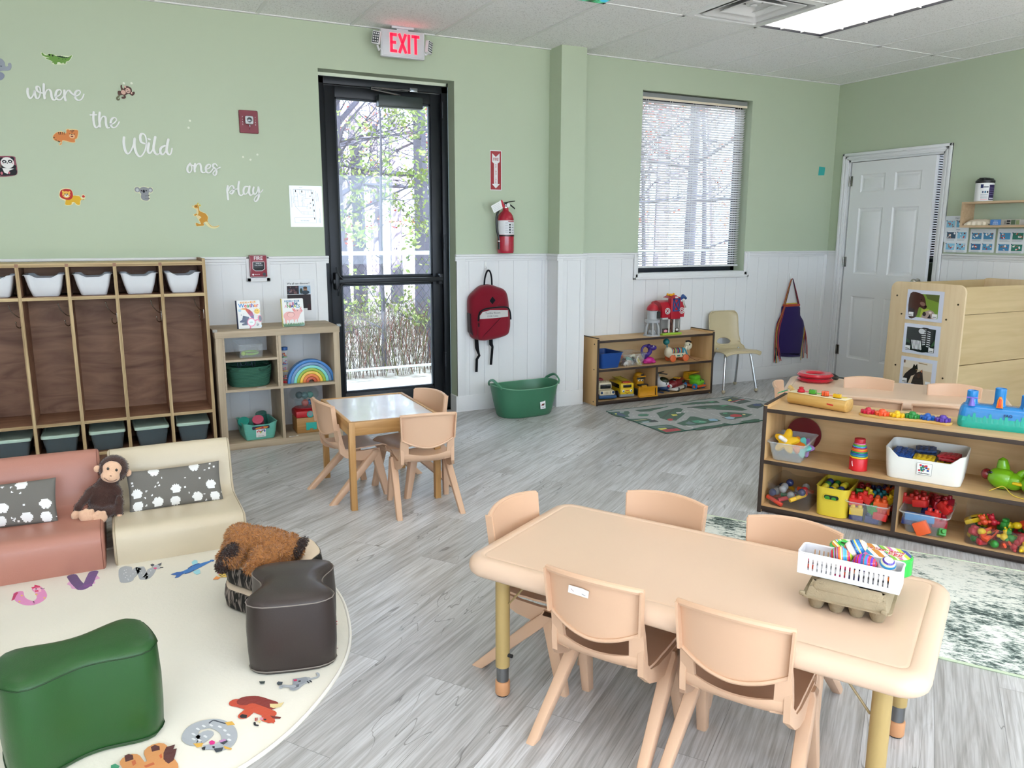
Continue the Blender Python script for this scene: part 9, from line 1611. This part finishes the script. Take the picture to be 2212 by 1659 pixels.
def bear_shape(mb,c,k):
    if k == 0: mb.sph(0,0,.016,.016,.014,.016,12,8,c=c);mb.sph(0,0,.042,.014,.013,.014,12,8,c=c);mb.sph(.018,0,.012,.010,.008,.008,8,6,c=c);mb.sph(-.018,0,.012,.010,.008,.008,8,6,c=c);mb.sph(-.010,0,.055,.005,nu=8,nv=5,c=c);mb.sph(.010,0,.055,.005,nu=8,nv=5,c=c)
    elif k == 1: mb.prism([(-.04,0),(.04,0),(.035,.012),(.015,.014),(.010,.006),(-.005,.006),(-.012,.02),(.0,.028),(.03,.026),(.035,.034),(.0,.046),(-.03,.040),(-.042,.02)],0,.022,.005,c=c)
    elif k == 2: mb.sph(-.018,0,.016,.020,.016,.016,12,8,c=c);mb.sph(.018,0,.018,.020,.017,.017,12,8,c=c);mb.cyl((-.02,0,.016),(.02,0,.016),.012,n=10,c=c)
    else: mb.box(-.024,.024,-.014,.014,0,.030,.009,c=c);mb.box(-.015,.015,-.012,.012,.026,.044,.008,c=c)
R=random.Random(77);CB=[('#2f8a34','green'),('#c02434','red'),('#e8c41c','yellow'),('#e0522c','orange'),('#1f2c54','navy')]
nmk=['bear shaped','arched','rounded','stepped']
seen_=set()
for i in range(34):
    c,nm=CB[[0,1,0,3,1,2,3,2,0,1,4,2,3,1,0,2,3][i % 17]];k=(i*3+i // 5) % 4;col_=i % 7;row=(i // 7) % 3;z=.006+.036*(i // 14)
    mb=MB(c);bear_shape(mb,c,k);soloX(mb,'chunky_block','plastic','%s %s chunky block in the large dark clear bin' % (nm,nmk[k]),'toy block',at_shelf(.935+.036*col_,.055+.062*row+R.uniform(-.01,.01),S3+z,R.uniform(-30,30),R.uniform(-30,30),R.uniform(0,360)),'chunky blocks in the large dark clear bin')
# ---------------------------------------------------------------- red ring toy on the second table
t=thing('ring_toy','shiny red double ring toy with a black strap on the second table','toy',(-2.290,-2.010,.4505),10)
for z in (.014,.042): mb=MB('#c01c30');mb.lathe([(.055,z -.010),(.098,z -.012),(.112,z),(.098,z+.012),(.060,z+.011),(.050,z),(.055,z -.010)],36,caps=False);mb.build('ring','gloss',t)
mb=MB('#17171a');mb.lathe([(.060,.022),(.095,.022),(.095,.034),(.060,.034),(.060,.022)],30,caps=False);mb.tube(smooth_path([(.09,.03,.028),(.15,.05,.03),(.19,.0,.02),(.16,-.06,.010),(.09,-.05,.02)],5),[.008]*21,8,flat=1.4);mb.build('strap','plastic',t)
# ---------------------------------------------------------------- things on the front table
ZTB=.4505
ca_=math.degrees(math.atan2(-4.425+4.251,-4.690+4.796));t=thing('egg_carton','grey brown pulp egg carton on the front table under the white basket','egg carton',(-4.645,-4.272,ZTB),ca_)
L_,W_=.196,.150
mb=MB('#a3947a');Q=rr(L_,W_,.010,3)
lev=[(0,.030),(-.005,.0315),(-.005,.0345),(.002,.0350),(.006,.045),(.010,.056),(.022,.064),(.030,.067),(.034,.0675)]
mb.loft([[(x,y,z) for x,y in offset(Q,d)] for d,z in lev])
mb.box(-L_/2+.014,L_/2 -.014,-W_/2+.008,-W_/2+.050,.040,.070,.014);mb.box(-L_/2+.014,L_/2 -.014,W_/2 -.050,W_/2 -.008,.040,.070,.014)
for x,y in ((-L_/2 -.004,-W_/2+.004),(L_/2 -.012,-W_/2 -.005)): mb.box(x -.007,x+.007,y -.005,y+.006,.033,.043,.003)
o=mb.build('carton_lid','pulp',t,ang=50)
mb=MB('#7d705a')
for x in (-.045,-.032,.030,.043): mb.prism(ell(x,-.008,.0045,.0028,12),.0672,.0679); 
mb.build('vent_hole','matte',t)
mb=MB('#9c8d73')
for i in range(4):
    for j in range(3): mb.lathe([(.010,0),(.014,.001),(.019,.014),(.0225,.030),(.0225,.032)],16,T(-.0705+i*.047,-.047+j*.047,0))
mb.build('cup_tray','pulp',t)
# green egg decorator behind
ga=math.degrees(math.atan2(-4.338+4.164,-4.500+4.596));t=thing('egg_decorator','bright green oval egg decorating machine with striped top behind the basket','toy',(-4.535,-4.235,.5185),-58)
P=rr(.200,.092,.045,8);GRN_='#22b63c'
mb=MB(GRN_);mb.loft([[(x,y,z) for x,y in offset(P,d)] for d,z in ((.004,0),(0,.004),(0,.044),(.003,.0475),(.006,.0475))]);mb.build('machine_body','gloss',t)
mb=MB('#d8e04a');P2=offset(P,.005);SC_=['#d9cf3a','#c8dc4a','#3a8ac0','#d08a3a','#8ac04a','#d070b0','#4a5aa8','#c8dc3c','#e8e84a','#5aa8d0','#7aba4a','#d060a8','#d08a3a','#5a4a9a']
mb.prism(P2,.0475,.0482,c='#d8dc4a')
def clip(P,a,b):   # the part of an outline between two slanted lines
    def cut(Pn,k,sg):
        out=[];f=lambda p: sg*(p[0]+.55*p[1] -k)
        for i in range(len(Pn)):
            p,q=Pn[i],Pn[(i+1) % len(Pn)];fp,fq=f(p),f(q)
            if fp >= 0: out.append(p)
            if (fp >= 0) != (fq >= 0): t_=fp/(fp -fq);out.append((p[0]+(q[0] -p[0])*t_,p[1]+(q[1] -p[1])*t_))
        return out
    Q_=cut(P,a,1);return cut(Q_,b,-1) if len(Q_) > 2 else []
x=-.118;i=0;R=random.Random(8)
while x < .118:
    w_=R.choice((.003,.005,.009,.012));Pc=clip(P2,x,x+w_)
    if len(Pc) > 2: mb.prism(Pc,.0482,.0484,c=SC_[(i*5+2) % 14] if i % 3 else '#e8efe0')
    x += w_;i += 1
mb.build('striped_top','paper',t,smooth=False)
mb=MB('#149a2c');mb.prism(ell(-.045,.004,.034,.022,28),.0484,.0488);mb.tube([(x,y,.0488) for x,y in ell(-.045,.004,.035,.0225,28)],.0022,6,closed=True,c='#3ad05a');mb.stroke([(-.072,.010),(-.055,-.004)],.004,.0488,.0500,c='#3a1c10');mb.stroke([(-.022,.002),(-.034,-.010)],.004,.0488,.0500,c='#3a1c10');mb.build('egg_cup','gloss',t)
mb=MB('#f6f0ea');mb.text('the Eggmazing',.017,.0006,T(.030,.012,.0484),bold=.0013);mb.text('Egg',.026,.0006,T(.058,-.006,.0484),bold=.0013);mb.text('the Eggmazing',.017,.0004,T(.030,.012,.0491),'#c8403a',bold=.0001);mb.text('Egg',.026,.0004,T(.058,-.006,.0491),'#c8403a',bold=.0001);mb.build('lettering','paper',t,smooth=False)
# white slotted basket
ba=math.degrees(math.atan2(-4.373+4.148,-4.612+4.738))+0.5
BX=Matrix.Translation((-4.642,-4.262,.520)) @ Matrix.Rotation(rad(ba),4,'Z')
t=thing('slotted_basket','white slotted plastic basket of markers and eggs on the egg carton','basket');t.matrix_world=BX;WH='#f0f0f4';LB_,WB_,HB_=.236,.070,.056
mb=MB(WH)
def wallrow(y,x0,x1,n_):
    st_=(x1 -x0)/n_
    mb.box(x0 -.02,x1+.02,y -.0011,y+.0011,0,.012);mb.box(x0 -.02,x1+.02,y -.0011,y+.0011,HB_ -.013,HB_)
    for i in range(n_+1): mb.box(x0+i*st_ -.0035 if i else x0 -.02,x0+i*st_+.0035 if i < n_ else x1+.02,y -.0011,y+.0011,.011,HB_ -.012)
wallrow(-WB_/2,-LB_/2+.020,LB_/2 -.020,18);wallrow(WB_/2,-LB_/2+.020,LB_/2 -.020,18)
for s_ in (-1,1): mb.box(s_*LB_/2 -.0011,s_*LB_/2+.0011,-WB_/2,WB_/2,0,HB_)
mb.prism(rr(LB_,WB_,.006,3),0,.002);mb.tube([(x,y,HB_) for x,y in rr(LB_+.003,WB_+.003,.012,5)],.0022,6,closed=True);mb.build('basket_body','plastic',t)
MC=[('#e82070','pink'),('#2a2c34','black'),('#e87a1c','orange and yellow'),('#3a2c70','purple'),('#f0208a','magenta'),('#e0502c','red orange'),('#2a6a3a','green'),('#24306a','navy')]
for i in range(12):
    c,nm=MC[i % 8];mb=MB('#f2f2f4');mb.cyl((-.042,0,0),(.030,0,0),.0052,n=10);mb.text('EGG',.006,.0003,T(-.01,0,.0052),'#30343c');mb.cyl((.030,0,0),(.058,0,0),.0056,.0045,n=10,c=c);mb.cyl((-.046,0,0),(-.042,0,0),.0050,n=10,c=c)
    X=BX @ T([-.062,-.055,.050,.056][i % 4]+(i // 4)*.004,-.026+.0115*((i*2) % 5),.0085+.0108*(i // 4),0,0,180 if i % 2 else 0);o=mb.build('marker_pen','plastic',smooth=True);o.matrix_world=X;tag(o,'white marker pen with %s cap in the white slotted basket' % nm,'marker pen','marker pens in the slotted basket')
def egg(X,label,pal,seed):
    R=random.Random(seed);n_=44;mb=MB();cols=[];c=R.choice(pal);k=0
    while len(cols) < n_+1: c=R.choice(pal);cols += [c]*R.choice((1,1,2,3))
    prof=[]
    for j in range(n_+1): a=pi*j/n_;z=-cos(a)*.0285;prof.append((max(1e-5,sin(a)*.0215*(1 -.10*-cos(a))),z))
    mb.lathe(prof,26,None,None,cols[:n_+1],caps=False);o=mb.build('decorated_egg','gloss');o.matrix_world=X;tag(o,label,'egg','striped craft eggs in the slotted basket')
egg(BX @ T(-.022,.002,.055,0,84,12),'egg with bright pink, blue and yellow stripes in the basket',['#3a9ad0','#e8208a','#f0783c','#d81c34','#8ac03c','#f4e83a','#5ab0e0','#204a44','#f4f0ea'],5)
egg(BX @ T(.006,.018,.076,0,60,18),'egg with a white end and thin dark stripes, topmost in the basket',['#f4f2ec','#f4f2ec','#241c58','#e8c8a8','#241c58','#e8e040','#2a7ab8','#e86a2c'],9)
egg(BX @ T(.034,-.006,.052,0,82,-8),'egg with blue, violet and red stripes in the basket',['#2a8ac0','#1c5a9a','#b02cc0','#5a1cb0','#e02c5a','#d82430','#c8382c'],14)
egg(BX @ T(.082,.004,.050,24,12,0),'mostly white egg with a purple and blue band, right in the basket',['#f4f2f0','#f4f2f0','#f4f2f0','#4a2ca0','#3a9ad0','#e0e8c0'],3)
